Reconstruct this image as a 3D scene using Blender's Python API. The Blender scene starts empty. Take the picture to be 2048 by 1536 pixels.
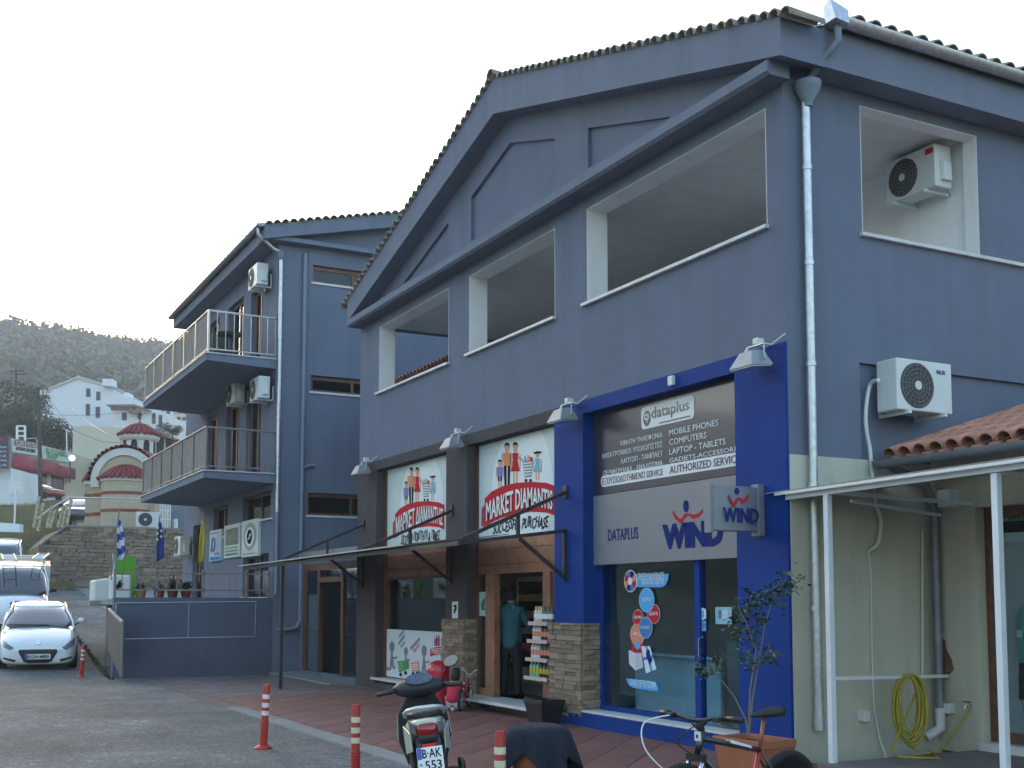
import bpy, bmesh, math, random
from math import sin, cos, pi, radians, sqrt, atan2
from mathutils import Vector as V, Matrix, noise
random.seed(7)
S = bpy.context.scene
COL = S.collection

# ------------------------------------------------------------------ camera, sky, sun, exposure
FOC, PCY, YAW, PIT = 2339.4, 1017.68, 0.484605, 0.0787412      # measured on the photograph, 2048 px wide
FW = V((-cos(YAW)*cos(PIT), sin(YAW)*cos(PIT), sin(PIT)))
RT = V((sin(YAW), cos(YAW), 0)); UP = RT.cross(FW)
CAM = V((9.51, -8.32, 1.70))
FWH = V((-cos(YAW), sin(YAW), 0))
cd = bpy.data.cameras.new('camera'); cam = bpy.data.objects.new('camera', cd); COL.objects.link(cam)
cd.sensor_width = 36; cd.lens = 36*FOC/2048; cd.shift_y = (PCY-768)/2048
cd.clip_start = .1; cd.clip_end = 4000
m = Matrix((RT, UP, -FW)).transposed().to_4x4(); m.translation = CAM; cam.matrix_world = m
S.camera = cam
S.render.resolution_x, S.render.resolution_y = 1024, 768
S.view_settings.view_transform = 'Standard'; S.view_settings.look = 'None'
S.view_settings.gamma = 1; S.view_settings.use_curve_mapping = False
S.view_settings.exposure = 2.8
# evening: the sun is low behind the wooded ridge, ahead and to the left of the camera
SUN_EL = radians(7)
sd = (FWH*cos(radians(25)) - RT*sin(radians(25))).normalized()   # ground direction to the sun
world = bpy.data.worlds.new('World'); S.world = world; world.use_nodes = True
nt = world.node_tree; bg = nt.nodes['Background']
sky = nt.nodes.new('ShaderNodeTexSky'); sky.sky_type = 'NISHITA'; sky.sun_disc = False
sky.sun_elevation = SUN_EL; sky.sun_rotation = atan2(sd.x, sd.y); sky.air_density = 1.0; sky.dust_density = 2.5; sky.ozone_density = 1.5
nt.links.new(sky.outputs[0], bg.inputs[0]); bg.inputs[1].default_value = 0.15
sl = bpy.data.lights.new('sun', 'SUN'); sl.energy = 0.6; sl.angle = radians(12); sl.color = (1, .87, .7)
so = bpy.data.objects.new('sun', sl); COL.objects.link(so)
sv = V((sd.x*cos(SUN_EL), sd.y*cos(SUN_EL), sin(SUN_EL)))
so.rotation_euler = sv.to_track_quat('Z', 'Y').to_euler(); so.location = (0, 0, 60)

def ray(px, py): return FW + RT*((px-1024)/FOC) - UP*((py-PCY)/FOC)
def on(px, py, axis, val):                     # the point of a pixel's ray on the plane axis = val
    d = ray(px, py); return CAM + d*((val-CAM[axis])/d[axis])
def at(px, py, u):                             # ... at ground distance u in front of the camera
    d = ray(px, py); return CAM + d*(u/d.dot(FWH))
def proj(P):
    v = V(P)-CAM; z = v.dot(FW); return (1024+FOC*v.dot(RT)/z, PCY-FOC*v.dot(UP)/z)

# ------------------------------------------------------------------ helpers
class MB:
    """collects geometry in world coordinates for ONE mesh object"""
    def __init__(s): s.v = []; s.f = []; s.m = []; s.k = 0
    def face(s, idx): s.f.append(tuple(idx)); s.m.append(s.k)
    def quad(s, *p):
        n = len(s.v); s.v += [V(q) for q in p]; s.face(range(n, n+len(p))); return s
    def hexa(s, p):                            # 8 points: bottom 4 ccw, top 4 ccw
        n = len(s.v); s.v += [V(q) for q in p]
        for f in ((0,3,2,1),(4,5,6,7),(0,1,5,4),(1,2,6,5),(2,3,7,6),(3,0,4,7)): s.face([n+i for i in f])
        return s
    def box(s, x0, x1, y0, y1, z0, z1):
        return s.hexa([(x0,y0,z0),(x1,y0,z0),(x1,y1,z0),(x0,y1,z0),(x0,y0,z1),(x1,y0,z1),(x1,y1,z1),(x0,y1,z1)])
    def cbox(s, c, d, M=None):
        c = V(c); a = [V((i*d[0]/2, j*d[1]/2, k*d[2]/2)) for k in (-1,1) for i, j in ((-1,-1),(1,-1),(1,1),(-1,1))]
        return s.hexa([c+(M@q if M else q) for q in a])
    def bar(s, p, q, w, h=None, up=(0,0,1)):   # rectangular bar from p to q
        p, q = V(p), V(q); h = h or w; t = (q-p).normalized(); a = t.cross(V(up))
        if a.length < 1e-4: a = t.cross(V((1,0,0)))
        a.normalize(); b = a.cross(t)*(h/2); a = a*(w/2)
        return s.hexa([p-a-b, p+a-b, q+a-b, q-a-b, p-a+b, p+a+b, q+a+b, q-a+b])
    def tube(s, pts, r, n=10, closed=False):
        pts = [V(p) for p in pts]; N = len(pts); R = r if isinstance(r, (list, tuple)) else [r]*N
        t0 = None; rings = []
        for i, p in enumerate(pts):
            if closed: t = (pts[(i+1) % N]-pts[i-1]).normalized()
            else: t = (pts[min(i+1, N-1)]-pts[max(i-1, 0)]).normalized()
            if t0 is None:
                a = t.cross(V((0,0,1)));  a = a if a.length > .05 else t.cross(V((1,0,0)))
                a.normalize()
            else:
                a = (a-t*a.dot(t)); a.normalize()
            t0 = t; b = t.cross(a); k = len(s.v)
            s.v += [p+a*(R[i]*cos(2*pi*j/n))+b*(R[i]*sin(2*pi*j/n)) for j in range(n)]; rings.append(k)
        for i in range(N if closed else N-1):
            k, l = rings[i], rings[(i+1) % N]
            for j in range(n): s.face((k+j, k+(j+1) % n, l+(j+1) % n, l+j))
        if not closed:
            s.face([rings[0]+j for j in range(n)][::-1]); s.face([rings[-1]+j for j in range(n)])
        return s
    def loft(s, rings, cap=True, close=True):
        k0 = len(s.v); n = len(rings[0])
        for r in rings: s.v += [V(p) for p in r]
        for i in range(len(rings)-1):
            for j in range(n if close else n-1):
                a, b = k0+i*n+j, k0+i*n+(j+1) % n; s.face((a, b, b+n, a+n))
        if cap:
            s.face([k0+j for j in range(n)][::-1]); s.face([k0+(len(rings)-1)*n+j for j in range(n)])
        return s
    def poly(s, pts, d):                        # planar outline pushed along d
        d = V(d); return s.loft([pts, [V(p)+d for p in pts]])
    def lathe(s, c, prof, n=20, a0=0, a1=2*pi, ax=None):
        c = V(c); full = abs(a1-a0-2*pi) < 1e-6; k = n if full else n+1
        X, Y, Z = ax or (V((1,0,0)), V((0,1,0)), V((0,0,1)))
        rings = [[c+X*(r*cos(a0+(a1-a0)*j/n))+Y*(r*sin(a0+(a1-a0)*j/n))+Z*z for j in range(k)] for r, z in prof]
        return s.loft(rings, cap=full, close=full)
    def ball(s, c, r, n=12, m=8, sc=(1,1,1), M=None):
        rings = []
        for i in range(m+1):
            t = pi*i/m - pi/2; rr = max(cos(t), .02)
            ring = [V((r*sc[0]*rr*cos(2*pi*j/n), r*sc[1]*rr*sin(2*pi*j/n), r*sc[2]*sin(t))) for j in range(n)]
            rings.append([V(c)+(M@q if M else q) for q in ring])
        return s.loft(rings)
    def xf(s, M):
        s.v = [M@p for p in s.v]; return s
    def add(s, o):
        n = len(s.v); s.v += o.v; s.f += [tuple(i+n for i in f) for f in o.f]; s.m += [s.k]*len(o.f); return s
    def mesh(s, name, off=None):
        me = bpy.data.meshes.new(name); o = off or V((0,0,0))
        me.from_pydata([tuple(p-o) for p in s.v], [], s.f); me.polygons.foreach_set('material_index', s.m); me.update()
        return me
    def build(s, name, mats, parent=None, smooth=False, bev=0, local=False, sub=0):
        off = V((0,0,0)) if local else origin(parent)
        me = s.mesh(name, off)
        bm = bmesh.new(); bm.from_mesh(me); bmesh.ops.recalc_face_normals(bm, faces=bm.faces); bm.to_mesh(me); bm.free()
        for q in (mats if isinstance(mats, (list, tuple)) else [mats]): me.materials.append(q)
        o = bpy.data.objects.new(name, me); COL.objects.link(o); o.parent = parent
        if bev:
            b = o.modifiers.new('bevel', 'BEVEL'); b.width = bev; b.segments = 2; b.limit_method = 'ANGLE'
        if sub:
            b = o.modifiers.new('sub', 'SUBSURF'); b.levels = sub; b.render_levels = sub
        if smooth:
            for p in me.polygons: p.use_smooth = True
            if smooth != 'all': me.set_sharp_from_angle(angle=radians(40))
        return o

def origin(o):
    p = V((0,0,0))
    while o is not None: p += o.location; o = o.parent
    return p
def tag(o, label=None, cat=None, group=None, kind=None):
    if label: o['label'] = label
    if cat: o['category'] = cat
    if group: o['group'] = group
    if kind: o['kind'] = kind
    return o
def thing(name, label, cat, loc=(0,0,0), group=None, rz=0):
    o = bpy.data.objects.new(name, None); o.empty_display_size = .2; COL.objects.link(o)
    o.location = loc; o.rotation_euler = (0, 0, rz); return tag(o, label, cat, group)
def share(name, me, parent, loc, rot=None, scale=None):          # one more object on shared mesh data
    o = bpy.data.objects.new(name, me); COL.objects.link(o); o.parent = parent
    o.location = V(loc)-origin(parent)
    if rot: o.rotation_euler = rot
    if scale: o.scale = scale
    return o
def copy_tree(o, parent=None):
    c = o.copy(); COL.objects.link(c); c.parent = parent
    for ch in list(o.children): copy_tree(ch, c)
    return c

def smooth_path(P, n=6):
    P = [V(p) for p in P]; out = []
    for i in range(len(P)-1):
        a, b, c, d = P[max(i-1,0)], P[i], P[i+1], P[min(i+2,len(P)-1)]
        for k in range(n):
            t = k/n; out.append(.5*((2*b)+(c-a)*t+(2*a-5*b+4*c-d)*t*t+(3*b-a-3*c+d)*t**3))
    return out+[P[-1]]
_tc = {}
def text_pts(s, bold=0.0):
    k = (s, bold)
    if k not in _tc:
        cu = bpy.data.curves.new('t', 'FONT'); cu.body = s; cu.size = 1; cu.extrude = .5; cu.offset = bold; cu.resolution_u = 2
        ob = bpy.data.objects.new('t', cu); COL.objects.link(ob)
        me = ob.evaluated_get(bpy.context.evaluated_depsgraph_get()).to_mesh()
        vs = [tuple(q.co) for q in me.vertices]; fs = [tuple(p.vertices) for p in me.polygons]
        ob.to_mesh_clear(); bpy.data.objects.remove(ob); bpy.data.curves.remove(cu)
        x0 = min(v[0] for v in vs); x1 = max(v[0] for v in vs); y0 = min(v[1] for v in vs); y1 = max(v[1] for v in vs)
        _tc[k] = ([((v[0]-x0)/(x1-x0), (v[1]-y0)/(y1-y0), v[2]) for v in vs], fs, (x1-x0)/(y1-y0))
    return _tc[k]
def text(s, O, w, h, mt, parent, X=(1,0,0), U=(0,0,1), N=(0,-1,0), off=.004, ext=.003, bold=0.0, fn=None, name='lettering', align=0, mb=None):
    """flat raised lettering; O = lower left (align 0), middle (.5) or right (1) of its box"""
    vs, fs, asp = text_pts(s, bold); X, U, N, O = V(X), V(U), V(N), V(O)
    w = w or h*asp
    b = mb or MB(); n = len(b.v)
    for a, c, z in vs:
        x, y = (fn(a, c) if fn else (a*w-align*w, c*h))
        b.v.append(O+X*x+U*y+N*(off+ext*(z+.5)))
    for f in fs: b.face([n+i for i in f])
    return b if mb else b.build(name, mt, parent)
def disc(c, rx, ry, X=(1,0,0), U=(0,0,1), n=28, a0=0, a1=2*pi):
    X, U, c = V(X), V(U), V(c)
    return [c+X*(rx*cos(a0+(a1-a0)*i/n))+U*(ry*sin(a0+(a1-a0)*i/n)) for i in range(n)]
def rrect(c, w, h, r, X=(1,0,0), U=(0,0,1), n=5):
    X, U, c = V(X), V(U), V(c); out = []
    for sx, sy, a in ((1,1,0),(-1,1,pi/2),(-1,-1,pi),(1,-1,1.5*pi)):
        for i in range(n+1):
            t = a+pi/2*i/n; out.append(c+X*(sx*(w/2-r)+r*cos(t))+U*(sy*(h/2-r)+r*sin(t)))
    return out
def clip(poly, x0, x1, y0, y1):
    def cut(P, f):
        out = []
        for i in range(len(P)):
            a, b = P[i-1], P[i]; fa, fb = f(a), f(b)
            if (fa < 0) != (fb < 0): t = fa/(fa-fb); out.append((a[0]+(b[0]-a[0])*t, a[1]+(b[1]-a[1])*t))
            if fb >= 0: out.append(b)
        return out
    for f in (lambda p: p[0]-x0, lambda p: x1-p[0], lambda p: p[1]-y0, lambda p: y1-p[1]):
        if poly: poly = cut(poly, f)
    return poly

# ------------------------------------------------------------------ materials (all procedural)
MAT = {}
def M(name, col, rough=.6, metal=0.0, var=.12, scale=3.0, bump=0.0, bscale=40.0, streak=0.0, spec=.5, emit=0.0, coat=0.0, dark=None, rnd=0.0):
    if name in MAT: return MAT[name]
    mt = bpy.data.materials.new(name); mt.use_nodes = True; n = mt.node_tree; L = n.links.new
    p = n.nodes['Principled BSDF']; p.inputs['Roughness'].default_value = rough; p.inputs['Metallic'].default_value = metal
    p.inputs['Specular IOR Level'].default_value = spec; p.inputs['Coat Weight'].default_value = coat; p.inputs['Coat Roughness'].default_value = .06
    tc = n.nodes.new('ShaderNodeTexCoord'); src = tc.outputs['Object']
    nz = n.nodes.new('ShaderNodeTexNoise'); nz.inputs['Scale'].default_value = scale; nz.inputs['Detail'].default_value = 6; nz.inputs['Roughness'].default_value = .65
    L(src, nz.inputs['Vector'])
    rp = n.nodes.new('ShaderNodeMapRange'); rp.inputs[1].default_value = .3; rp.inputs[2].default_value = .7; L(nz.outputs['Fac'], rp.inputs[0])
    mx = n.nodes.new('ShaderNodeMix'); mx.data_type = 'RGBA'
    lo = dark or [c*(1-var) for c in col]
    mx.inputs[6].default_value = (*lo, 1); mx.inputs[7].default_value = (*[min(c*(1+var), 1) for c in col], 1)
    L(rp.outputs[0], mx.inputs[0]); out = mx.outputs[2]
    if streak:
        mp = n.nodes.new('ShaderNodeMapping'); mp.inputs['Scale'].default_value = (2.2, 2.2, .12); L(src, mp.inputs[0])
        n2 = n.nodes.new('ShaderNodeTexNoise'); n2.inputs['Scale'].default_value = 1.6; n2.inputs['Detail'].default_value = 5; L(mp.outputs[0], n2.inputs['Vector'])
        r2 = n.nodes.new('ShaderNodeMapRange'); r2.inputs[1].default_value = .45; r2.inputs[2].default_value = .75; r2.inputs[3].default_value = 1; r2.inputs[4].default_value = 1-streak
        L(n2.outputs['Fac'], r2.inputs[0])
        m2 = n.nodes.new('ShaderNodeMix'); m2.data_type = 'RGBA'; m2.blend_type = 'MULTIPLY'; m2.inputs[0].default_value = 1
        L(out, m2.inputs[6]); L(r2.outputs[0], m2.inputs[7]); out = m2.outputs[2]
    if rnd:
        oi = n.nodes.new('ShaderNodeObjectInfo'); r3 = n.nodes.new('ShaderNodeMapRange'); r3.inputs[3].default_value = 1-rnd; r3.inputs[4].default_value = 1+rnd
        L(oi.outputs['Random'], r3.inputs[0]); m3 = n.nodes.new('ShaderNodeMix'); m3.data_type = 'RGBA'; m3.blend_type = 'MULTIPLY'; m3.inputs[0].default_value = 1
        L(out, m3.inputs[6]); L(r3.outputs[0], m3.inputs[7]); out = m3.outputs[2]
    L(out, p.inputs['Base Color'])
    if bump:
        b = n.nodes.new('ShaderNodeBump'); b.inputs['Strength'].default_value = bump; b.inputs['Distance'].default_value = .02
        n3 = n.nodes.new('ShaderNodeTexNoise'); n3.inputs['Scale'].default_value = bscale; n3.inputs['Detail'].default_value = 4
        L(src, n3.inputs['Vector']); L(n3.outputs['Fac'], b.inputs['Height']); L(b.outputs[0], p.inputs['Normal'])
    if emit:
        p.inputs['Emission Color'].default_value = (*col, 1); p.inputs['Emission Strength'].default_value = emit
    MAT[name] = mt; return mt
def glass(name, tint=(.8,.85,.87), rough=.02, ior=1.5):
    mt = bpy.data.materials.new(name); mt.use_nodes = True; n = mt.node_tree; L = n.links.new; n.nodes.remove(n.nodes['Principled BSDF'])
    t = n.nodes.new('ShaderNodeBsdfTransparent'); t.inputs[0].default_value = (*tint, 1)
    g = n.nodes.new('ShaderNodeBsdfGlossy'); g.inputs['Roughness'].default_value = rough
    fr = n.nodes.new('ShaderNodeFresnel'); ge = n.nodes.new('ShaderNodeNewGeometry'); mr = n.nodes.new('ShaderNodeMapRange'); mr.inputs[3].default_value = ior; mr.inputs[4].default_value = 1/ior; L(ge.outputs['Backfacing'], mr.inputs[0]); L(mr.outputs[0], fr.inputs[0])   # air to glass on both faces of a thin pane
    tc = n.nodes.new('ShaderNodeTexCoord'); nz = n.nodes.new('ShaderNodeTexNoise'); nz.inputs['Scale'].default_value = .6; L(tc.outputs['Object'], nz.inputs['Vector'])
    b = n.nodes.new('ShaderNodeBump'); b.inputs['Strength'].default_value = .04; b.inputs['Distance'].default_value = .05; L(nz.outputs['Fac'], b.inputs['Height']); L(b.outputs[0], g.inputs['Normal'])
    mx = n.nodes.new('ShaderNodeMixShader'); L(fr.outputs[0], mx.inputs[0]); L(t.outputs[0], mx.inputs[1]); L(g.outputs[0], mx.inputs[2])
    L(mx.outputs[0], n.nodes['Material Output'].inputs[0]); MAT[name] = mt; return mt
def brickmat(name, c1, c2, mortar, bw, bh, ms, rough=.85):
    mt = M(name, c1, rough, bump=.3); n = mt.node_tree; L = n.links.new
    tc = n.nodes['Texture Coordinate']; bt = n.nodes.new('ShaderNodeTexBrick'); bt.inputs['Color1'].default_value = (*c1,1); bt.inputs['Color2'].default_value = (*c2,1)
    bt.inputs['Mortar'].default_value = (*mortar,1); bt.inputs['Scale'].default_value = 1; bt.inputs['Brick Width'].default_value = bw; bt.inputs['Row Height'].default_value = bh; bt.inputs['Mortar Size'].default_value = ms
    sp = n.nodes.new('ShaderNodeSeparateXYZ'); cb = n.nodes.new('ShaderNodeCombineXYZ'); ad = n.nodes.new('ShaderNodeMath'); L(tc.outputs['Object'], sp.inputs[0]); L(sp.outputs[0], ad.inputs[0]); L(sp.outputs[1], ad.inputs[1])
    L(ad.outputs[0], cb.inputs[0]); L(sp.outputs[2], cb.inputs[1]); L(cb.outputs[0], bt.inputs['Vector'])
    L(bt.outputs['Color'], n.nodes['Principled BSDF'].inputs['Base Color']); return mt

WALL = M('blue_grey_stucco', (.152,.172,.230), .9, spec=.2, var=.07, scale=1.2, bump=.35, bscale=160, streak=.10)
WALLD = M('blue_grey_trim', (.172,.192,.250), .9, spec=.2, var=.07, scale=1.5, bump=.25, bscale=150, streak=.12)
BLUE = M('cobalt_paint', (.006,.040,.22), .7, spec=.15, var=.10, scale=1.5, bump=.3, bscale=160, streak=.12)
BROWN = M('dark_brown_stucco', (.080,.070,.072), .9, spec=.2, var=.10, scale=1.5, bump=.35, bscale=160, streak=.1)
CREAM = M('cream_stucco', (.54,.51,.41), .9, spec=.2, var=.08, scale=1.0, bump=.35, bscale=150, streak=.16)
WHITE = M('white_paint', (.78,.79,.80), .6, var=.04, scale=2, bump=.1, bscale=120, streak=.06)
WHITEW = M('white_plaster', (.87,.86,.85), .8, var=.05, scale=1.5, bump=.3, bscale=120, streak=.08)
INNER = M('loggia_plaster', (.72,.70,.69), .85, var=.08, bump=.2, bscale=100)
MARBLE = M('pale_marble', (.55,.55,.54), .45, var=.15, scale=6, bump=.05)
WOOD = M('brown_timber', (.26,.115,.06), .45, var=.35, scale=9, bump=.1, bscale=60)
WOODD = M('dark_timber', (.13,.055,.03), .5, var=.3, scale=9, bump=.1, bscale=60)
STEEL = M('galvanised_steel', (.52,.54,.56), .38, .75, var=.2, scale=14, bump=.05)
PAINTP = M('grey_painted_pipe', (.17,.20,.25), .5, .1, var=.1)
DKST = M('dark_steel', (.045,.038,.038), .5, .3, var=.2, bump=.05)
WST = M('white_steel', (.70,.72,.74), .4, var=.06, streak=.1)
TAUPE = M('taupe_steel', (.21,.185,.17), .5, .2, var=.1)
BRASS = M('pale_rail', (.5,.47,.42), .35, .5, var=.1)
TERRA = M('old_roof_tile', (.33,.27,.225), .85, var=.3, scale=5, bump=.4, rnd=.2)
REDT = M('red_roof_tile', (.42,.19,.12), .8, var=.3, scale=6, bump=.3, rnd=.18)
CHRED = M('church_red_tile', (.23,.045,.045), .75, var=.25, scale=5, bump=.2, rnd=.1)
STONE = [M('ledger_stone_%d' % i, c, .9, var=.3, scale=9, bump=.8, bscale=35) for i, c in enumerate(((.37,.27,.19),(.30,.22,.155),(.43,.32,.23),(.26,.19,.14)))]
MORT = M('stone_mortar', (.17,.13,.10), .95, var=.2, bump=.5)
ACW = M('unit_white', (.62,.64,.62), .45, var=.04, streak=.05)
BLACK = M('black_plastic', (.014,.014,.016), .42, var=.2, bump=.1, bscale=90)
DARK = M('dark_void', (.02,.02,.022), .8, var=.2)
RUBBER = M('tyre_rubber', (.016,.016,.016), .85, var=.2, bump=.3, bscale=80)
CHROME = M('chrome', (.75,.76,.78), .12, 1.0, var=.03)
ALU = M('brushed_aluminium', (.56,.58,.60), .35, .6, var=.05, scale=20)
SILVER = M('silver_sign_face', (.20,.205,.222), .5, .15, var=.04)
NAVY = M('navy_print', (.012,.026,.15), .8, var=.03, spec=.1)
RED = M('red_print', (.50,.022,.035), .8, var=.03, spec=.1)
INK = M('black_print', (.014,.014,.016), .8, var=.03, spec=.1)
PRINTW = M('white_print', (.68,.72,.72), .5, var=.03)
SIGNW = M('sign_white_face', (.52,.60,.59), .35, var=.03, coat=.2)
PALEP = M('sign_pale_circle', (.66,.72,.74), .35, var=.02, coat=.2)
SKINP = M('print_skin', (.60,.27,.16), .5, var=.02); ORANGEP = M('print_orange', (.62,.20,.06), .5, var=.02)
BLUEP = M('print_blue', (.10,.14,.42), .5, var=.02); TEALP = M('print_teal', (.10,.36,.42), .5, var=.02); CYANP = M('print_cyan', (.06,.35,.70), .5, var=.03)
GREENP = M('print_green', (.05,.26,.06), .5, var=.05); GREYP = M('print_grey', (.20,.19,.21), .5, var=.15); PEACHP = M('print_peach', (.70,.22,.13), .5, var=.05)
GLASS = glass('shop_glass', (.86,.93,.95)); GLASSD = glass('window_glass', (.35,.38,.4))
BOLR = M('bollard_red', (.42,.035,.022), .5, var=.2, scale=10, bump=.1); REFL = M('reflective_cream', (.66,.62,.42), .4, var=.12, scale=20)
REFW = M('reflective_white', (.72,.66,.62), .4, var=.12, scale=20)
# ------------------------------------------------------------------ the setting: terrain, road, forecourt
ASPH = M('worn_concrete_road', (.33,.325,.31), .9, var=.22, scale=1.1, bump=.9, bscale=18)
def _road():                                    # patches, fine aggregate and tyre-dark areas on the road
    n = ASPH.node_tree; L = n.links.new; tc = n.nodes['Texture Coordinate']; p = n.nodes['Principled BSDF']
    src = p.inputs['Base Color'].links[0].from_socket
    for sc, lo, hi, v in ((60, .38, .62, .55), (20, .40, .62, .62), (.33, .45, .62, .72), (6, .50, .72, .72), (1.6, .5, .7, .82)):
        z = n.nodes.new('ShaderNodeTexNoise'); z.inputs['Scale'].default_value = sc; z.inputs['Detail'].default_value = 5; L(tc.outputs['Object'], z.inputs['Vector'])
        r = n.nodes.new('ShaderNodeMapRange'); r.inputs[1].default_value = lo; r.inputs[2].default_value = hi; r.inputs[3].default_value = v; r.inputs[4].default_value = 1.08; L(z.outputs['Fac'], r.inputs[0])
        m2 = n.nodes.new('ShaderNodeMix'); m2.data_type = 'RGBA'; m2.blend_type = 'MULTIPLY'; m2.inputs[0].default_value = 1
        L(src, m2.inputs[6]); L(r.outputs[0], m2.inputs[7]); src = m2.outputs[2]
    L(src, p.inputs['Base Color'])
_road()
CONC = M('edge_concrete', (.24,.235,.225), .9, var=.2, scale=2.5, bump=.5, bscale=60)
DRY = M('dry_ground', (.13,.115,.07), .95, var=.35, scale=.25, bump=.5, bscale=8)
TILE = M('red_floor_tile', (.175,.075,.062), .6, var=.25, scale=2.2, bump=.15, bscale=40, rnd=.13)
TILED = M('worn_floor_tile', (.165,.125,.118), .7, var=.25, scale=1.8, bump=.15, bscale=40, rnd=.12)
GROUT = M('floor_grout', (.16,.115,.10), .9, var=.2)

GX = [(900,0), (-18,0), (-21,.18), (-40,2.15), (-47,4.3), (-75,7.9), (-95,9.9), (-120,14), (-200,26), (-330,60), (-460,97), (-560,104), (-900,60)]
def gz(x, y=0):
    for (a, za), (b, zb) in zip(GX, GX[1:]):
        if x >= b:
            t = max(0, (a-x)/(a-b)); z = za+(zb-za)*t; break
    else: z = GX[-1][1]
    if x < -60: z += noise.noise(V((x*.012, y*.012, 0)))*6*min(1, (-60-x)/200)
    return z
b = MB(); xs = [600,400,250,160,80,60,30,10,0,-6,-12,-18,-19,-20,-21,-24,-28,-32,-36,-40,-41.5,-43,-45,-47,-52,-58,-66,-75]+[-75-12*i for i in range(1, 70)]
ys = [-500,-350,-250,-180]+[-130+10*i for i in range(12)]+[-8,-4,-1,2,6]+[10+12*i for i in range(16)]+[230,300,400,520]
for x in xs: b.v += [V((x, y, gz(x, y)-.012)) for y in ys]
n = len(ys)
for i in range(len(xs)-1):
    for j in range(n-1): b.face((i*n+j, i*n+j+1, (i+1)*n+j+1, (i+1)*n+j))
tag(b.build('ground', DRY, None, smooth='all'), kind='structure')
# road: wide in front of the shops, climbing past the parked cars to the retaining wall
b = MB(); xs = [34+0*i for i in range(1)]+[26,18,10,4,-2,-8,-14,-18,-19,-20,-21,-24,-28,-32,-36,-40.2]
def redge(x): return 6.0 if x > -17.6 else -3.9 if x > -21 else -1.8
rows = []
for x in xs: rows.append([V((x, -22+i*(redge(x)+22)/14, gz(x)+.004)) for i in range(15)])
b.loft(rows, cap=False, close=False)
tag(b.build('road', ASPH, None, smooth='all'), kind='structure')
# side yard level between low wall and retaining wall
b = MB()
rows = [[V((x, y, gz(x)+.008)) for y in (-1.85, 4, 14)] for x in (-28,-32,-36,-40.2)]
b.loft(rows, cap=False, close=False); tag(b.build('yard', CONC, None), kind='structure')

# forecourt: a bed with tiles laid on the diagonal, each one a piece
X0, X1, Y0, Y1 = -16.9, .55, -3.3, .25
b = MB().box(X0-.0, X1, Y0-.28, Y1, -.1, .012); fc = b.build('forecourt', GROUT, None); tag(fc, kind='structure')
b = MB().box(-9.2, X1+.6, Y0-.30, Y0-.02, -.1, .022); b.build('edge_strip', CONC, fc)
tl = .46; random.seed(3); cand = []
for i in range(-60, 60):
    for j in range(-60, 60):
        cx, cy_ = (i-j)*tl*.7071, (i+j)*tl*.7071
        h = tl*.7071-.007
        P = clip([(cx-h, cy_), (cx, cy_-h), (cx+h, cy_), (cx, cy_+h)], X0+.02, X1-.02, Y0, Y1-.02)
        if len(P) >= 3:
            ar = abs(sum(P[k-1][0]*P[k][1]-P[k][0]*P[k-1][1] for k in range(len(P))))/2
            if ar > .008: cand.append(((V((cx, cy_, 0))-CAM).length/sqrt(ar), P, cx, cy_))
cand.sort(key=lambda c: c[0]); cache = {}
rest = MB()
for k, (d, P, cx, cy_) in enumerate(cand):
    z = .020+random.uniform(-.0015, .0015); mt = TILED if cx < -11.4+noise.noise(V((cx, cy_, 5)))*1.2 else TILE
    if k < 300:
        key = (tuple((round(p[0]-cx, 3), round(p[1]-cy_, 3)) for p in P), mt.name)
        if key not in cache:
            q = MB().poly([(p[0]-cx, p[1]-cy_, -.008) for p in P], (0,0,.008)); me = q.mesh('floor_tile'); me.materials.append(mt); cache[key] = me
        share('floor_tile', cache[key], fc, (cx, cy_, z), rot=(random.uniform(-.003,.003), random.uniform(-.003,.003), 0))
    else: rest.k = 1 if mt is TILED else 0; rest.poly([(p[0], p[1], z-.008) for p in P], (0,0,.008))
if rest.v: tag(rest.build('floor_tile', [TILE, TILED], fc), kind='stuff')
b = MB().box(-17.4, -13.05, -.55, .2, -.05, .055); b.build('door_apron', CONC, fc)
b = MB().box(X1, 12, -.2, 6, -.1, .10); tag(b.build('porch_floor', M('porch_paving', (.17,.14,.125), .8, var=.2, scale=3, bump=.3), None), kind='structure')

# wooded ridge on the skyline, across which the sun has just gone
random.seed(11)
def tri_leafball(b, c, r, h, n=26):
    for _ in range(n):
        t = random.uniform(0, 2*pi); u = random.uniform(-.35, 1); rr = sqrt(max(0, 1-u*u))
        d = V((cos(t)*rr*r, sin(t)*rr*r, u*h)); p = c+d*random.uniform(.75, 1.08)
        a = V((random.uniform(-1,1), random.uniform(-1,1), random.uniform(-.6,.6))).normalized()*r*.2; e = d.cross(a).normalized()*r*.2 if d.length > 0 else a
        b.quad(p-a, p-e*.8, p+a, p+e*.9+d*.1)
PINE = M('hazed_pine_foliage', (.115,.13,.08), .9, var=.4, scale=.05)  # foliage lightened, putting distance haze into the colour
b = MB()
for _ in range(6500):
    px = random.uniform(-900, 420); u = random.uniform(285, 540); P = CAM+FWH*u+RT*((px-1024)/FOC*u)
    P.z = gz(P.x, P.y); r = random.uniform(2.6, 5.2)
    tri_leafball(b, P+V((0,0,r*.7)), r, r*1.25, 38)
tag(b.build('forest', PINE, None), 'dense dark pine wood covering the ridge behind the village', 'forest', kind='stuff')
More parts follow.
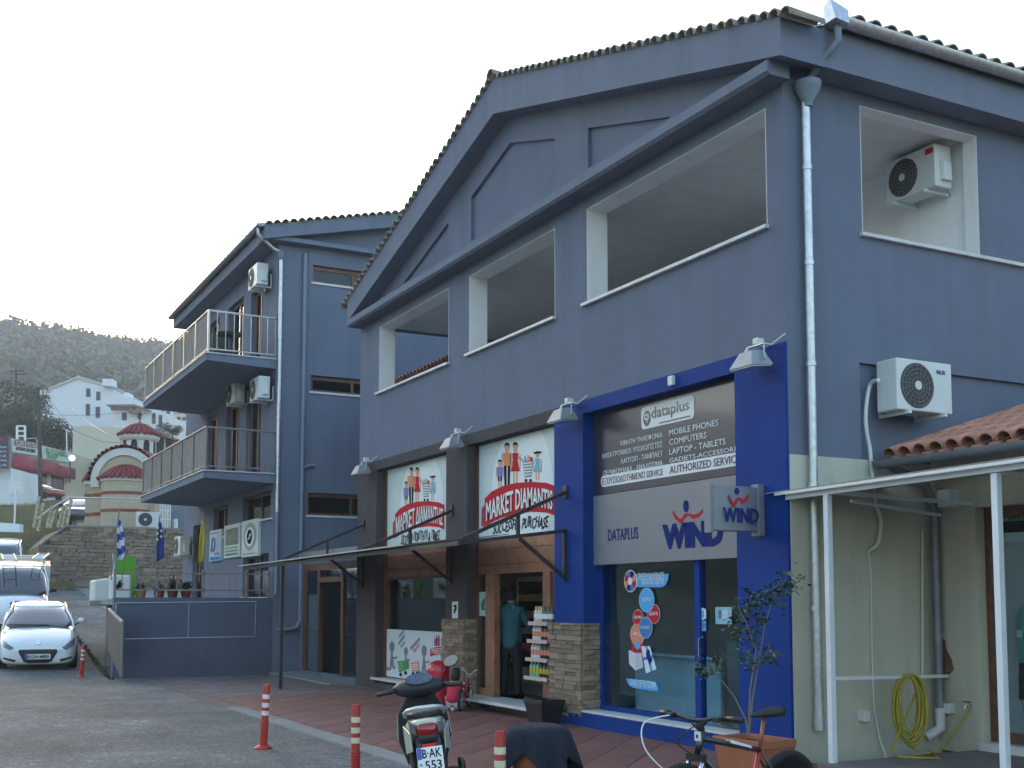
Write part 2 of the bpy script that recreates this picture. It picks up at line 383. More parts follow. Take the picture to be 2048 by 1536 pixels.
# ------------------------------------------------------------------ main building (corner of its front at the origin, front faces -y)
def wallgrid(b, A, Z, holes, d0, d1, axis='x', back=True):
    """wall with rectangular openings; a runs along x (axis x) or y (axis y), thickness d0..d1"""
    pt = (lambda a, d, z: V((a, d, z))) if axis == 'x' else (lambda a, d, z: V((d, a, z)))
    As = sorted(set([A[0], A[1]]+[h[0] for h in holes]+[h[1] for h in holes])); Zs = sorted(set([Z[0], Z[1]]+[h[2] for h in holes]+[h[3] for h in holes]))
    As = [a for a in As if A[0] <= a <= A[1]]; Zs = [z for z in Zs if Z[0] <= z <= Z[1]]
    def solid(i, j):
        if i < 0 or j < 0 or i >= len(As)-1 or j >= len(Zs)-1: return False
        a = (As[i]+As[i+1])/2; z = (Zs[j]+Zs[j+1])/2
        return not any(h[0] < a < h[1] and h[2] < z < h[3] for h in holes)
    for i in range(len(As)-1):
        for j in range(len(Zs)-1):
            if not solid(i, j): continue
            a, c, z, w = As[i], As[i+1], Zs[j], Zs[j+1]
            b.quad(pt(a,d0,z), pt(c,d0,z), pt(c,d0,w), pt(a,d0,w))
            if back: b.quad(pt(a,d1,z), pt(a,d1,w), pt(c,d1,w), pt(c,d1,z))
            if not solid(i-1, j): b.quad(pt(a,d0,z), pt(a,d0,w), pt(a,d1,w), pt(a,d1,z))
            if not solid(i+1, j): b.quad(pt(c,d0,z), pt(c,d1,z), pt(c,d1,w), pt(c,d0,w))
            if not solid(i, j-1): b.quad(pt(a,d0,z), pt(a,d1,z), pt(c,d1,z), pt(c,d0,z))
            if not solid(i, j+1): b.quad(pt(a,d0,w), pt(c,d0,w), pt(c,d1,w), pt(a,d1,w))
    return b
HB = thing('shop_building', 'large blue grey two storey building with gable pediment over the shopfronts', 'building', (-6.5, 0, 0))
W1, W2, W3 = (-11.93,-8.64,5.81,7.12), (-7.82,-4.95,5.81,7.12), (-4.06,-.28,5.81,7.13)
b = MB(); wallgrid(b, (-13,0), (4.45,7.552), [W1,W2,W3], 0, .32); b.build('front_wall', WALL, HB)
# right side wall: opening, shallow recess for the unit, cream painted base
b = MB(); wallgrid(b, (.322,14), (3.25,7.46), [(1.12,3.0,5.81,7.28),(1.03,14,3.25,4.33)], 0, -.20, 'y'); b.box(-.2,0,0,.32,3.25,4.45); b.build('side_wall', WALL, HB)
b = MB().box(-.17,-.05,1.03,14,3.25,4.36); b.build('recessed_panel', WALL, HB)
b = MB().box(-.3,.012,.0,14,-.05,3.25); b.build('painted_base', CREAM, HB)
b = MB(); wallgrid(b, (.322,14), (-.05,7.46), [(.45,5.5,5.6,7.33)], -13, -12.75, 'y'); b.build('left_wall', WALL, HB)
b = MB().box(-13,-.2,13.8,14,-.05,7.4); b.build('rear_wall', WALL, HB)
# white reveals of the openings
def reveal(o, y0, y1, t=.006, name='window_reveal'):
    x0,x1,z0,z1 = o; b = MB()
    b.box(x0,x0+t,y0,y1,z0,z1); b.box(x1-t,x1,y0,y1,z0,z1); b.box(x0+t,x1-t,y0,y1,z1-t,z1); return b.build(name, WHITEW, HB)
for o in (W1,W2,W3):
    reveal(o, -.004, .33); x0,x1,z0,z1 = o
    b = MB().box(x0-.09,x1+.03,-.06,.34,z0-.045,z0); b.build('window_sill', MARBLE, HB, bev=.006)
b = MB(); b.box(-.20,.004,1.12,1.126,5.81,7.28); b.box(-.20,.004,2.994,3.0,5.81,7.28); b.box(-.20,.004,1.126,2.994,7.274,7.28); b.build('window_reveal', WHITEW, HB)
b = MB().box(-.22,.05,1.08,7.5,5.765,5.81); b.build('window_sill', MARBLE, HB, bev=.006)
# loggia behind the openings
b = MB(); b.box(-12.75,-.2,.32,13.8,5.45,5.62); b.build('loggia_floor', INNER, HB)
b = MB(); b.box(-12.75,-.2,.32,13.8,7.33,7.45); b.build('loggia_ceiling', INNER, HB)
b = MB(); b.box(-7.5,-.2,6.6,6.8,5.62,7.33); b.build('loggia_back_wall', INNER, HB)
b = MB(); b.box(-2.6,-.2,3.05,3.2,5.62,7.33); b.build('loggia_partition', WHITEW, HB)
b = MB(); b.box(-2.75,-2.6,3.05,6.6,5.62,7.33); b.build('loggia_partition', WHITEW, HB)
# pediment: triangular field with sunk panels
from mathutils.geometry import tessellate_polygon
out = [(-13,7.55),(.0,7.55),(.0,7.62),(-6.35,9.55),(-13,7.62)]
pans = [[(-10.75,7.70),(-8.68,7.70),(-8.68,8.30)], [(-7.77,7.70),(-4.94,7.70),(-4.94,8.46),(-6.36,8.90),(-7.77,8.46)], [(-4.02,7.70),(-2.05,7.70),(-4.02,8.28)]]
b = MB(); allp = out+sum(pans, [])
for t in tessellate_polygon([[V((p[0],p[1],0)) for p in q] for q in [out]+pans]): b.quad(*[V((allp[i][0], 0.0, allp[i][1])) for i in t])
for q in pans:
    for i in range(len(q)):
        a, c = q[i-1], q[i]; b.quad((a[0],0,a[1]),(c[0],0,c[1]),(c[0],.055,c[1]),(a[0],.055,a[1]))
b.build('pediment_field', WALL, HB)
for q in pans:
    b = MB().poly([(p[0]*1, .055, p[1]) for p in q], (0,.03,0)); b.build('pediment_panel', WALL, HB)
def g_out(x): return 9.87-.305*abs(x+6.35)
def g_in(x): return 9.31-.284*abs(x+6.35)
b = MB(); xl, xr = -12.98, .33
pts = [(xl,g_out(xl)),(-6.35,9.87),(xr,g_out(xr)),(xr,g_in(xr)),(-6.35,9.31),(xl,g_in(xl))]
for sgn in (0,1):
    q = [pts[0],pts[1],pts[4],pts[5]] if sgn == 0 else [pts[1],pts[2],pts[3],pts[4]]
    b.poly([(p[0],-.3,p[1]) for p in q], (0,.6,0))
b.build('gable_fascia', WALLD, HB)
prof = [(.0,7.60),(-.27,7.45),(-.31,7.45),(-.31,7.335),(-.27,7.30),(.0,7.30)]
b = MB().loft([[(x,p[0],p[1]) for p in prof] for x in (-12.985,.12)]); b.build('cornice', WALLD, HB)
# eaves along the side: fascia, soffit, roof planes
b = MB(); b.box(.02,.328,.302,14,7.42,7.86); b.build('side_eave', WALLD, HB)
b = MB(); b.box(-12.98,-13.0-.0,.302,14,7.42,7.86) if False else b.box(-13.3,-13.001,.302,14,7.42,7.86); b.build('side_eave', WALLD, HB)
b = MB()
for s_ in (-1,1):
    xe = -6.35+s_*6.76; ze = 9.92-.305*6.76
    n = 58
    for i in range(n):                       # ribbed tile covering, one trough and crest per step along y
        y0 = .31+i*.236
        for k, (dy, dz) in enumerate(((0,0),(.06,.05),(.118,.07),(.176,.05),(.236,0))):
            if k == 4: break
            d2 = ((0,0),(.06,.05),(.118,.07),(.176,.05),(.236,0))[k+1]
            b.quad((-6.35,y0+dy,9.92+dz),(xe,y0+dy,ze+dz),(xe,y0+d2[0],ze+d2[1]),(-6.35,y0+d2[0],9.92+d2[1]))
b.build('roof_covering', TERRA, HB)
# barrel tiles: coping along both rakes, tile ends at the side eave
def barrel(L, r0, r1, th=.014, n=8):
    b = MB(); rr = []
    for x, r in ((0,r0),(L,r1)):
        rr.append([V((r*cos(pi*i/n), x, r*sin(pi*i/n))) for i in range(n+1)]+[V(((r-th)*cos(pi*i/n), x, (r-th)*sin(pi*i/n))) for i in range(n, -1, -1)])
    b.loft(rr); return b
def tilemesh(name, L, r0, r1, mt):
    me = barrel(L, r0, r1).mesh(name); me.materials.append(mt); return me
TM = tilemesh('roof_tile', .5, .088, .072, TERRA)
random.seed(5)
n = 38
for s_ in (-1,1):
    for i in range(n):
        x = -6.35+s_*(.12+i*.181); 
        share('roof_tile', TM, HB, (x, -.36+random.uniform(-.012,.012), g_out(x)-.012), rot=(0, s_*.296, 0))
share('roof_tile', TM, HB, (-6.35,-.37,9.90), scale=(1.35,1,1.35))
TE = tilemesh('roof_tile', .42, .10, .085, TERRA)
for i in range(52):
    share('roof_tile', TE, HB, (.49, .664+i*.236, 7.90), rot=(.297, 0, pi/2))
# gutter, funnel and downpipe on the side wall
def halfpipe(p, q, r, n=8, th=.006):
    p, q = V(p), V(q); t = (q-p).normalized(); a = t.cross(V((0,0,1))).normalized(); rr = []
    for c in (p, q):
        rr.append([c+a*(r*cos(pi+pi*i/n))+V((0,0,r*sin(pi+pi*i/n))) for i in range(n+1)]+[c+a*((r-th)*cos(2*pi-pi*i/n))+V((0,0,(r-th)*sin(2*pi-pi*i/n))) for i in range(n+1)])
    return MB().loft(rr)
halfpipe((.44,.33,7.93),(.44,14,7.90),.085).build('gutter', STEEL, HB, smooth=True)
b = MB(); b.hexa([(.34,.27,7.86),(.55,.27,7.86),(.55,.46,7.84),(.34,.46,7.84),(.36,.29,8.08),(.45,.29,8.12),(.50,.50,8.02),(.36,.50,8.0)]); b.build('gutter_cap', STEEL, HB)
b = MB(); b.tube([(.44,.40,7.86),(.44,.40,7.68),(.30,.32,7.52),(.13,.27,7.36)], .042, 12); b.build('rain_spout', PAINTP, HB, smooth=True)
b = MB().lathe((.11,.26,0), [(.05,7.05),(.055,7.10),(.14,7.24),(.15,7.30),(.15,7.32),(.12,7.32)], 18); b.build('hopper', PAINTP, HB, smooth=True)
b = MB().tube([(.085,.25,7.12),(.085,.25,4.0),(.09,.26,.42)], .048, 14); b.build('downpipe', STEEL, HB, smooth=True)
b = MB().tube([(.09,.26,.55),(.09,.26,.36)], .058, 14); b.build('downpipe_end', STEEL, HB, smooth=True)
for z in (6.35,5.3,4.2,2.9,1.6): b = MB().tube([(.085,.25,z),(.085,.25,z+.05)], .057, 14); b.build('pipe_bracket', STEEL, HB, smooth=True)
# ---- ground floor: brown and cobalt surrounds
OL, ORR, OB = (-11.95,-8.66), (-7.83,-4.95), (-4.14,-.85)
ZT = 4.27
b = MB(); wallgrid(b, (-13.0,-4.931), (-.05,4.452), [(OL[0],OL[1],-.05,ZT),(ORR[0],-4.931,-.05,ZT)], -.03, .42); b.build('brown_surround', BROWN, HB)
b = MB(); wallgrid(b, (-4.931,-.003), (.0,4.456), [(OB[0],OB[1],.0,ZT)], -.034, .40); b.build('blue_surround', BLUE, HB)
b = MB(); b.box(-4.98,.004,-.075,.10,-.05,.21); b.build('blue_plinth', BLUE, HB)
b = MB(); b.box(-4.14,-.85,-.078,.2,.21,.238); b.build('shop_sill', MARBLE, HB, bev=.004)
b = MB(); b.box(OL[0]-.14,OL[1],-.07,.2,.185,.23); b.build('shop_sill', MARBLE, HB, bev=.004)
b = MB(); b.box(ORR[0]-.0,-5.02,-.32,.9,.14,.185); b.build('door_step', MARBLE, HB, bev=.006)
b = MB(); b.box(-12.95,-5.02,-.05,.35,-.05,.14); b.build('brown_plinth', BROWN, HB)
# ledger stone cladding on two piers, stone by stone
SM = []
random.seed(21)
for k in range(12):
    q = MB(); d = lambda s=.006: random.uniform(-s, s)
    q.hexa([V((-.5+d(.03),0,-.5+d(.12))),V((.5+d(.03),0,-.5+d(.12))),V((.5,1,-.5)),V((-.5,1,-.5)),V((-.5+d(.03),0+d(.25),.5+d(.12))),V((.5+d(.03),0+d(.25),.5+d(.12))),V((.5,1,.5)),V((-.5,1,.5))])
    me = q.mesh('stone'); me.materials.append(STONE[k % 4]); SM.append(me)
def cladding(parent, a0, a1, z0, z1, d, axis, rh=.062, lw=(.16,.34), out=-1, depth=.03):
    z = z0
    while z < z1-.02:
        h = min(rh*random.uniform(.75,1.25), z1-z); a = a0-random.uniform(0,.15)
        while a < a1-.03:
            w = random.uniform(*lw); s0, s1 = max(a, a0), min(a+w, a1); a += w
            if s1-s0 < .03: continue
            o = share('stone', random.choice(SM), parent, (0,0,0)); dep = depth*random.uniform(.6,1.5)
            if axis == 'x': P = V(((s0+s1)/2, d-dep, z+h/2)); o.scale = (s1-s0-.006, dep, h-.006)
            else: P = V((d+dep, (s0+s1)/2, z+h/2)); o.scale = (s1-s0-.006, dep, h-.006); o.rotation_euler = (0,0,pi/2)
            o.location = P-origin(parent)
        z += h
def stone_pier(name, x0, x1, y1):
    b = MB().box(x0,x1,-.05,y1,.12,1.4); p = b.build('stone_pier', MORT, HB)
    cladding(p, x0, x1, .12, 1.4, -.05, 'x'); cladding(p, -.05, y1, .12, 1.4, x1, 'y', lw=(.12,.25))
stone_pier('p', -8.70, -7.83, .26); stone_pier('p', -5.02, -4.14, .22)
# ------------------------------------------------------------------ shopfronts
def zz(x0, y0, s, pl, axis=1): return lambda x, y: on(x0+x*s, y0+y*s, axis, pl)
def ptext(s, f, a, x1, h, mt, parent, bold=0.0, **k):              # text from zoom point a (lower left) to column x1
    p = f(*a); q = f(x1, a[1]); return text(s, p, (q-p).length, h, mt, parent, bold=bold, **k)
def pflat(pts, f, mt, parent, name, off=.002, th=.003, mb=None):   # flat print traced on the sign's plane
    P = [f(*p)+V((0,-off,0)) for p in pts]; b = mb or MB(); b.poly(P, (0,-th,0)); return b if mb else b.build(name, mt, parent)
# rooms behind the glass
ROOM = M('shop_interior', (.25,.26,.27), .8, var=.15, scale=1.5); ROOMT = M('shop_interior_teal', (.20,.32,.35), .7, var=.15, scale=1.5); RFLOOR = M('shop_floor', (.32,.33,.34), .35, var=.15)
DESK = M('teal_counter', (.25,.42,.50), .5, var=.1)
def room(x0, x1, y1, z1, mt):
    b = MB(); b.quad((x0,.42,z1),(x1,.42,z1),(x1,y1,z1),(x0,y1,z1)); b.quad((x0,.42,.18),(x0,y1,.18),(x0,y1,z1),(x0,.42,z1)); b.quad((x1,.42,.18),(x1,.42,z1),(x1,y1,z1),(x1,y1,.18))
    b.quad((x0,y1,.18),(x1,y1,.18),(x1,y1,z1),(x0,y1,z1)); b.build('shop_room', mt, HB)
    b = MB(); b.quad((x0,.3,.185),(x1,.3,.185),(x1,y1,.185),(x0,y1,.185)); b.build('shop_room_floor', RFLOOR, HB)
room(-12.7,-4.96,5,2.75,M('warm_interior', (.58,.50,.40), .8, var=.15, scale=1.2)); room(-4.9,-.32,6,2.3,ROOMT)
def frame(o, z0, z1, y, w, mt, parent, d=.06, name='frame'):
    x0, x1 = o; b = MB(); b.box(x0,x0+w,y,y+d,z0,z1); b.box(x1-w,x1,y,y+d,z0,z1); b.box(x0+w,x1-w,y,y+d,z1-w,z1); b.box(x0+w,x1-w,y,y+d,z0,z0+w); return b.build(name, mt, parent)
def pane(x0, x1, z0, z1, y, parent, mt=None): return MB().box(x0,x1,y,y+.008,z0,z1).build('pane', mt or GLASS, parent)
# blue shop window and door
ym = .20; xm = on(1397,1300,1,ym).x
sw = MB().box(-4.14,-4.06,ym,ym+.07,.24,2.2); sw.box(-.93,-.85,ym,ym+.07,.24,2.2); sw.box(xm-.06,xm+.05,ym-.01,ym+.075,.24,2.2); sw.box(-4.06,xm-.06,ym,ym+.07,.24,.30); sw = sw.build('shop_window', BLUE, HB)
pane(-4.06, xm-.06, .30, 2.19, ym+.03, sw); pane(xm+.05, -.93, .25, 2.19, ym+.035, sw)
b = MB().tube([(xm+.13,ym-.03,1.02),(xm+.13,ym-.09,1.05),(xm+.13,ym-.09,1.25),(xm+.13,ym-.03,1.28)], .014, 8); b.build('door_handle', CHROME, sw, smooth=True)
bb_ = thing('added_backboard', 'low teal display board just behind the phone shop glass', 'board', (-3,.75,.19)); MB().box(-4.03,-2.15,.72,.76,.19,.98).build('panel', M('teal_board', (.16,.36,.46), .5, var=.15, scale=2), bb_); MB().box(-4.03,-2.15,.60,.76,.98,1.01).build('ledge', MAT['teal_board'], bb_)  # added board that gives the lower shop glass its lighter teal
ct = thing('service_counter', 'teal service counter inside the phone shop behind the glass', 'counter', (-2.9,2.4,.19)); b = MB().box(-3.9,-1.9,2.2,2.8,.19,1.12); b.build('counter_body', DESK, ct); b = MB().box(-3.95,-1.85,2.15,2.85,1.12,1.16); b.build('counter_top', M('counter_top', (.2,.2,.21), .4), ct)
sh = thing('display_shelf', 'dark display shelving on the far wall of the phone shop', 'shelf', (-2.5,5.6,.19))
for z in (.6,1.1,1.6): b = MB().box(-4.6,-.6,5.5,5.95,z,z+.03); b.build('shelf_board', M('shelf_grey', (.25,.27,.29), .5), sh)
for s_ in (-4.6,-2.6,-.65): b = MB().box(s_,s_+.04,5.48,5.96,.19,1.9); b.build('shelf_upright', DKST, sh)
# sign over the phone shop: upper dark panel
yd = .17; z7 = zz(1180,770,.234423,yd-.03)
PURP = M('dark_glossy_sign', (.040,.036,.052), .28, var=.05, coat=.6)
dp = thing('shop_sign', 'glossy dark sign listing phone and computer services in Greek and English', 'sign', (-2.5,yd,3.15))
b = MB().box(-4.138,-.852,yd-.03,yd+.03,3.145,4.268); b.build('sign_panel', PURP, dp)
P = z7(658,238); b = MB().poly(rrect(P+V((0,-.002,0)), z7(885,238).x-z7(433,238).x, .285, .06), (0,-.004,0)); b.build('logo_plate', PRINTW, dp)
P = z7(490,285); b = MB().poly(disc(P+V((0,-.007,0)), .082, .10), (0,-.002,0)); b.build('logo_badge', PURP, dp)
text('cp', V((P.x,yd-.03,P.z-.06)), .11, .12, PRINTW, dp, off=.010, bold=.02, align=.5)
dd = z7(528,308); e = z7(860,308); text('dataplus', V((dd.x,yd-.03,z7(528,305).z-.02)), e.x-dd.x-.02, .185, PURP, dp, off=.007, bold=.012)
b = MB().box(z7(590,0).x, e.x, yd-.041, yd-.037, P.z-.105, P.z-.092); b.build('logo_underline', PURP, dp)
rows = ['ΚΙΝΗΤΗ ΤΗΛΕΦΩΝΙΑ','ΗΛΕΚΤΡΟΝΙΚΟΙ ΥΠΟΛΟΓΙΣΤΕΣ','ΛΑΠΤΟΠ - ΤΑΜΠΛΕΤ','ΠΕΡΙΦΕΡΕΙΑΚΑ - ΑΝΑΛΩΣΙΜΑ']; left = [262,108,262,118]
eng = ['MOBILE PHONES','COMPUTERS','LAPTOP - TABLETS','GADJETS-ACCESSORIES']; rgt = [1100,998,1160,1308]
for i in range(4):
    z = z7(650, 440+i*81).z; h = .070
    text(rows[i], V((z7(left[i],500).x,yd-.03,z)), z7(622,500).x-z7(left[i],500).x, h, PRINTW, dp, bold=.0)
    text(eng[i], V((z7(680,500).x,yd-.03,z)), z7(rgt[i],500).x-z7(680,500).x, h*1.06, PRINTW, dp, bold=.0)
z = z7(650, 768).z; x0 = z7(96,800).x; x1 = -.855
b = MB().poly(rrect(V(((x0+x1)/2,yd-.032,z+.052)), x1-x0, .155, .07), (0,-.003,0)); b.build('service_band', PRINTW, dp)
text('ΕΞΟΥΣΙΟΔΟΤΗΜΕΝΟ SERVICE', V((z7(108,800).x,yd-.03,z+.005)), z7(626,800).x-z7(108,800).x, .088, M('maroon_print', (.13,.02,.04), .5), dp, off=.007)
text('AUTHORIZED SERVICE', V((z7(685,800).x,yd-.03,z+.005)), z7(1282,800).x-z7(685,800).x, .095, MAT['maroon_print'], dp, off=.007, bold=.008)
# WIND fascia sign
wd = thing('shop_sign', 'silver fascia sign with navy WIND lettering, red swoosh and small DATAPLUS', 'sign', (-2.5,yd,2.2))
z7 = zz(1180,770,.234423,yd-.045); b = MB().box(-4.139,-.853,yd-.045,yd+.03,2.19,3.135); b.build('sign_panel', SILVER, wd, bev=.004)
ptext('DATAPLUS', z7, (157,1333), 412, .155, NAVY, wd)
p = z7(620,1405); q = z7(1140,1380); text('WIND', V((p.x,p.y,p.z+.0)), q.x-p.x, .31, NAVY, wd, bold=.07)
def wind_logo(f, parent, mtR, mtN, s=1, nrm=None, dot=(820,1035,.053,.062)):
    sw_ = [(703,1080),(728,1140),(765,1178),(790,1172),(815,1130),(840,1110),(880,1142),(925,1130),(960,1088),(962,1056),(925,1096),(880,1108),(840,1090),(808,1100),(785,1135),(765,1143),(735,1110),(716,1076)]
    return sw_
sw_ = wind_logo(z7, wd, RED, NAVY); pflat(sw_, z7, RED, wd, 'logo_swoosh'); b = MB().poly(disc(z7(820,1033)+V((0,-.002,0)), .055, .075), (0,-.003,0)); b.build('logo_dot', NAVY, wd)
# projecting WIND box sign on its bracket, at right angles to the front
xs_ = -.42; ya = on(1413,1000,0,xs_).y; zb, zt = on(1413,1066,0,xs_).z, on(1413,967,0,xs_).z
pj = thing('projecting_sign', 'silver double sided WIND blade sign projecting from the blue pier', 'sign', (xs_,-.2,zb))
rg = []
for t in [i/10 for i in range(11)]:
    y = ya+.05+(-.12-ya-.05)*t; c = .045+.05*sin(pi*t); rg.append((y, c))
ring = [(xs_+c, y) for y, c in rg]+[(xs_-c, y) for y, c in rg[::-1]]
MB().loft([[V((x, y, z)) for x, y in ring] for z in (zb+.03, zt-.02)]).build('sign_face', SILVER, pj, smooth=True)
MB().box(xs_-.055,xs_+.055,ya+.005,ya+.05,zb,zt).build('end_rail', SILVER, pj, bev=.01); MB().box(xs_-.06,xs_+.06,-.13,-.036,zb-.02,zt+.02).build('end_rail', SILVER, pj, bev=.01)
ym_ = (ya-.08)/2; L_ = -.12-ya
text('WIND', V((xs_+.098,ya+.05+L_*.13,zb+.22*(zt-zb))), L_*.74, .30*(zt-zb), NAVY, pj, X=(0,1,0), N=(1,0,0), bold=.035)
sc_ = .00125; b = MB().poly([V((xs_+.10, ym_+(x-832)*.00105, zb+.62*(zt-zb)-(y-1140)*.00125)) for x, y in sw_], (.004,0,0)); b.build('logo_swoosh', RED, pj)
b = MB().poly(disc((xs_+.10,ym_-.02,zb+.62*(zt-zb)+.125), .03, .035, X=(0,1,0)), (.004,0,0)); b.build('logo_dot', NAVY, pj)
for z in (zb+.06, zt-.06): b = MB().tube([(xs_,-.08,z),(xs_,-.034,z)], .02, 8); b.build('bracket', STEEL, pj)
# decals on the phone shop glass
zd = zz(1230,1120,.182349,ym+.018)
def ell(x, y, rx, ry, n=24): return [(x+rx*cos(2*pi*i/n), y+ry*sin(2*pi*i/n)) for i in range(n)]
st = thing('window_sticker', 'round prize wheel sticker with sky blue banner on the phone shop glass', 'sticker', zd(340,230), 'promotion stickers on the phone shop window')
pflat([(200,155),(592,152),(585,215),(560,270),(520,299),(200,297)], zd, CYANP, st, 'banner'); pflat(ell(177,232,71,122), zd, PRINTW, st, 'wheel', .006)
for i in range(8):
    a = 2*pi*i/8; a2 = a+2*pi/8
    pflat([(177+18*cos(t), 232+30*sin(t)) for t in (a, a2)]+[(177+64*cos(t), 232+112*sin(t)) for t in (a2, (a+a2)/2, a)], zd, (RED,BLUEP,NAVY,PEACHP)[i % 4], st, 'wheel_segment', .010)
pflat(ell(177,232,24,42), zd, PRINTW, st, 'wheel_hub', .014)
ptext('ΠΑΙΞΕ ΚΑΙ ΚΕΡΔΙΣΕ', zd, (262,217), 545, .085, PRINTW, st, off=.006); ptext('ΑΠΙΘΑΝΑ ΔΩΡΑ!', zd, (300,270), 540, .075, PRINTW, st, off=.006)
st = thing('window_sticker', 'sticker of coloured balloons rising from a white gift box', 'sticker', zd(320,1200), 'promotion stickers on the phone shop window')
for (x, y, rx, ry, mt, t, o, ts) in ((254,630,53,82,RED,'300 MB',.002,.04),(428,592,66,104,RED,'ΔΩΡΑ',.003,.045),(250,815,75,118,PEACHP,'4G',.004,.05),(355,440,80,130,CYANP,'ΔΩΡΟ',.010,.05),(345,742,68,114,M('balloon_blue', (.03,.17,.50), .4),'ΚΕΡΔΙΣΕ',.010,.04)):
    pflat(ell(x,y,rx+4,ry+5), zd, PRINTW, st, 'balloon_rim', o, .002); pflat(ell(x,y,rx,ry), zd, mt, st, 'balloon', o+.003, .002); p = zd(x,y+14); text(t, p, min(.2, abs(zd(x+rx*.75,y).x-p.x)*2), ts, PRINTW, st, off=o+.006, align=.5)
pflat([(190,905),(315,905),(305,1020),(180,1000)], zd, RED, st, 'box_filling', .002); pflat([(228,900),(270,890),(290,960),(250,985),(220,950)], zd, CYANP, st, 'box_filling', .007)
pflat([(158,985),(230,1020),(232,1212),(162,1140)], zd, M('lilac_white', (.62,.62,.68), .5), st, 'gift_box', .008); pflat([(230,1020),(300,1020),(318,1180),(232,1212)], zd, M('lilac_shade_side', (.50,.50,.58), .5), st, 'gift_box', .008)
pflat([(298,945),(392,945),(464,1196),(350,1243)], zd, PRINTW, st, 'box_lid', .012); pflat([(318,1070),(425,1040),(430,1075),(325,1100)], zd, BLUEP, st, 'ribbon', .016); pflat([(345,945),(368,945),(425,1215),(400,1225)], zd, CYANP, st, 'ribbon', .016)
pflat([(365,980),(390,985),(400,1060),(425,1090),(395,1150),(370,1090),(355,1030)], zd, NAVY, st, 'bow', .02)
st = thing('window_sticker', 'small slanted sky blue banner sticker under the gift box', 'sticker', zd(300,1370), 'promotion stickers on the phone shop window')
pflat([(125,1298),(440,1335),(478,1390),(474,1440),(200,1402),(150,1370)], zd, CYANP, st, 'banner'); p, q = zd(165,1372), zd(445,1410); text('ΟΛΟΙ ΚΕΡΔΙΖΟΥΝ!', p, None, .08, PRINTW, st, fn=lambda a, c: (a*(q.x-p.x)+.02*c, a*(q.z-p.z)+c*.085))
st = thing('opening_hours_notice', 'pale blue opening hours notice stuck on the glass door', 'notice', zd(1190,700))
pflat([(1103,515),(1284,517),(1282,705),(1108,702)], zd, M('notice_blue', (.22,.46,.58), .5), st, 'notice_sheet')
for i in range(6): pflat([(1140,552+i*15),(1170,552+i*15),(1170,560+i*15),(1140,560+i*15)], zd, NAVY, st, 'print_line', .006); pflat([(1182,552+i*15),(1245,552+i*15),(1245,560+i*15),(1182,560+i*15)], zd, PRINTW, st, 'print_line', .006)
st = thing('door_sticker', 'narrow white and blue stickers on the glass door by the mullion', 'sticker', zd(970,780))
pflat([(935,535),(975,525),(1000,545),(1002,640),(960,660),(940,620)], zd, PRINTW, st, 'sticker_top'); pflat([(942,668),(1000,662),(1002,780),(945,780)], zd, CYANP, st, 'sticker_bottom'); pflat([(955,560),(975,550),(985,620),(962,635)], zd, CYANP, st, 'print_mark', .006); pflat([(950,700),(995,698),(995,735),(950,738)], zd, BLUEP, st, 'print_mark', .006)

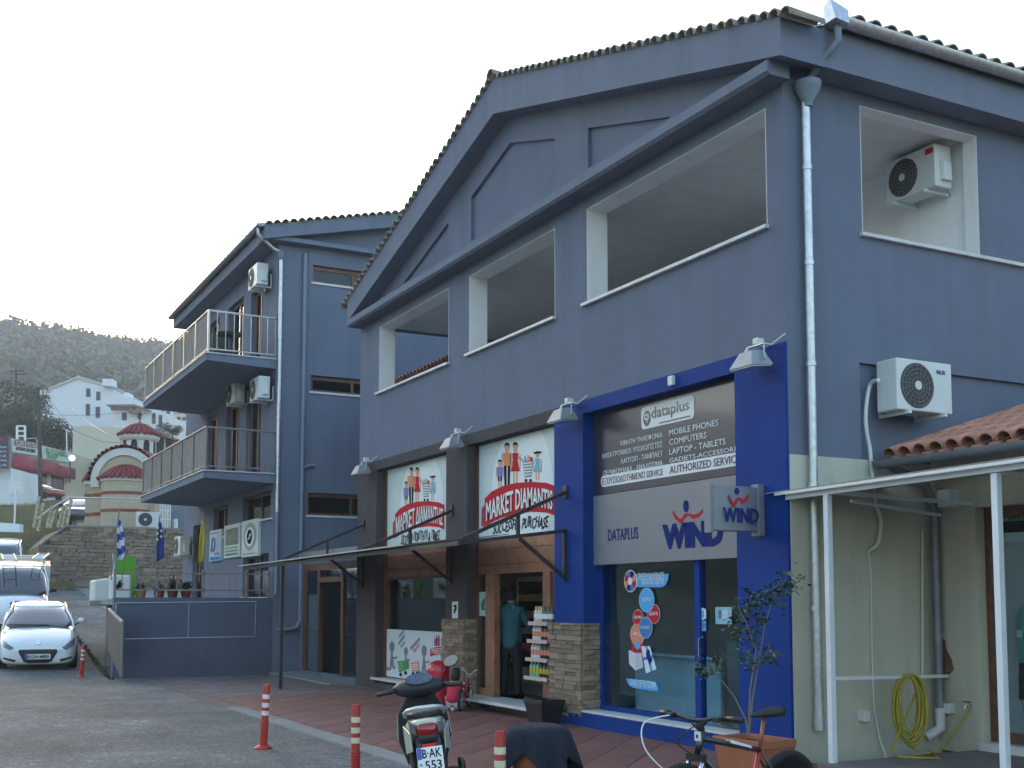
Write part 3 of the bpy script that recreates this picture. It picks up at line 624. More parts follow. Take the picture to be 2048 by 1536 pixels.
# ---- market signs: two lightboxes with the same picture
ys_ = .14
z6 = zz(720,880,.2148438,ys_)
def market(dx, z0, x0, x1, line, slogan, label):
    g = thing('market_sign', label, 'sign', ((x0+x1)/2, ys_, z0), 'lightbox signs over the market windows')
    f = lambda x, y: z6(x, y)+V((dx,0,0))
    MB().box(x0,x1,ys_,ys_+.1,z0,4.255).build('sign_panel', SIGNW, g)
    P = f(1500,420); R = .98
    cc = [V((max(x0+.02, min(x1-.01, P.x+R*cos(t)*1.02)), ys_-.001, max(z0+.02, min(4.24, P.z-.1+R*1.12*sin(t))))) for t in [2*pi*i/48 for i in range(48)]]
    MB().poly(cc, (0,-.002,0)).build('pale_disc', PALEP, g)
    def fig(name, pts, mt, o=.004): pflat(pts, f, mt, g, name, o, .002)
    def person(cx, top, w, head, body, legs, foot, sm, lm, hair, dress=False, hat=False):
        fig('figure_head', ell(cx, top+head*.55, w*.27, head*.55, 14), SKINP, .004); fig('figure_hair', [(cx-w*.30,top+head*.5),(cx-w*.25,top+head*.1),(cx,top-head*.05),(cx+w*.27,top+head*.1),(cx+w*.31,top+head*.5),(cx+w*.2,top+head*.28),(cx-w*.2,top+head*.28)], hair, .007)
        if dress: fig('figure_body', [(cx-w*.36,body[0]),(cx+w*.36,body[0]),(cx+w*.28,(body[0]*.6+body[1]*.4)),(cx+w*.52,body[1]),(cx-w*.52,body[1]),(cx-w*.28,(body[0]*.6+body[1]*.4))], sm)
        else: fig('figure_body', [(cx-w*.48,body[0]),(cx+w*.48,body[0]),(cx+w*.40,body[1]),(cx-w*.40,body[1])], sm)
        for s_ in (-1,1):
            fig('figure_leg', [(cx+s_*w*.06,body[1]),(cx+s_*w*.36,body[1]),(cx+s_*w*.30,legs),(cx+s_*w*.06,legs)], lm)
            if foot > legs: fig('figure_leg', [(cx+s_*w*.08,legs),(cx+s_*w*.28,legs),(cx+s_*w*.26,foot),(cx+s_*w*.08,foot)], SKINP)
            fig('figure_arm', [(cx+s_*w*.50,body[0]+6),(cx+s_*w*.64,body[0]+20),(cx+s_*w*.60,body[1]+8),(cx+s_*w*.48,body[1])], SKINP)
    person(1305,183,60,62,(250,340),385,442,BLUEP,INK,INK); person(1372,25,82,92,(118,240),428,428,ORANGEP,INK,INK); person(1449,20,78,92,(120,292),300,410,RED,SKINP,INK,True); person(1655,105,66,55,(170,298),300,375,TEALP,SKINP,INK,True)
    fig('figure_hat', [(1622,112),(1690,104),(1692,122),(1624,130)], INK, .01); fig('figure_arm', [(1480,150),(1520,178),(1516,200),(1474,172)], SKINP)
    fig('cart_basket', [(1515,196),(1612,186),(1600,340),(1536,350)], GREYP, .004)
    for i in range(5): fig('cart_bar', [(1524+i*3,212+i*27),(1606-i*1.5,204+i*27),(1606-i*1.5,216+i*27),(1524+i*3,224+i*27)], PRINTW, .007)
    fig('cart_goods', [(1528,150),(1548,150),(1552,200),(1526,200)], CYANP, .003); fig('cart_goods', [(1560,140),(1590,150),(1600,195),(1556,200)], PEACHP, .003); fig('cart_goods', [(1590,160),(1612,162),(1606,195),(1588,195)], RED, .006)
    for x in (1548,1590): fig('cart_wheel', ell(x,378,13,18,10), INK)
    top = [(1165,545),(1230,480),(1330,430),(1450,400),(1600,388),(1740,398),(1812,425)]; bot = [(1812,700),(1740,676),(1600,668),(1450,690),(1330,722),(1230,765),(1165,810)]
    b = MB(); pf = [(p, q) for p, q in zip(top, bot[::-1])]
    for (p, q), (r, s_) in zip(pf, pf[1:]): pflat([p, r, s_, q], f, RED, g, 'x', .006, .003, mb=b)
    b.build('ribbon', RED, g); fig('ribbon_tail', [(1135,640),(1165,600),(1165,810),(1132,800)], M('ribbon_shadow_red', (.33,.02,.03), .5), .004)
    def tb(a, c):                                   # lettering bent along the ribbon
        x = 1182+a*(1800-1182); k = (x-1165)/(1812-1165)*6; i = min(int(k), 5); t = k-i
        ty = top[i][1]*(1-t)+top[i+1][1]*t; by = bot[6-i][1]*(1-t)+bot[5-i][1]*t; P = f(x, by-(by-ty)*(.16+.66*c)); return (P.x-O.x, P.z-O.z)
    O = f(1182,700); text(line, O, 1, 1, INK, g, off=.010, bold=.035, fn=lambda a, c: tuple(k+d for k, d in zip(tb(a, c), (.012,-.012)))); text(line, O, 1, 1, PRINTW, g, off=.014, bold=.02, fn=tb)
    O2 = f(1240,850); E2 = f(1750,790)
    text(slogan, O2, 1, 1, INK, g, off=.008, bold=.01, fn=lambda a, c: (a*(E2.x-O2.x)+.04*c, -.06+.05*sin(a*3)+c*.17+.02*sin(a*40)))
    return g
xl0 = on(775,1000,1,ys_).x; xr0 = on(958,1000,1,ys_).x
dxm = zz(720,880,.2148438,ys_)(432,480).x-z6(1305,300).x
market(0, 2.70, xr0, -4.97, 'MARKET DIAMANTIS', 'SUCCESSFUL PURCHASE', 'white lightbox sign reading MARKET DIAMANTIS with a cartoon family and red ribbon')
market(dxm, 2.77, xl0, -8.66, 'ΜΑΡΚΕΤ ΔΙΑΜΑΝΤΗΣ', 'ΣΙΓΟΥΡΙΑ ΠΟΙΟΤΗΤΑ & ΤΙΜΕΣ', 'white lightbox sign with Greek market lettering and a cartoon family')
# timber boards under the signs, window and door joinery
def boards(o, zs, y, parent):
    for z0, z1 in zip(zs, zs[1:]): MB().box(o[0],o[1],y+random.uniform(0,.006),y+.05,z0+.004,z1-.004).build('board', WOOD, parent)
jl = MB().box(-11.95,-11.80,.14,.24,.23,4.26); jl.box(-11.80,xl0-.01,.16,.24,.23,2.75) if xl0 > -11.79 else None; jl = jl.build('market_window', WOODD, HB)
boards((-11.79,-8.66), [2.16,2.30,2.55,2.76], .15, jl); frame((-11.80,-8.66), .23, 2.16, .17, .05, WOODD, jl); pane(-11.75,-8.71,.28,2.11,.20, jl)
xa, xb, xc, xd, xe = [on(p,1280,1,.16).x for p in (958,974,992,1089,1104)]
jr = MB().box(-7.83,xa,.14,.24,.185,4.26); jr = jr.build('market_door_frame', WOODD, HB)
boards((xa,-4.94), [2.13,2.28,2.52,2.69], .15, jr); MB().box(xb,xc,.13,.23,.185,2.13).build('door_post', WOOD, jr); MB().box(xd,xe,.13,.23,.185,2.13).build('door_post', WOOD, jr); pane(xa,xb,.2,2.12,.18,jr); MB().box(xa,xb,.16,.2,.185,.3).build('door_rail', WOOD, jr)
MB().box(xe,-4.95,.16,.2,.185,2.13).build('door_side_panel', WOODD, jr)
for p, q, lab in (((690,900),(728,1022),'pale green shop notice taped inside the door side light'),):
    z5 = zz(680,820,.403726,.17); g = pflat([(692,902),(728,900),(728,1022),(692,1020)], z5, M('pale_green_notice', (.36,.55,.52), .5), None, 'door_notice'); tag(g, lab, 'notice'); 
    pflat([(700,960),(716,930),(722,945),(716,975),(722,990),(704,992)], z5, M('dark_green_print', (.04,.14,.12), .5), g, 'print_mark', .006)
g = pflat([(556,950),(586,948),(585,1032),(556,1032)], zz(680,820,.403726,-.036), PRINTW, None, 'parking_notice'); tag(g, 'small white notice with black curl on the brown pier', 'notice')
pflat([(565,965),(578,965),(580,985),(572,1000),(574,1008),(566,1008),(566,990),(573,980),(565,975)], zz(680,820,.403726,-.036), INK, g, 'print_mark', .006)
# advertising board in the lower part of the market window
yp = .155; zp = zz(760,1240,.0911681,yp); xpl, xpr = zp(92,700).x, -8.72
ad = thing('window_poster', 'white poster of grey figures pushing shopping carts in the market window', 'poster', ((xpl+xpr)/2, yp, .28)); zt_ = zp(110,195).z
MB().box(xpl,xpr,yp,yp+.012,.26,zt_).build('poster_sheet', M('poster_white', (.60,.65,.70), .45, var=.05, scale=1), ad)
F_ = lambda n_, p, mt, o=.002: pflat(p, zp, mt, ad, n_, o, .002)
for cx, s_, hy in ((265,1,590),(572,.78,690),(970,1,680)):
    F_('figure_head', ell(cx,hy,56*s_,125*s_,18), GREYP); F_('figure_body', [(cx-18*s_,hy+120*s_),(cx+14*s_,hy+118*s_),(cx+35*s_,hy+330*s_),(cx+30*s_,hy+390*s_),(cx-45*s_,hy+380*s_),(cx-30*s_,hy+250*s_)], GREYP, .005)
    F_('figure_arm', [(cx+5*s_,hy+215*s_),(cx+80*s_,hy+225*s_),(cx+110*s_,hy+205*s_),(cx+125*s_,hy+240*s_),(cx+80*s_,hy+265*s_),(cx-5*s_,hy+255*s_)], GREYP, .008)
    F_('figure_leg', [(cx-35*s_,hy+370*s_),(cx+5*s_,hy+380*s_),(cx-25*s_,hy+510*s_),(cx-60*s_,hy+500*s_),(cx-100*s_,hy+520*s_),(cx-125*s_,hy+500*s_),(cx-85*s_,hy+400*s_),(cx-75*s_,hy+470*s_),(cx-50*s_,hy+470*s_)], GREYP, .008); F_('figure_leg', [(cx+5*s_,hy+375*s_),(cx+35*s_,hy+380*s_),(cx+55*s_,hy+450*s_),(cx+85*s_,hy+400*s_),(cx+80*s_,hy+440*s_),(cx+50*s_,hy+500*s_),(cx+35*s_,hy+490*s_)], GREYP, .008)
F_('cart_basket', [(395,905),(630,875),(640,1060),(430,1150)], GREENP, .011); F_('cart_basket', [(683,935),(855,910),(860,1090),(715,1145)], PEACHP, .011); F_('cart_basket', [(1130,975),(1400,965),(1400,1190),(1165,1200)], RED, .011)
for i in range(3):
    for j in range(3): F_('cart_mesh', [(420+j*36,940+i*62),(444+j*36,937+i*62),(444+j*36,965+i*62),(422+j*36,968+i*62)], M('light_green', (.25,.5,.2), .5), .014); F_('cart_mesh', [(1155+j*60,1010+i*62),(1180+j*60,1008+i*62),(1180+j*60,1035+i*62),(1157+j*60,1037+i*62)], PRINTW, .014)
    F_('cart_mesh', [(695,975+i*50),(850,960+i*50),(850,978+i*50),(697,993+i*50)], PRINTW, .014)
for x, y in ((465,1195),(575,1160),(740,1185),(835,1160)): F_('cart_wheel', ell(x,y,28,42,12), INK, .014)
F_('ribbon', [(1110,640),(1180,605),(1290,590),(1400,595),(1400,770),(1290,765),(1180,775),(1105,800)], RED, .005); p = zp(1145,740); text('MARKET DIAMANTIS', p, None, .1, PRINTW, ad, off=.01, fn=lambda a, c: (a*1.05, c*.11))
for x, mt, h in ((1212,BLUEP,1), (1250,RED,1.5), (1297,RED,1.5), (1360,TEALP,1)): F_('figure_small', [(x-18,570-120*h),(x+18,570-120*h),(x+14,570),(x-14,570)], mt, .005); F_('figure_head', ell(x,570-140*h,12,22,10), INK, .005)
for (x0, y0, x1, y1), t, mt in (((430,420,540,290),'Εγγύηση',TEALP), ((425,570,560,400),'και ποιότητα',TEALP), ((465,640,560,545),'τιμών',TEALP), ((690,690,890,460),'Ποιότητα και',GREYP), ((735,750,890,590),'τιμές',PEACHP)):
    p, q = zp(x0,y0), zp(x1,y1); d = q-p; text(t, p, None, .1, mt, ad, off=.005, fn=lambda a, c, d=d: (a*d.x-c*.05, a*d.z+c*.09))
# ---- steel awning frame over the market
aw = thing('awning_frame', 'dark steel awning frame with tie bars above the market entrance', 'awning', (-9,-1,2.4))
for x in (-4.6,-8.4,-12.6):
    b = MB(); b.bar((x,-.05,2.68),(x,-1.70,2.475),.05); b.bar((x,-.06,1.98),(x,-.06,2.70),.05); b.build('bracket_arm', DKST, aw); MB().bar((x,-.07,2.03),(x,-.78,2.56),.045).build('brace', DKST, aw)
    MB().bar((x,-.05,3.22),(x,-1.66,2.52),.05).build('tie_bar', DKST, aw); MB().bar((x,-.8,2.58),(x,-.8,2.90),.045).build('strut', DKST, aw); MB().box(x-.06,x+.06,-.06,-.034,3.14,3.32).build('wall_plate', DKST, aw)
MB().bar((-4.55,-1.70,2.47),(-15.4,-1.70,2.40),.05,.06).build('front_beam', DKST, aw); MB().bar((-8.4,-.06,2.66),(-15.4,-.06,2.62),.05).build('rear_beam', DKST, aw)
MB().hexa([(-15.5,-1.78,2.435),(-6.3,-1.78,2.50),(-6.3,-.05,2.715),(-15.5,-.05,2.66),(-15.5,-1.78,2.447),(-6.3,-1.78,2.512),(-6.3,-.05,2.727),(-15.5,-.05,2.672)]).build('cover_sheet', M('weathered_sheet', (.10,.10,.10), .6, .2, var=.3), aw)
MB().bar((-15.5,-1.79,2.452),(-6.3,-1.79,2.517),.012,.02).build('edge_trim', ALU, aw)
MB().box(-12.63,-12.57,-1.73,-1.67,.02,2.42).build('post', DKST, aw)
# floodlights over the shopfronts
LAMPG = M('lamp_glass', (.5,.52,.54), .15)
def floodlight(px, py, label):
    p = on(px, py, 1, -.26); g = thing('floodlight', label, 'lamp', (p.x, -.04, 4.42), 'floodlights above the shopfronts'); x, z = p.x, p.z
    b = MB(); b.hexa([(x-.20,-.42,z-.13),(x+.20,-.42,z-.13),(x+.20,-.12,z-.10),(x-.20,-.12,z-.10),(x-.11,-.34,z+.05),(x+.11,-.34,z+.05),(x+.11,-.18,z+.07),(x-.11,-.18,z+.07)]); b.build('housing', M('dull_lamp_grey', (.30,.31,.32), .5, .3, var=.15), g, bev=.012)
    MB().hexa([(x-.18,-.40,z-.142),(x+.18,-.40,z-.142),(x+.18,-.14,z-.112),(x-.18,-.14,z-.112),(x-.18,-.40,z-.132),(x+.18,-.40,z-.132),(x+.18,-.14,z-.102),(x-.18,-.14,z-.102)]).build('front_glass', LAMPG, g)
    b = MB(); b.bar((x-.215,-.26,z-.06),(x-.13,-.2,z+.13),.012,.03); b.bar((x+.215,-.26,z-.06),(x+.13,-.2,z+.13),.012,.03); b.bar((x-.13,-.2,z+.13),(x+.13,-.2,z+.13),.03,.012); b.bar((x,-.2,z+.13),(x,-.034,z+.13),.03,.02); b.build('yoke', STEEL, g)
    MB().box(x-.03,x+.05,-.22,-.12,z+.14,z+.21).build('junction_box', ACW, g, bev=.008); MB().tube([(x+.04,-.17,z+.16),(x+.16,-.12,z+.12),(x+.30,-.045,z+.22)], .008, 6).build('cable', ACW, g)
for px, py, l in ((723,936,'small floodlight on the outer brown pier by the link door'), (905,882,'floodlight over the brown pier between the market windows'), (1126,826,'floodlight where the brown and blue surrounds meet'), (1503,714,'large floodlight on the blue pier beside the downpipe')): floodlight(px, py, l)
p = on(1346,762,1,-.04); tag(MB().box(p.x-.05,p.x+.05,-.09,-.036,p.z-.06,p.z+.06).build('motion_sensor', ACW, None, bev=.012), 'tiny white motion sensor on the blue lintel', 'sensor')
# ------------------------------------------------------------------ apartment building beyond, its balconies and terrace
SX, FY = -17.5, -.45
AB = thing('apartment_building', 'blue grey three storey building with two balconies beyond the shops', 'building', (-22,2,0))
def fx(px, py, y=FY): return on(px, py, 1, y).x
WS = [(.42,2.6,9.45,9.88),(.40,2.6,6.76,7.16),(.36,2.6,3.76,4.30)]
b = MB(); wallgrid(b, (FY,9), (-.05,10.42), WS, SX, SX-.3, 'y'); b.build('side_wall', WALL, AB)
for (a, c, z0, z1) in WS:
    w = MB(); w.box(SX-.14,SX-.08,a,a+.07,z0,z1); w.box(SX-.14,SX-.08,c-.07,c,z0,z1); w.box(SX-.14,SX-.08,a+.07,c-.07,z1-.10,z1); w.box(SX-.14,SX-.08,a+.07,c-.07,z0,z0+.06); w.box(SX-.135,SX-.085,1.45,1.52,z0+.06,z1-.10); w = w.build('window', WOODD, AB)
    MB().box(SX-.12,SX-.11,a+.07,c-.07,z0+.06,z1-.10).build('pane', GLASSD, w); MB().box(SX-.2,SX+.03,a-.04,c+.04,z0-.05,z0).build('sill', MARBLE, w)
    MB().box(SX-.29,SX-.16,a,c,z0,z1).build('curtain', M('pale_curtain', (.34,.33,.31), .9), w)
# front wall with doors and windows on three levels
D = []
def op(p0, p1, z0, z1, kind): D.append((fx(p0,900), fx(p1,900), z0, z1, kind))
op(452,482,7.5,9.75,'door'); op(497,520,7.75,9.6,'door'); op(452,476,4.72,7.0,'door'); op(492,520,4.72,7.0,'door'); op(488,546,3.68,4.35,'win'); op(430,458,3.45,4.3,'win'); op(390,412,1.8,3.95,'void'); op(490,541,1.8,2.85,'win')
D.append((-24.5,-23.2,7.5,9.75,'door')); D.append((-24.5,-23.2,4.72,7.0,'door'))
b = MB(); wallgrid(b, (-27.3,SX-.301), (-.05,10.42), [d[:4] for d in D], FY, FY+.25); b.build('front_wall', WALL, AB)
MB().box(SX-.301,SX-.001,FY-.001,FY+.2,-.05,10.42).build('corner_pier', WALL, AB)
for x0, x1, z0, z1, k in D:
    w = MB(); t = .07; y = FY+.12
    w.box(x0,x0+t,y,y+.06,z0,z1); w.box(x1-t,x1,y,y+.06,z0,z1); w.box(x0+t,x1-t,y,y+.06,z1-t,z1); w.box((x0+x1)/2-.04,(x0+x1)/2+.04,y+.002,y+.058,z0,z1-t)
    w = w.build('balcony_door' if k == 'door' else 'window', WOOD if k == 'door' else WOODD, AB); MB().box(x0+t,x1-t,y+.03,y+.036,z0,z1-t).build('pane', GLASSD, w); MB().box(x0,x1,y+.12,y+.13,z0,z1).build('interior_backing', M('dim_room', (.07,.065,.06), .8) if k != 'door' else MAT['pale_curtain'], w)  # behind windows a dark coloured sheet stands for the dim room
    if k == 'win': MB().box(x0-.06,x1+.06,FY-.06,FY+.12,z0-.045,z0).build('sill', MARBLE, w)
MB().box(-27.3,-27,FY+.25,9,-.05,10.42).build('left_wall', WALL, AB); MB().box(-27,SX-.3,8.7,9,-.05,10.42).build('rear_wall', WALL, AB)
MB().box(-27,SX-.3,FY+.25,8.7,7.2,7.3).build('floor_slab', INNER, AB); MB().box(-27,SX-.3,FY+.25,8.7,4.5,4.6).build('floor_slab', INNER, AB)
# roof: ridge parallel to the street, gable over the side wall
def r_out(y): return 10.60+.236*(y+.85) if y < 4.3 else 10.60+.236*(5.15)-.236*(y-4.3)
b = MB(); q = [(-.88,r_out(-.88)),(4.3,r_out(4.3)),(9.4,r_out(9.4)),(9.4,r_out(9.4)-.33),(4.3,r_out(4.3)-.33),(-.88,r_out(-.88)-.33)]
b.poly([(SX+.30,p[0],p[1]) for p in (q[0],q[1],q[4],q[5])], (-.5,0,0)); b.poly([(SX+.30,p[0],p[1]) for p in (q[1],q[2],q[3],q[4])], (-.5,0,0)); b.build('gable_fascia', WALLD, AB)
MB().poly([(SX-.02,y,z) for y, z in ((FY,10.42),(9,10.42),(9,r_out(9)-.3),(4.3,r_out(4.3)-.3),(FY,r_out(FY)-.3))], (-.25,0,0)).build('gable_wall', WALL, AB)
MB().loft([[(SX+p[0],y,p[1]) for p in ((0,10.50),(.24,10.40),(.24,10.30),(0,10.28))] for y in (-.62,9)]).build('cornice', WALLD, AB)
MB().box(-27.5,SX-.2,-.88,FY,10.24,10.56).build('front_eave', WALLD, AB)
b = MB()
for i in range(30):
    x = SX+.3-i*.35
    for k in range(4):
        d = ((0,0),(.09,.07),(.175,.09),(.26,.07),(.35,0)); b.quad((x-d[k][0],-.95,10.55+d[k][1]),(x-d[k][0],4.3,11.80+d[k][1]),(x-d[k+1][0],4.3,11.80+d[k+1][1]),(x-d[k+1][0],-.95,10.55+d[k+1][1])); b.quad((x-d[k][0],4.3,11.80+d[k][1]),(x-d[k][0],9.4,10.6+d[k][1]),(x-d[k+1][0],9.4,10.6+d[k+1][1]),(x-d[k+1][0],4.3,11.80+d[k+1][1]))
PALET = M('pale_weathered_tile', (.40,.36,.31), .85, var=.25, scale=5, bump=.4, rnd=.15); b.build('roof_covering', PALET, AB)
TA = tilemesh('roof_tile', .5, .095, .08, PALET)
for i in range(26):
    y = -.78+i*.2; share('roof_tile', TA, AB, (SX+.37, y, r_out(y)-.01), rot=(0,0,pi/2))
for i in range(28): share('roof_tile', TA, AB, (SX+.1-i*.35, -1.0, 10.58), rot=(.23,0,0))
halfpipe((SX+.3,-.98,10.60),(-27.5,-.98,10.58),.075).build('gutter', PAINTP, AB, smooth=True)
MB().tube([(SX+.12,-.98,10.54),(SX+.12,-.98,10.40),(SX+.1,-.62,10.12),(SX+.07,-.42,10.05)], .04, 10).build('rain_spout', STEEL, AB, smooth=True); MB().lathe((SX+.07,-.40,0), [(.04,9.85),(.09,10.0),(.10,10.06),(.08,10.06)], 14).build('hopper', PAINTP, AB, smooth=True)
MB().tube([(SX+.07,-.40,9.9),(SX+.07,-.40,3.8)], .045, 12).build('downpipe', STEEL, AB, smooth=True); MB().tube([(SX+.07,-.40,3.8),(SX+.07,-.40,1.85)], .045, 12).build('downpipe', PAINTP, AB, smooth=True)
MB().tube([(SX+.06,.20,10.1),(SX+.06,.20,1.25),(SX+.06,.12,1.08),(SX+.06,-.02,1.04),(SX+.06,-.35,1.02)], .05, 12).build('soil_pipe', PAINTP, AB, smooth=True)
MB().tube([(SX+.06,.20,4.85),(SX+.06,.32,4.93),(SX+.06,.5,4.95)], .035, 10).build('pipe_branch', PAINTP, AB, smooth=True)
# balconies
def balcony(z, pale, label):
    w = MB(); w.hexa([(-25.3,-2.12,z-.16),(SX-.02,-2.12,z-.16),(SX-.02,FY,z-.22),(-25.3,FY,z-.22),(-25.3,-2.12,z),(SX-.02,-2.12,z),(SX-.02,FY,z),(-25.3,FY,z)]); w = w.build('balcony', WALLD, AB)
    MB().box(-25.33,SX+.01,-2.15,FY,z,z+.025).build('edge_slab', MARBLE, w)
    pm = BRASS if pale else TAUPE; h = 1.03
    b = MB(); b.tube([(-25.25,-2.06,z+h),(SX-.08,-2.06,z+h),(SX-.08,FY,z+h-.02)], .025, 8); b.tube([(-25.25,-2.06,z+.12),(SX-.08,-2.06,z+.12),(SX-.08,FY,z+.12)], .018, 8); b.build('railing', pm, w)
    xs = [SX-.08-i*1.29 for i in range(7)]
    for x in xs: MB().bar((x,-2.06,z+.02),(x,-2.06,z+h),.045).build('post', pm, w)
    for x0, x1 in zip(xs, xs[1:]):
        q = MB(); n = 14
        for i in range(n): xx = x0-.04-(i+.5)*(1.21/n); q.box(xx-.036,xx+.036,-2.055+.006*(i % 2),-2.045+.006*(i % 2),z+.14,z+h-.03)
        q.build('slat_screen', M('reed_screen', (.23,.205,.19), .8, var=.15), w)
    for i in range(8): y = -2.06+(i+1)*.2; MB().tube([(SX-.08,y,z+.12),(SX-.08,y,z+h-.01)], .012, 6).build('baluster', pm, w)
balcony(7.45, True, ''); balcony(4.70, False, '')
# raised terrace in front: low wall, conduit, railing
TZ = 1.78
b = MB(); b.box(SX-.25,SX,-4.02,FY-.002,-.05,TZ); b.build('terrace_wall', M('terrace_dark_tone', (.092,.104,.148), .85, var=.10, scale=1.0, bump=.3, bscale=150, streak=.12), AB); MB().box(-24,SX-.25,-3.95,FY,TZ-.16,TZ-.06).build('terrace_floor', CONC, AB); MB().box(-24,SX-.25,-2.4,FY,.0,TZ-.16).build('terrace_fill', CONC, AB)  # terrace wall darker than the main blue grey wall colour
b = MB(); pc = lambda px, py: on(px, py, 0, SX+.012)
for p, q in (((232,1206),(512,1203)),((512,1203),(510,1273)),((250,1278),(510,1273)),((378,1204),(376,1275)),((232,1206),(231,1226))): b.tube([pc(*p), pc(*q)], .009, 6)
b.build('conduit', ALU, AB)
rl = MB(); 
for z in (2.33, 1.95): rl.bar((SX-.12,-3.98,z),(SX-.12,-.5,z),.05,.035)
rl = rl.build('terrace_railing', TAUPE, AB)
for y in (-4.0,-3.1,-2.05,-1.05,-.52): MB().bar((SX-.12,y,TZ),(SX-.12,y,2.42),.05).build('post', TAUPE, rl)
for i in range(9): y = -3.85+i*.4; MB().bar((SX-.12,y,1.96),(SX-.12,y,2.32),.018).build('baluster', TAUPE, rl)
# brown sheet gate on the ramp beside the low wall
gt = thing('metal_gate', 'rusty brown sheet panel beside the low blue grey wall', 'gate', (-18.6,-4.1,0)); p0, p1 = on(246,1246,1,-4.07), on(219,1220,1,-4.07); q0, q1 = on(243,1352,1,-4.07), on(218,1300,1,-4.07)
MB().poly([q0,p0,p1,q1], (0,-.03,0)).build('sheet', M('brown_sheet', (.10,.085,.075), .7, var=.25), gt); MB().bar(p0+V((0,-.015,.02)), p1+V((0,-.015,.02)), .05).build('top_rail', BRASS, gt); MB().bar(p0+V((.03,-.015,.04)), q0+V((.03,-.015,-.03)), .045).build('post', TAUPE, gt)
# concrete ledge beyond the wall
g = thing('concrete_ledge', 'pale concrete ledge on a support beyond the low wall', 'ledge', (-20.5,-4.6,.4)); a, c = on(174,1203,0,-20.5), on(216,1203,0,-20.5); MB().box(-21.6,-20.0,a.y,c.y+.3,a.z-.1,a.z).build('slab', CONC, g); MB().box(-20.4,-20.15,c.y-.05,c.y+.2,.1,a.z-.1).build('support', CONC, g)
# white fridge and box on the terrace, green board
fr = thing('white_cabinet', 'white rounded cabinet with black emblem behind the terrace railing', 'cabinet', on(243,1195,0,-18.2)); p, q = on(222,1196,0,-18.2), on(263,1150,0,-18.2); MB().box(-18.6,-18.2,p.y,q.y,1.72,q.z).build('body', ACW, fr, bev=.05)
c = on(236,1172,0,-18.19); MB().poly([c+V((0,-.10,-.12)),c+V((0,.0,-.06)),c+V((0,.08,-.03)),c+V((0,.12,.06)),c+V((0,.05,.09)),c+V((0,.08,.14)),c+V((0,.02,.12)),c+V((0,-.02,.04)),c+V((0,-.09,.0))], (.008,0,0)).build('emblem', INK, fr)
p, q = on(188,1202,0,-20.6), on(217,1156,0,-20.6); tag(MB().hexa([(-21.4,p.y,p.z),(-20.6,p.y,p.z),(-20.6,q.y+.05,p.z),(-21.4,q.y+.05,p.z),(-21.4,p.y,q.z-.06),(-20.6,p.y,q.z-.06),(-20.6,q.y+.05,q.z),(-21.4,q.y+.05,q.z)]).build('white_bin', ACW, None, bev=.03), 'plain white box standing on the concrete ledge', 'box')
gb = thing('green_board', 'bright green standing board behind the Greek flag', 'board', on(250,1190,0,-18.9)); p, q = on(229,1175,0,-18.9), on(272,1112,0,-18.9); GRN = M('lime_board', (.10,.36,.015), .5, var=.08); MB().box(-18.93,-18.89,p.y,q.y,1.72,q.z).build('panel', GRN, gb); MB().box(-18.885,-18.87,p.y+.18,q.y-.28,q.z-.5,q.z-.1).build('inset', M('green_inset', (.06,.22,.02), .5), gb); MB().tube([(-18.85,p.y-.04,1.72),(-18.85,p.y-.04,q.z+.04)], .03, 8).build('post', WST, gb)
# flags hanging from staffs
def flag(label, cat, p0, p1, top, bot, x, mats, w, stripes=None, stars=0, slant=.0):
    a, c = on(*p0, 0, x), on(*p1, 0, x); g = thing('flag', label, cat, c, 'flags on the terrace'); MB().tube([c, a], .014, 8).build('staff', TAUPE, g)
    t, e = on(*top, 0, x), on(*bot, 0, x); H = t.z-e.z; b = MB(); n, m_ = 12, 14
    for j in range(m_+1):
        v = j/m_; ww = w*(.35+.65*min(1, v*2.2)); 
        for i in range(n+1):
            u = i/n; b.v.append(V((x+.04+.05*sin(u*9+v*2.0)*(.4+v*.6), t.y+(e.y-t.y)*v+(u-.35)*ww, t.z-H*v-.03*sin(u*6)*(v > .85)-.05*u*(1-v))))
    for j in range(m_):
        for i in range(n):
            b.k = stripes(i/n, j/m_) if stripes else 0; k = j*(n+1)+i; b.face((k, k+1, k+n+2, k+n+1))
    o = b.build('cloth', mats, g, smooth='all'); o.modifiers.new('solid', 'SOLIDIFY').thickness = .004
    for k in range(stars):
        s_ = V((x+.10, t.y+(e.y-t.y)*(.25+k*.06)+(.02 if k % 2 else -.05)*1.2, t.z-H*(.18+k*.075))); MB().poly(disc(s_, .025, .03, X=(0,1,0), n=10), (.006,0,0)).build('star', M('star_yellow', (.72,.66,.25), .5), g)
FB = M('flag_blue', (.035,.075,.32), .7, var=.1); FWH_ = M('flag_white', (.66,.68,.70), .7, var=.05); EUB = M('eu_blue', (.02,.05,.27), .7, var=.1); YEL = M('flag_yellow', (.55,.40,.02), .7, var=.12)
flag('blue and white striped Greek flag hanging from a leaning staff', 'flag', (239,1018), (222,1160), (238,1038), (240,1120), -18.0, [FB,FWH_], .19, lambda u, v: int((u*.9+v*5.6)) % 2)
flag('limp dark blue European flag with pale stars', 'flag', (320,1030), (300,1165), (319,1042), (317,1120), -18.0, [EUB], .17, None, 5)
flag('limp yellow flag on a staff by the dark doorway', 'flag', (407,1024), (398,1165), (404,1040), (399,1125), -17.95, [YEL], .15)
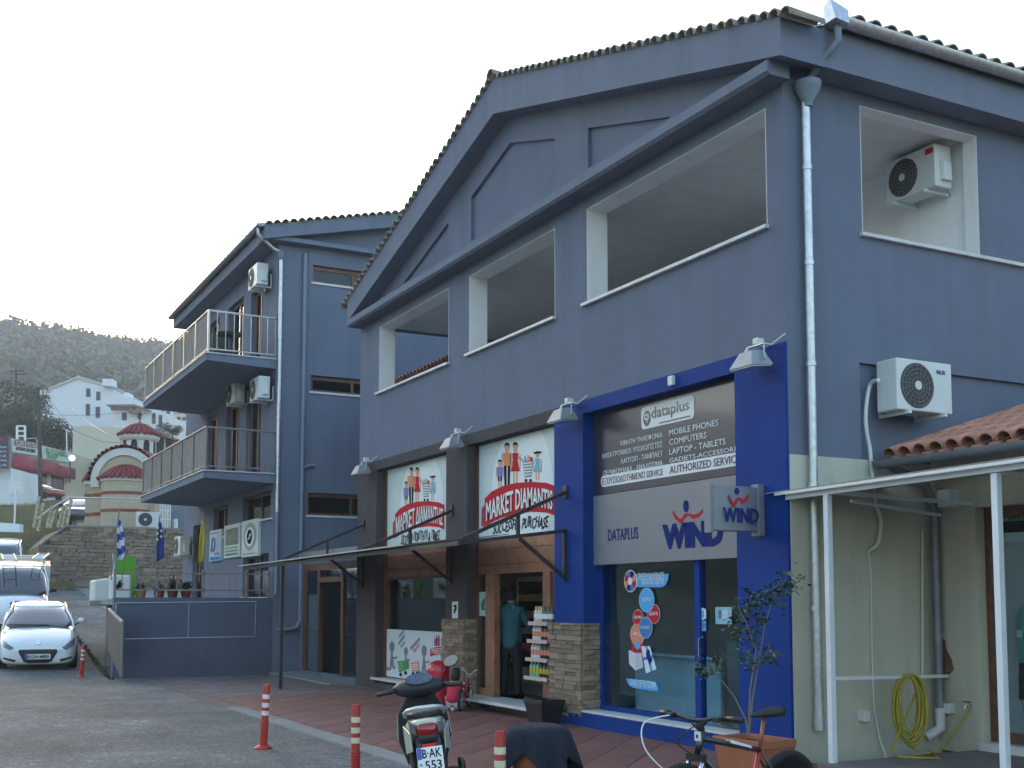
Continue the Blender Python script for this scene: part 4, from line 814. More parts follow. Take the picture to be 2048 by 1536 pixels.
# three signboards on the front wall
def board3(p0, p1, ya, yb, label):
    x0, x1 = on(p0,1090,1,-.52).x, on(p1,1090,1,-.52).x; z1, z0 = on((p0+p1)/2,ya,1,-.52).z, on((p0+p1)/2,yb,1,-.52).z; g = thing('wall_sign', label, 'sign', ((x0+x1)/2,-.5,z0), 'signboards on the apartment front'); MB().box(x0,x1,-.52,FY,z0,z1).build('sign_panel', SIGNW, g); return g, x0, x1, z0, z1
g, x0, x1, z0, z1 = board3(419,442,1060,1122,'white and blue signboard with a looped ribbon figure'); w = x1-x0; h = z1-z0
MB().box(x0+.08,x1-.08,-.525,-.52,z0+.2*h,z1-.18*h).build('picture', M('sky_print', (.36,.52,.60), .5), g); MB().box(x0,x1,-.528,-.52,z0,z0+.17*h).build('blue_band', CYANP, g); text('ΤΗΛ 22610', V((x0+.1*w,-.52,z0+.04*h)), .8*w, .09*h, NAVY, g, off=.010); text('ΕΛΛΗΝΙΚΗ', V((x0+.1*w,-.52,z0+.87*h)), .8*w, .06*h, TEALP, g, off=.004)
MB().tube([V((x0+w*(.68+.14*sin(2*pi*t)*(1-.2*t)), -.632, z0+h*(.30+.45*t if False else .52+.22*cos(2*pi*t)))) for t in [i/16 for i in range(16)]]+[V((x0+w*.5,-.632,z0+h*.28))], .02, 6).build('ribbon_figure', BLUEP, g); text('ΑΙΓΑΙΟ', V((x0+.45*w,-.52,z0+.2*h)), .45*w, .06*h, RED, g, off=.010)
g, x0, x1, z0, z1 = board3(448,479,1049,1115,'white signboard with a green landscape picture and Greek lines'); w = x1-x0; h = z1-z0
MB().box(x0+.1*w,x1-.08*w,-.525,-.52,z0+.38*h,z1-.12*h).build('picture', M('landscape_print', (.13,.16,.115), .6, var=.5, scale=4), g)
for i, t in enumerate(('ΑΓΡΟΤΟΥΡΙΣΤΙΚΟΣ','ΣΥΝΕΤΑΙΡΙΣΜΟΣ','ΓΥΝΑΙΚΩΝ ΠΕΤΡΑΣ')): text(t, V((x0+.1*w,-.52,z0+(.27-.1*i)*h)), .8*w, .055*h, GREENP if i < 2 else INK, g)
g, x0, x1, z0, z1 = board3(483,516,1040,1113,'white signboard with an oval grey and gold emblem'); w = x1-x0; h = z1-z0; c = V(((x0+x1)/2+.02,-.522,z0+.54*h))
MB().poly(disc(c, .38*w, .38*h), (0,-.003,0)).build('emblem_ring', M('gold_ring', (.30,.30,.16), .5), g); MB().poly(disc(c+V((0,-.003,0)), .35*w, .35*h), (0,-.003,0)).build('emblem_band', M('grey_band', (.28,.31,.33), .5), g); MB().poly(disc(c+V((0,-.006,0)), .26*w, .26*h), (0,-.003,0)).build('emblem_field', PRINTW, g)
MB().poly(disc(c+V((0,-.01,0)), .16*w, .2*h), (0,-.003,0)).build('emblem_mark', INK, g); MB().poly([c+V((-.13*w,-.014,-.09*h)),c+V((-.02*w,-.014,-.02*h)),c+V((.0*w,-.014,.06*h)),c+V((.14*w,-.014,.10*h)),c+V((.05*w,-.014,.0*h)),c+V((.0*w,-.014,-.06*h))], (0,-.003,0)).build('emblem_mark', PRINTW, g); text('www.womenspetra.gr', V((x0+.12*w,-.52,z0+.06*h)), .76*w, .035*h, INK, g)
# air conditioner outdoor units
def acunit(c, w, h, d, N, label, parts_fan=True, brand=None, tube_=None):
    """c = middle of the back face bottom; N = facing direction"""
    c, N = V(c), V(N); X = V((0,0,1)).cross(N)*1.0; Z = V((0,0,1)); X = -X if False else X
    g = thing('air_conditioner_unit', label, 'air conditioner', c, 'outdoor air conditioner units')
    def P(u, n_, z): return c+X*u+N*n_+Z*z
    b = MB(); g0 = .12; b.hexa([P(-w/2,g0,.03),P(w/2,g0,.03),P(w/2,g0+d,.03),P(-w/2,g0+d,.03),P(-w/2,g0,h),P(w/2,g0,h),P(w/2,g0+d,h),P(-w/2,g0+d,h)]); b.build('casing', ACW, g, bev=.015)
    fc_ = P(-w*.14, g0+d, h*.52); r = min(h*.42, w*.31)
    MB().poly(disc(fc_, r, r, X=X, U=Z, n=32), N*.004).build('fan_opening', M('fan_dark', (.05,.05,.052), .6), g)
    gr = MB()
    for k in range(1, 6): gr.tube([q+N*.012 for q in disc(fc_, r*k/5.5, r*k/5.5, X=X, U=Z, n=26)], .0035, 4, closed=True)
    for k in range(18): a = 2*pi*k/18; gr.bar(fc_+N*.013+(X*cos(a)+Z*sin(a))*r*.18, fc_+N*.013+(X*cos(a+.25)+Z*sin(a+.25))*r*.98, .004)
    gr.build('fan_grille', M('grille_grey', (.20,.20,.20), .5), g); MB().poly(disc(fc_+N*.014, r*.2, r*.2, X=X, U=Z, n=16), N*.008).build('fan_hub', ACW, g)
    for s_ in (-.32,.32): b = MB(); b.bar(P(s_*w,0,.01),P(s_*w,g0+d+.04,.01),.035); b.bar(P(s_*w,.01,0),P(s_*w,.01,.35),.035); b.build('wall_bracket', WST, g)
    b = MB(); b.hexa([P(w/2,g0+.03,h*.2),P(w/2+.05,g0+.04,h*.2),P(w/2+.05,g0+d*.6,h*.2),P(w/2,g0+d*.7,h*.2),P(w/2,g0+.03,h*.65),P(w/2+.04,g0+.04,h*.62),P(w/2+.04,g0+d*.6,h*.62),P(w/2,g0+d*.7,h*.65)]); b.build('valve_cover', ACW, g, bev=.008)
    if brand: text(brand, P(w*.30,g0+d,h*.78), w*.16, h*.075, NAVY, g, X=X, N=N, off=.003, align=.5)
    if tube_: MB().tube([V(q) for q in tube_], .018, 8).build('hose', ACW, g, smooth=True)
    return g, P
p = on(1803,838,0,.02); gA, PA = acunit((-.05, p.y, p.z), .84, .60, .30, (1,0,0), 'white air conditioner unit on the side wall recess above the cream paint', brand='INLEK')
b = MB(); PP = [on(1757,760,0,.22),on(1740,770,0,.06),on(1732,820,0,.04),on(1733,860,0,.04),on(1740,900,0,.04),on(1746,960,0,.05),on(1752,1010,0,.05),on(1762,1040,0,.07),on(1757,1085,0,.06),on(1738,1102,0,.05)]
b.tube(smooth_path(PP), .022, 10); b.build('insulated_hose', ACW, gA, smooth=True)
MB().tube([on(1737,1103,0,.03),on(1742,1150,0,.03),on(1744,1300,0,.03),on(1748,1420,0,.03),on(1760,1480,0,.05),on(1776,1525,0,.2)], .009, 8).build('drain_hose', ACW, gA, smooth=True)
pz = on(1850,385,1,3.05); gI, PI_ = acunit((-.72, 3.05, 6.69), .80, .56, .28, (0,-1,0), 'white air conditioner unit hung inside the open loggia with red label'); MB().box(-.46,-.34,2.640,2.648,7.14,7.21).build('red_label', RED, gI)
def acpx(px0, px1, py0, py1, y, label): 
    p, q = on(px0,py1,1,y), on(px1,py1,1,y); t = on(px0,py0,1,y); return acunit(((p.x+q.x)/2, y, p.z), .8, .58, .30, (0,-1,0), label)
for px, py, lab in ((513,578,'air conditioner unit high on the apartment front under the eave'), (516,803,'air conditioner unit under the upper balcony by the downpipe'), (468,810,'air conditioner unit under the upper balcony beside the first one')):
    q = on(px, py, 1, FY-.3); acunit((q.x, FY, q.z), .78, .56, .28, (0,-1,0), lab)
q = on(362,1113,1,FY-.3); acunit((q.x, FY, q.z), .8, .6, .3, (0,-1,0), 'air conditioner unit low on the apartment front behind the flags')
q = on(427,665,1,-.9); acunit((q.x, FY, 7.9), .8, .58, .3, (0,-1,0), 'air conditioner unit on the wall behind the upper balcony railing')
# small table and chair on the upper balcony
g = thing('balcony_table', 'small round dark table on the upper balcony', 'table', (-18.6,-1.3,7.48)); MB().lathe((-18.6,-1.3,0), [(.02,8.18),(.33,8.18),(.33,8.21),(.02,8.21)], 20).build('table_top', DKST, g)
for a in (0,2.1,4.2): MB().tube([(-18.6+.05*cos(a),-1.3+.05*sin(a),8.18),(-18.6+.28*cos(a),-1.3+.28*sin(a),7.48)], .014, 6).build('leg', DKST, g)
g = thing('balcony_chair', 'dark metal chair beside the table on the upper balcony', 'chair', (-19.4,-1.3,7.48)); MB().box(-19.6,-19.2,-1.5,-1.1,7.92,7.95).build('seat', DKST, g); MB().box(-19.62,-19.58,-1.5,-1.1,7.95,8.4).build('backrest', DKST, g)
for sx in (-19.58,-19.22):
    for sy in (-1.48,-1.12): MB().bar((sx,sy,7.475),(sx,sy,7.92),.025).build('leg', DKST, g)
# ------------------------------------------------------------------ low link with the brown door between the two buildings
LK = thing('link_building', 'low dark link with brown framed glass doors between the two buildings', 'building', (-15.3,.3,0))
b = MB(); wallgrid(b, (-17.49,-13.01), (-.05,2.75), [(-17.3,-13.4,.1,2.55)], .2, .4); b.build('wall', WALL, LK); MB().box(-17.49,-13.01,.2,2.2,2.75,2.85).build('flat_roof', CONC, LK); MB().box(-17.49,-13.01,2.2,8,-.05,6.94).build('rear_block', WALL, LK)
fr = MB(); fr.box(-17.3,-17.05,.22,.3,.1,2.55); fr.box(-13.65,-13.4,.22,.3,.1,2.55); fr.box(-17.05,-13.65,.22,.3,2.40,2.55); x1_, x2_ = on(641,1250,1,.25).x, on(684,1250,1,.25).x; fr.box(x1_-.14,x1_,.215,.305,.1,2.4); fr.box(x2_,x2_+.14,.215,.305,.1,2.4); fr.box(x1_,x2_,.218,.302,2.12,2.24); fr = fr.build('door_frame', WOODD, LK)
MB().box(-17.05,x1_-.14,.25,.258,.1,2.4).build('pane', GLASS, fr); MB().box(x2_+.14,-13.65,.25,.258,.1,2.4).build('pane', GLASS, fr); MB().box(x1_,x2_,.25,.258,2.24,2.4).build('pane', GLASS, fr); MB().box(-17.0,x1_-.2,.262,.268,.12,1.85).build('frosted_film', M('grey_film', (.16,.22,.24), .6), fr)
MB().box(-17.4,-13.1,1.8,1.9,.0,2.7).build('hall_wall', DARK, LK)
TL = tilemesh('roof_tile', .5, .10, .09, REDT)
for i in range(24): share('roof_tile', TL, LK, (-17.2+i*.2, 2.15, 6.95), rot=(.15,0,0))
# ------------------------------------------------------------------ neighbouring shop on the right with porch
AY = 2.07
AN = thing('cream_shop', 'low cream shop with red tiled roof and porch beside the blue building', 'building', (3,2.5,.1))
xw = on(1958,1300,1,AY).x; xf = on(1976,1300,1,AY+.18).x
b = MB(); wallgrid(b, (.014,11), (.05,3.35), [(xw,4.2,.05,2.72)], AY, AY+.3); b.build('wall', CREAM, AN)  # run on past the frame edge to block light reaching the porch
MB().box(xw-.02,4.2,AY-.02,AY+.3,.10,.19).build('door_step', MARBLE, AN)
fr = MB(); fr.box(xf-.02,xf+.10,AY+.14,AY+.22,.19,2.72); fr.box(xf+.1,4.2,AY+.14,AY+.22,2.60,2.72); fr.box(xf+.1,4.2,AY+.14,AY+.22,.19,.30); fr.box(2.6,2.72,AY+.14,AY+.22,.3,2.6); fr = fr.build('shop_window', WOODD, AN); MB().box(xf+.1,2.6,AY+.17,AY+.178,.3,2.6).build('pane', GLASS, fr); MB().box(2.72,4.2,AY+.17,AY+.178,.3,2.6).build('pane', GLASS, fr)
b = MB(); b.box(xw-.1,4.4,5.2,5.3,.1,3); b.box(xw-.1,xw-.02,AY+.3,5.2,.1,3); b.build('shop_room', ROOM, AN); MB().box(xw-.02,4.4,AY+.3,5.2,.1,.18).build('shop_room_floor', RFLOOR, AN)
sg = thing('hanging_shop_sign', 'black and white striped sign hanging inside the cream shop window', 'sign', (1.2,AY+.26,2.2)); p, q = on(2000,1085,1,AY+.26), on(2052,1020,1,AY+.26)
MB().box(p.x,p.x+1.0,AY+.24,AY+.26,p.z,q.z).build('sign_panel', PRINTW, sg); MB().box(p.x,p.x+1.0,AY+.235,AY+.24,p.z+.10,p.z+.22).build('black_band', INK, sg); text('SUMMER COLLECTION', V((p.x+.05,AY+.24,q.z-.12)), .85, .07, INK, sg)
# mannequin in the window
mq = thing('mannequin', 'headless mannequin in teal top and dark shorts behind the porch glass', 'mannequin', on(2035,1460,1,AY+.75)); c = on(2040,1300,1,AY+.75).x; y = AY+.75
def ringz(x, y, z, rx, ry, n=14): return [V((x+rx*cos(2*pi*i/n), y+ry*sin(2*pi*i/n), z)) for i in range(n)]
TEALC = M('teal_jersey', (.07,.30,.27), .8, var=.1)
MB().loft([ringz(c,y,z,a,d) for z, a, d in ((1.02,.17,.11),(1.15,.155,.10),(1.35,.18,.115),(1.5,.20,.12),(1.58,.19,.10),(1.63,.10,.07),(1.68,.06,.06))]).build('top', TEALC, mq, smooth='all'); MB().loft([ringz(c,y,z,a,d) for z, a, d in ((.62,.20,.13),(.85,.19,.125),(1.03,.168,.108))]).build('shorts', INK, mq, smooth='all')
for s_ in (-.09,.09): MB().tube([(c+s_,y,.64),(c+s_,y+.01,.45),(c+s_,y,.2)], [.075,.055,.04], 10).build('leg', ACW, mq, smooth='all')
for s_ in (-1,1): MB().tube([(c+s_*.19,y,1.55),(c+s_*.24,y,1.3),(c+s_*.24,y-.04,1.05)], [.05,.04,.03], 8).build('arm', TEALC, mq, smooth='all')
MB().box(c-.13,c+.13,y-.125,y-.118,1.30,1.38).build('chest_print', PRINTW, mq)
# roof with individual tiles along the eave
EY, EZ, sl_ = 1.2, 3.28, .30
MB().hexa([(.16,EY+.05,EZ-.06),(8,EY+.05,EZ-.06),(8,6,EZ-.06+sl_*4.75),(.16,6,EZ-.06+sl_*4.75),(.16,EY+.05,EZ-.02),(8,EY+.05,EZ-.02),(8,6,EZ-.02+sl_*4.75),(.16,6,EZ-.02+sl_*4.75)]).build('roof_deck', WOODD, AN)
T1 = tilemesh('roof_tile', .46, .098, .080, REDT); random.seed(9)
me = T1; rest = MB(); proto = barrel(.46,.098,.080)
for i in range(36):
    for j in range(12):
        P = V((.28+i*.212, EY-.04+j*.40*.957, EZ-.015+j*.40*.287)); r_ = (.29+.03, random.uniform(-.03,.03), random.uniform(-.02,.02))
        if i < 17 and j < 8: share('roof_tile', T1, AN, P, rot=r_)
        else: q = MB().add(proto).xf(Matrix.Translation(P) @ Matrix.Rotation(.32, 4, 'X')); rest.add(q)
tag(rest.build('roof_tile', REDT, AN), kind='stuff')
b = MB()
for i in range(36): x = .385+i*.212; b.hexa([(x-.07,EY-.05,EZ-.05),(x+.07,EY-.05,EZ-.05),(x+.07,6,EZ-.05+sl_*4.85),(x-.07,6,EZ-.05+sl_*4.85),(x-.07,EY-.05,EZ-.025),(x+.07,EY-.05,EZ-.025),(x+.07,6,EZ-.025+sl_*4.85),(x-.07,6,EZ-.025+sl_*4.85)])
b.build('tile_channels', REDT, AN)
MB().hexa([(.10,EY+.3,EZ+.06),(.22,EY+.3,EZ+.06),(.22,6,EZ+.06+sl_*4.5),(.10,6,EZ+.06+sl_*4.5),(.10,EY+.3,EZ+.16),(.20,EY+.3,EZ+.14),(.20,6,EZ+.16+sl_*4.5),(.10,6,EZ+.17+sl_*4.5)]).build('rake_flashing', CHRED, AN)
halfpipe((.12,EY-.06,EZ-.06),(8,EY-.06,EZ-.07),.085).build('gutter', M('dull_zinc', (.20,.21,.23), .5, .5, var=.2), AN, smooth=True); MB().box(.11,.125,EY-.145,EY+.025,EZ-.15,EZ-.05).build('gutter_cap', STEEL, AN)
MB().tube([(.13,AY-.09,2.75),(.13,AY-.09,.38)], .05, 12).build('downpipe', M('dull_zinc', (.20,.21,.23), .5, .5, var=.2), AN, smooth=True); MB().tube([(.13,AY-.09,.52),(.13,AY-.09,.30),(.05,AY-.22,.2)], .055, 12).build('pipe_elbow', ACW, AN, smooth=True)
MB().tube([(.13,AY-.1,2.75),(.2,AY-.3,3.0),(.25,EY,EZ-.12)], .05, 10).build('rain_spout', MAT['dull_zinc'], AN, smooth=True)
MB().tube([on(1845,1060,0,.04),on(1845,1350,0,.04)], .011, 6).build('conduit', ACW, AN)
pw = lambda px, py: on(px, py, 1, AY-.004)
MB().poly([pw(1874,1268),(pw(1890,1280)),pw(1893,1300),pw(1903,1318),pw(1908,1340),pw(1896,1352),pw(1874,1350)], (0,-.004,0)).build('bare_patch', M('bare_brown_plaster', (.16,.085,.06), .95, var=.3, scale=8, bump=.4), AN)
def onbox(px, py, s, axis, val, label, name, cat):
    p = on(px, py, axis, val); tag(MB().cbox(p, (s*1.0, s*1.0 if axis else s, s*1.15)).build(name, ACW, None, bev=.008), label, cat)
onbox(1728,1432,.10,0,.05,'white socket box on the cream side wall with dangling wire','socket_box','socket'); onbox(1897,1416,.10,1,AY-.04,'white socket box on the cream wall beside the hose','socket_box','socket'); onbox(1897,997,.17,1,AY-.06,'white box high under the porch roof','junction_box','box')
# porch canopy, lengthened out of view to keep light off the cream wall
PC = thing('porch_canopy', 'white steel porch canopy on slim posts in front of the cream shop', 'canopy', (2,.8,.1))
for x in (.58,2.63,4.9,7.2,9.5): MB().box(x-.032,x+.032,-.05,.014,.09,2.79).build('post', WST, PC, bev=.004)
MB().bar((-.02,-.02,2.80),(11,-.02,2.94),.05,.07).build('front_beam', WST, PC); MB().hexa([(-.28,-.11,2.845),(11,-.11,2.985),(11,1.3,3.08),(.03,1.3,2.94),(-.28,-.11,2.853),(11,-.11,2.997),(11,1.3,3.092),(.03,1.3,2.952)]).build('cover_sheet', M('darkened_cover', (.26,.25,.23), .7, var=.15), PC)  # cover colour darkened to put porch shade in and cut bounce light
MB().bar((-.1,-.12,2.825),(11,-.12,2.96),.02,.03).build('edge_trim', ALU, PC)
for x in (.58,2.63,4.9): MB().bar((x,0,2.80),(x,AY-.01,2.76),.04).build('rafter', WST, PC)
e_ = on(1895,1352,1,AY-.02); MB().bar((.58,-.02,.93),e_,.035).build('side_rail', WST, PC); MB().bar((.15,AY-.02,2.66),(.58,.3,2.72),.03).build('upper_rail', WST, PC)
# yellow garden hose hung on the rail
HZ = M('yellow_hose', (.36,.29,.03), .5, var=.15); hp = None; a_, c_ = V((.58,-.02,.93)), e_
for t in [i/40 for i in range(41)]:
    P = a_+(c_-a_)*t
    if proj(P)[0] >= 1812: hp = P; break
gh = thing('garden_hose', 'coiled yellow garden hose hanging on the white porch rail', 'hose', (hp.x,hp.y,.1)); pts = []; random.seed(4); nl = 13
for k in range(nl):
    w, h, o = random.uniform(.10,.17), random.uniform(.62,.78), random.uniform(-.06,.06)
    for i in range(20):
        t = 2*pi*i/20; pts.append(hp+RT*(o*.7+w*sin(t))+FWH*(-.06+.02*sin(t*2+k)+.03*sin(k*1.7))+V((0,0,-h/2+.03+h/2*cos(t))))
MB().tube(pts, .011, 6).build('coil', HZ, gh, smooth='all')
tail = [hp+V((0,0,-.72)), hp+RT*.06+V((0,0,-.76)), V((hp.x+.3,hp.y-.1,.125)), V((.55,1.5,.115)), on(1890,1490,1,AY-.2), on(1925,1440,1,AY-.08), on(1938,1412,1,AY-.06)]; tail[4].z = max(tail[4].z, .12)
MB().tube(tail, .011, 6).build('tail', HZ, gh, smooth='all'); MB().tube([pts[3]+RT*.02, V((hp.x+.05,hp.y-.3,.13)), V((hp.x+.3,hp.y-.45,.115)), V((hp.x+.6,hp.y-.2,.115)), V((hp.x+.2,hp.y+.1,.12))], .011, 6).build('loose_end', HZ, gh, smooth='all')
p = on(1938,1410,1,AY-.03); gt = thing('garden_tap', 'small wall tap above the yellow hose end', 'tap', p); MB().tube([p+V((0,.03,0)),p+V((0,-.06,0)),p+V((0,-.07,-.04))], .012, 8).build('spout', STEEL, gt); MB().bar(p+V((-.05,-.03,.035)),p+V((.05,-.03,.035)),.012).build('handle', DKST, gt)
# ------------------------------------------------------------------ planting and small things by the shops
TCOT = M('terracotta_plastic', (.36,.115,.055), .55, var=.12, scale=4, bump=.1); SOIL = M('soil', (.04,.03,.022), .95, var=.4, bump=.6)
def tub(name, label, cat, c, w, d, h, mt, rz=0, taper=.8):
    g = thing(name, label, cat, c, rz=rz); b = MB(); z = 0
    def rr(w_, d_, z_): return [V(q) for q in ((-w_/2,-d_/2,z_),(w_/2,-d_/2,z_),(w_/2,d_/2,z_),(-w_/2,d_/2,z_))]
    b.loft([rr(w*taper,d*taper,0), rr(w*.95,d*.95,h*.82), rr(w,d,h*.82), rr(w,d,h), rr(w*.92,d*.90,h), rr(w*.90,d*.88,h*.85)], cap=True); b.build('pot', mt, g, bev=.008, local=True); MB().box(-w*.44,w*.44,-d*.43,d*.43,h*.84,h*.87).build('soil', SOIL, g, local=True); return g
random.seed(31)
def at0(px, u, z=0.0):
    P = CAM+FWH*u+RT*((px-1024)/FOC*u); return V((P.x, P.y, z))
pc_ = at0(1502, 11.15, .022)
tub('planter', 'terracotta rectangular planter with a thin young shrub before the blue pier', 'planter', pc_, .64, .46, .40, TCOT, rz=.12)
# shrub: stems to measured points, leaves on twigs
BARK = M('pale_bark', (.20,.17,.13), .85, var=.2); LEAF = M('shrub_leaf', (.045,.085,.030), .5, var=.5, scale=6, rnd=.1)
ts = thing('shrub', 'thin sparse shrub growing in the terracotta planter', 'plant', pc_+V((0,0,.36)))
def W(px, py, du=0): return at(px, py, 11.15+du)
root = W(1497,1472)
stems = [[root, W(1505,1400), W(1518,1320,.05), W(1530,1250,.08), W(1545,1200,.1), W(1572,1158,.12)], [root, W(1500,1380,-.05), W(1512,1300,-.05), W(1490,1240,-.1), W(1475,1212,-.15)], [root, W(1492,1440), W(1470,1395), W(1445,1362), W(1425,1342,-.08), W(1405,1335,-.1)], [W(1516,1330,.05), W(1528,1310), W(1540,1300,-.05)], [W(1518,1320,.05), W(1500,1310), W(1490,1305,-.1)], [W(1500,1380,-.05), W(1505,1350), W(1518,1300)], [W(1530,1250,.08), W(1510,1215), W(1500,1195,-.1)]]
b = MB()
for s_ in stems: n = len(s_); b.tube(s_, [.011*(1-.75*i/n) if s_[0] == root else .006*(1-.6*i/n) for i in range(n)], 6)
b.build('stem', BARK, ts)
clus = [(1570,1165,34,26,70),(1548,1190,30,22,70),(1518,1200,26,22,50),(1498,1215,26,24,55),(1480,1245,22,34,65),(1472,1270,16,20,30),(1505,1262,20,26,40),(1525,1235,18,16,26),(1488,1308,16,16,28),(1535,1312,26,18,46),(1505,1330,24,12,24),(1420,1338,34,18,60),(1440,1320,16,14,22),(1405,1340,16,10,18)]
b = MB()
for x, y, rx, ry, n in clus:
    for _ in range(int(n*1.3)):
        p = W(x+random.gauss(0,rx*.5), y+random.gauss(0,ry*.5), random.gauss(0,.09)); d = V((random.uniform(-1,1), random.uniform(-1,1), random.uniform(-.7,.5))).normalized(); L_ = random.uniform(.04,.075)
        s_ = d.cross(V((random.uniform(-.5,.5), random.uniform(-.5,.5), 1))).normalized()*L_*.34; nn = d.cross(s_).normalized()*L_*.1
        b.quad(p, p+d*L_*.45+s_+nn, p+d*L_, p+d*L_*.45-s_+nn)
b.build('leaves', LEAF, ts)
tub('planter', 'empty black plastic pot at the foot of the stone blue pier', 'planter', V((-4.62,-.38,.022)), .44, .40, .34, BLACK, rz=.1, taper=.72)
# flexible bollards
def bollard(c, label, tilt=(0,0), h=.74, refl=REFL, top=True):
    g = thing('bollard', label, 'bollard', c, 'red traffic bollards along the forecourt edge'); A = Matrix.Rotation(tilt[0],4,'X') @ Matrix.Rotation(tilt[1],4,'Y')
    def lt(prof, nm, mt): MB().lathe((0,0,0), prof, 18).xf(A).build(nm, mt, g, smooth=True, local=True)
    MB().lathe((0,0,0), [(.10,0),(.10,.015),(.07,.04),(.042,.05)], 20).build('base', BOLR, g, smooth=True, local=True)
    pr = [(.042,.04)]; z = .05
    while z < .30: pr += [(.046,z),(.046,z+.018),(.042,z+.022)]; z += .03
    lt(pr+[(.041,h*.55),(.041,h-.02),(.036,h),(.012,h+.004)], 'post', BOLR)
    for z in (.52,.645,.775): lt([(.0425,h*z),(.0428,h*z+.002),(.0428,h*(z+.07)),(.0425,h*(z+.07))], 'reflective_band', refl)
bollard(V((-3.9,-4.5,.006)), 'tilted red bollard with white bands on a flared base in the road', (-.03,.06), refl=REFW)
p = on(712,1412,2,.73); bollard(V((p.x,p.y,.006)), 'upright red bollard with cream bands left of the scooter'); p = on(1000,1470,2,.73); bollard(V((p.x,p.y,.02)), 'upright red bollard with cream bands in front of the cloth covered stool')
p = on(162,1354,2,.01); bollard(V((p.x,p.y,.01)), 'leaning red bollard beside the white car front', (-.03,.16), refl=REFW)
p = on(138,1262,0,-24.0); bollard(V((p.x,p.y,gz(-24)+.005)), 'red bollard half hidden behind the white car', (0,.05), refl=REFW)
# stool under a dark towel
NAVYC = M('navy_towel', (.012,.016,.030), .95, var=.25, scale=25, bump=.5, bscale=200); cs = at0(1074, 9.0, .022)
g = thing('stool', 'orange brown round stool hidden under the dark towel', 'stool', cs); MB().lathe(cs, [(.02,.66),(.21,.66),(.21,.70),(.02,.70)], 24).build('seat', WOOD, g)
MB().lathe(cs, [(.16,.30),(.20,.48),(.19,.655)], 20).build('apron', TCOT, g, smooth=True)
for a in (.6,2.2,3.7,5.3): MB().tube([cs+V((.15*cos(a),.15*sin(a),.66)), cs+V((.2*cos(a),.2*sin(a),0))], .018, 8).build('leg', WOOD, g)
def seg_cloth():
    b = MB(); n, rings = 72, []
    for k, (r, z) in enumerate(((.0,.745),(.10,.748),(.19,.742),(.232,.715),(.245,.66),(.25,.58),(.26,.48),(.27,.38))):
        ring = []
        for i in range(n):
            a = 2*pi*i/n; c4 = abs(sin(2*(a-.35)))**1.5; fold = .025*sin(a*7+1)+.018*sin(a*11)
            ext = max(0, k-3)/4; hang = .52+.60*(1-c4) ; zz_ = .70-(.70-z)*(hang if k > 3 else 1); rr = r+(fold*ext*1.3 if k > 2 else 0)+(.06*(1-c4)*ext)
            ring.append(cs+RT*(rr*cos(a))+FWH*(rr*sin(a))+V((0,0,zz_+.012*sin(a*3)*ext)))
        rings.append(ring)
    b.loft(rings, cap=False); b.face(list(range(n))); return b
o = seg_cloth().build('towel', NAVYC, None, smooth='all', sub=1); o.modifiers.new('solid', 'SOLIDIFY').thickness = .006; tag(o, 'dark navy towel draped over a stool beside the scooter', 'towel')
# red drinks cooler with white marks
COKE = M('cooler_red', (.50,.012,.025), .35, var=.08, coat=.3); cc = V((-7.62,-.62,.022)); g = thing('drinks_cooler', 'red round topped drinks cooler with white marks by the stone pier', 'cooler', cc)
MB().lathe(cc, [(.17,0),(.175,.02),(.175,.55)], 28).build('barrel', COKE, g, smooth=True); MB().lathe(cc, [(.178,.55),(.18,.57),(.17,.64),(.13,.70),(.06,.735),(.01,.74)], 28).build('lid', COKE, g, smooth=True)
vd = (CAM-cc); vd.z = 0; vd.normalize(); rd = V((-vd.y, vd.x, 0))
def arc(P, r, a0, a1, n=10): return [cc+vd*(.185)+rd*(P[0]+r*cos(a0+(a1-a0)*i/n))+V((0,0,P[1]+r*.8*sin(a0+(a1-a0)*i/n))) for i in range(n+1)]
MB().tube([q-vd*.05 for q in arc((-.02,.63), .05, pi, 2*pi)], .012, 6).build('white_swirl', PRINTW, g); MB().tube([q-vd*.045 for q in arc((-.03,.64), .075, 1.1*pi, 1.9*pi)], .008, 6).build('white_swirl', PRINTW, g); MB().tube([cc+vd*.176+rd*(-.06)+V((0,0,.45)), cc+vd*.18+rd*(-.03)+V((0,0,.3)), cc+vd*.18+rd*(.0)+V((0,0,.3)), cc+vd*.178+rd*(.04)+V((0,0,.44))], .007, 6).build('white_swirl', PRINTW, g)
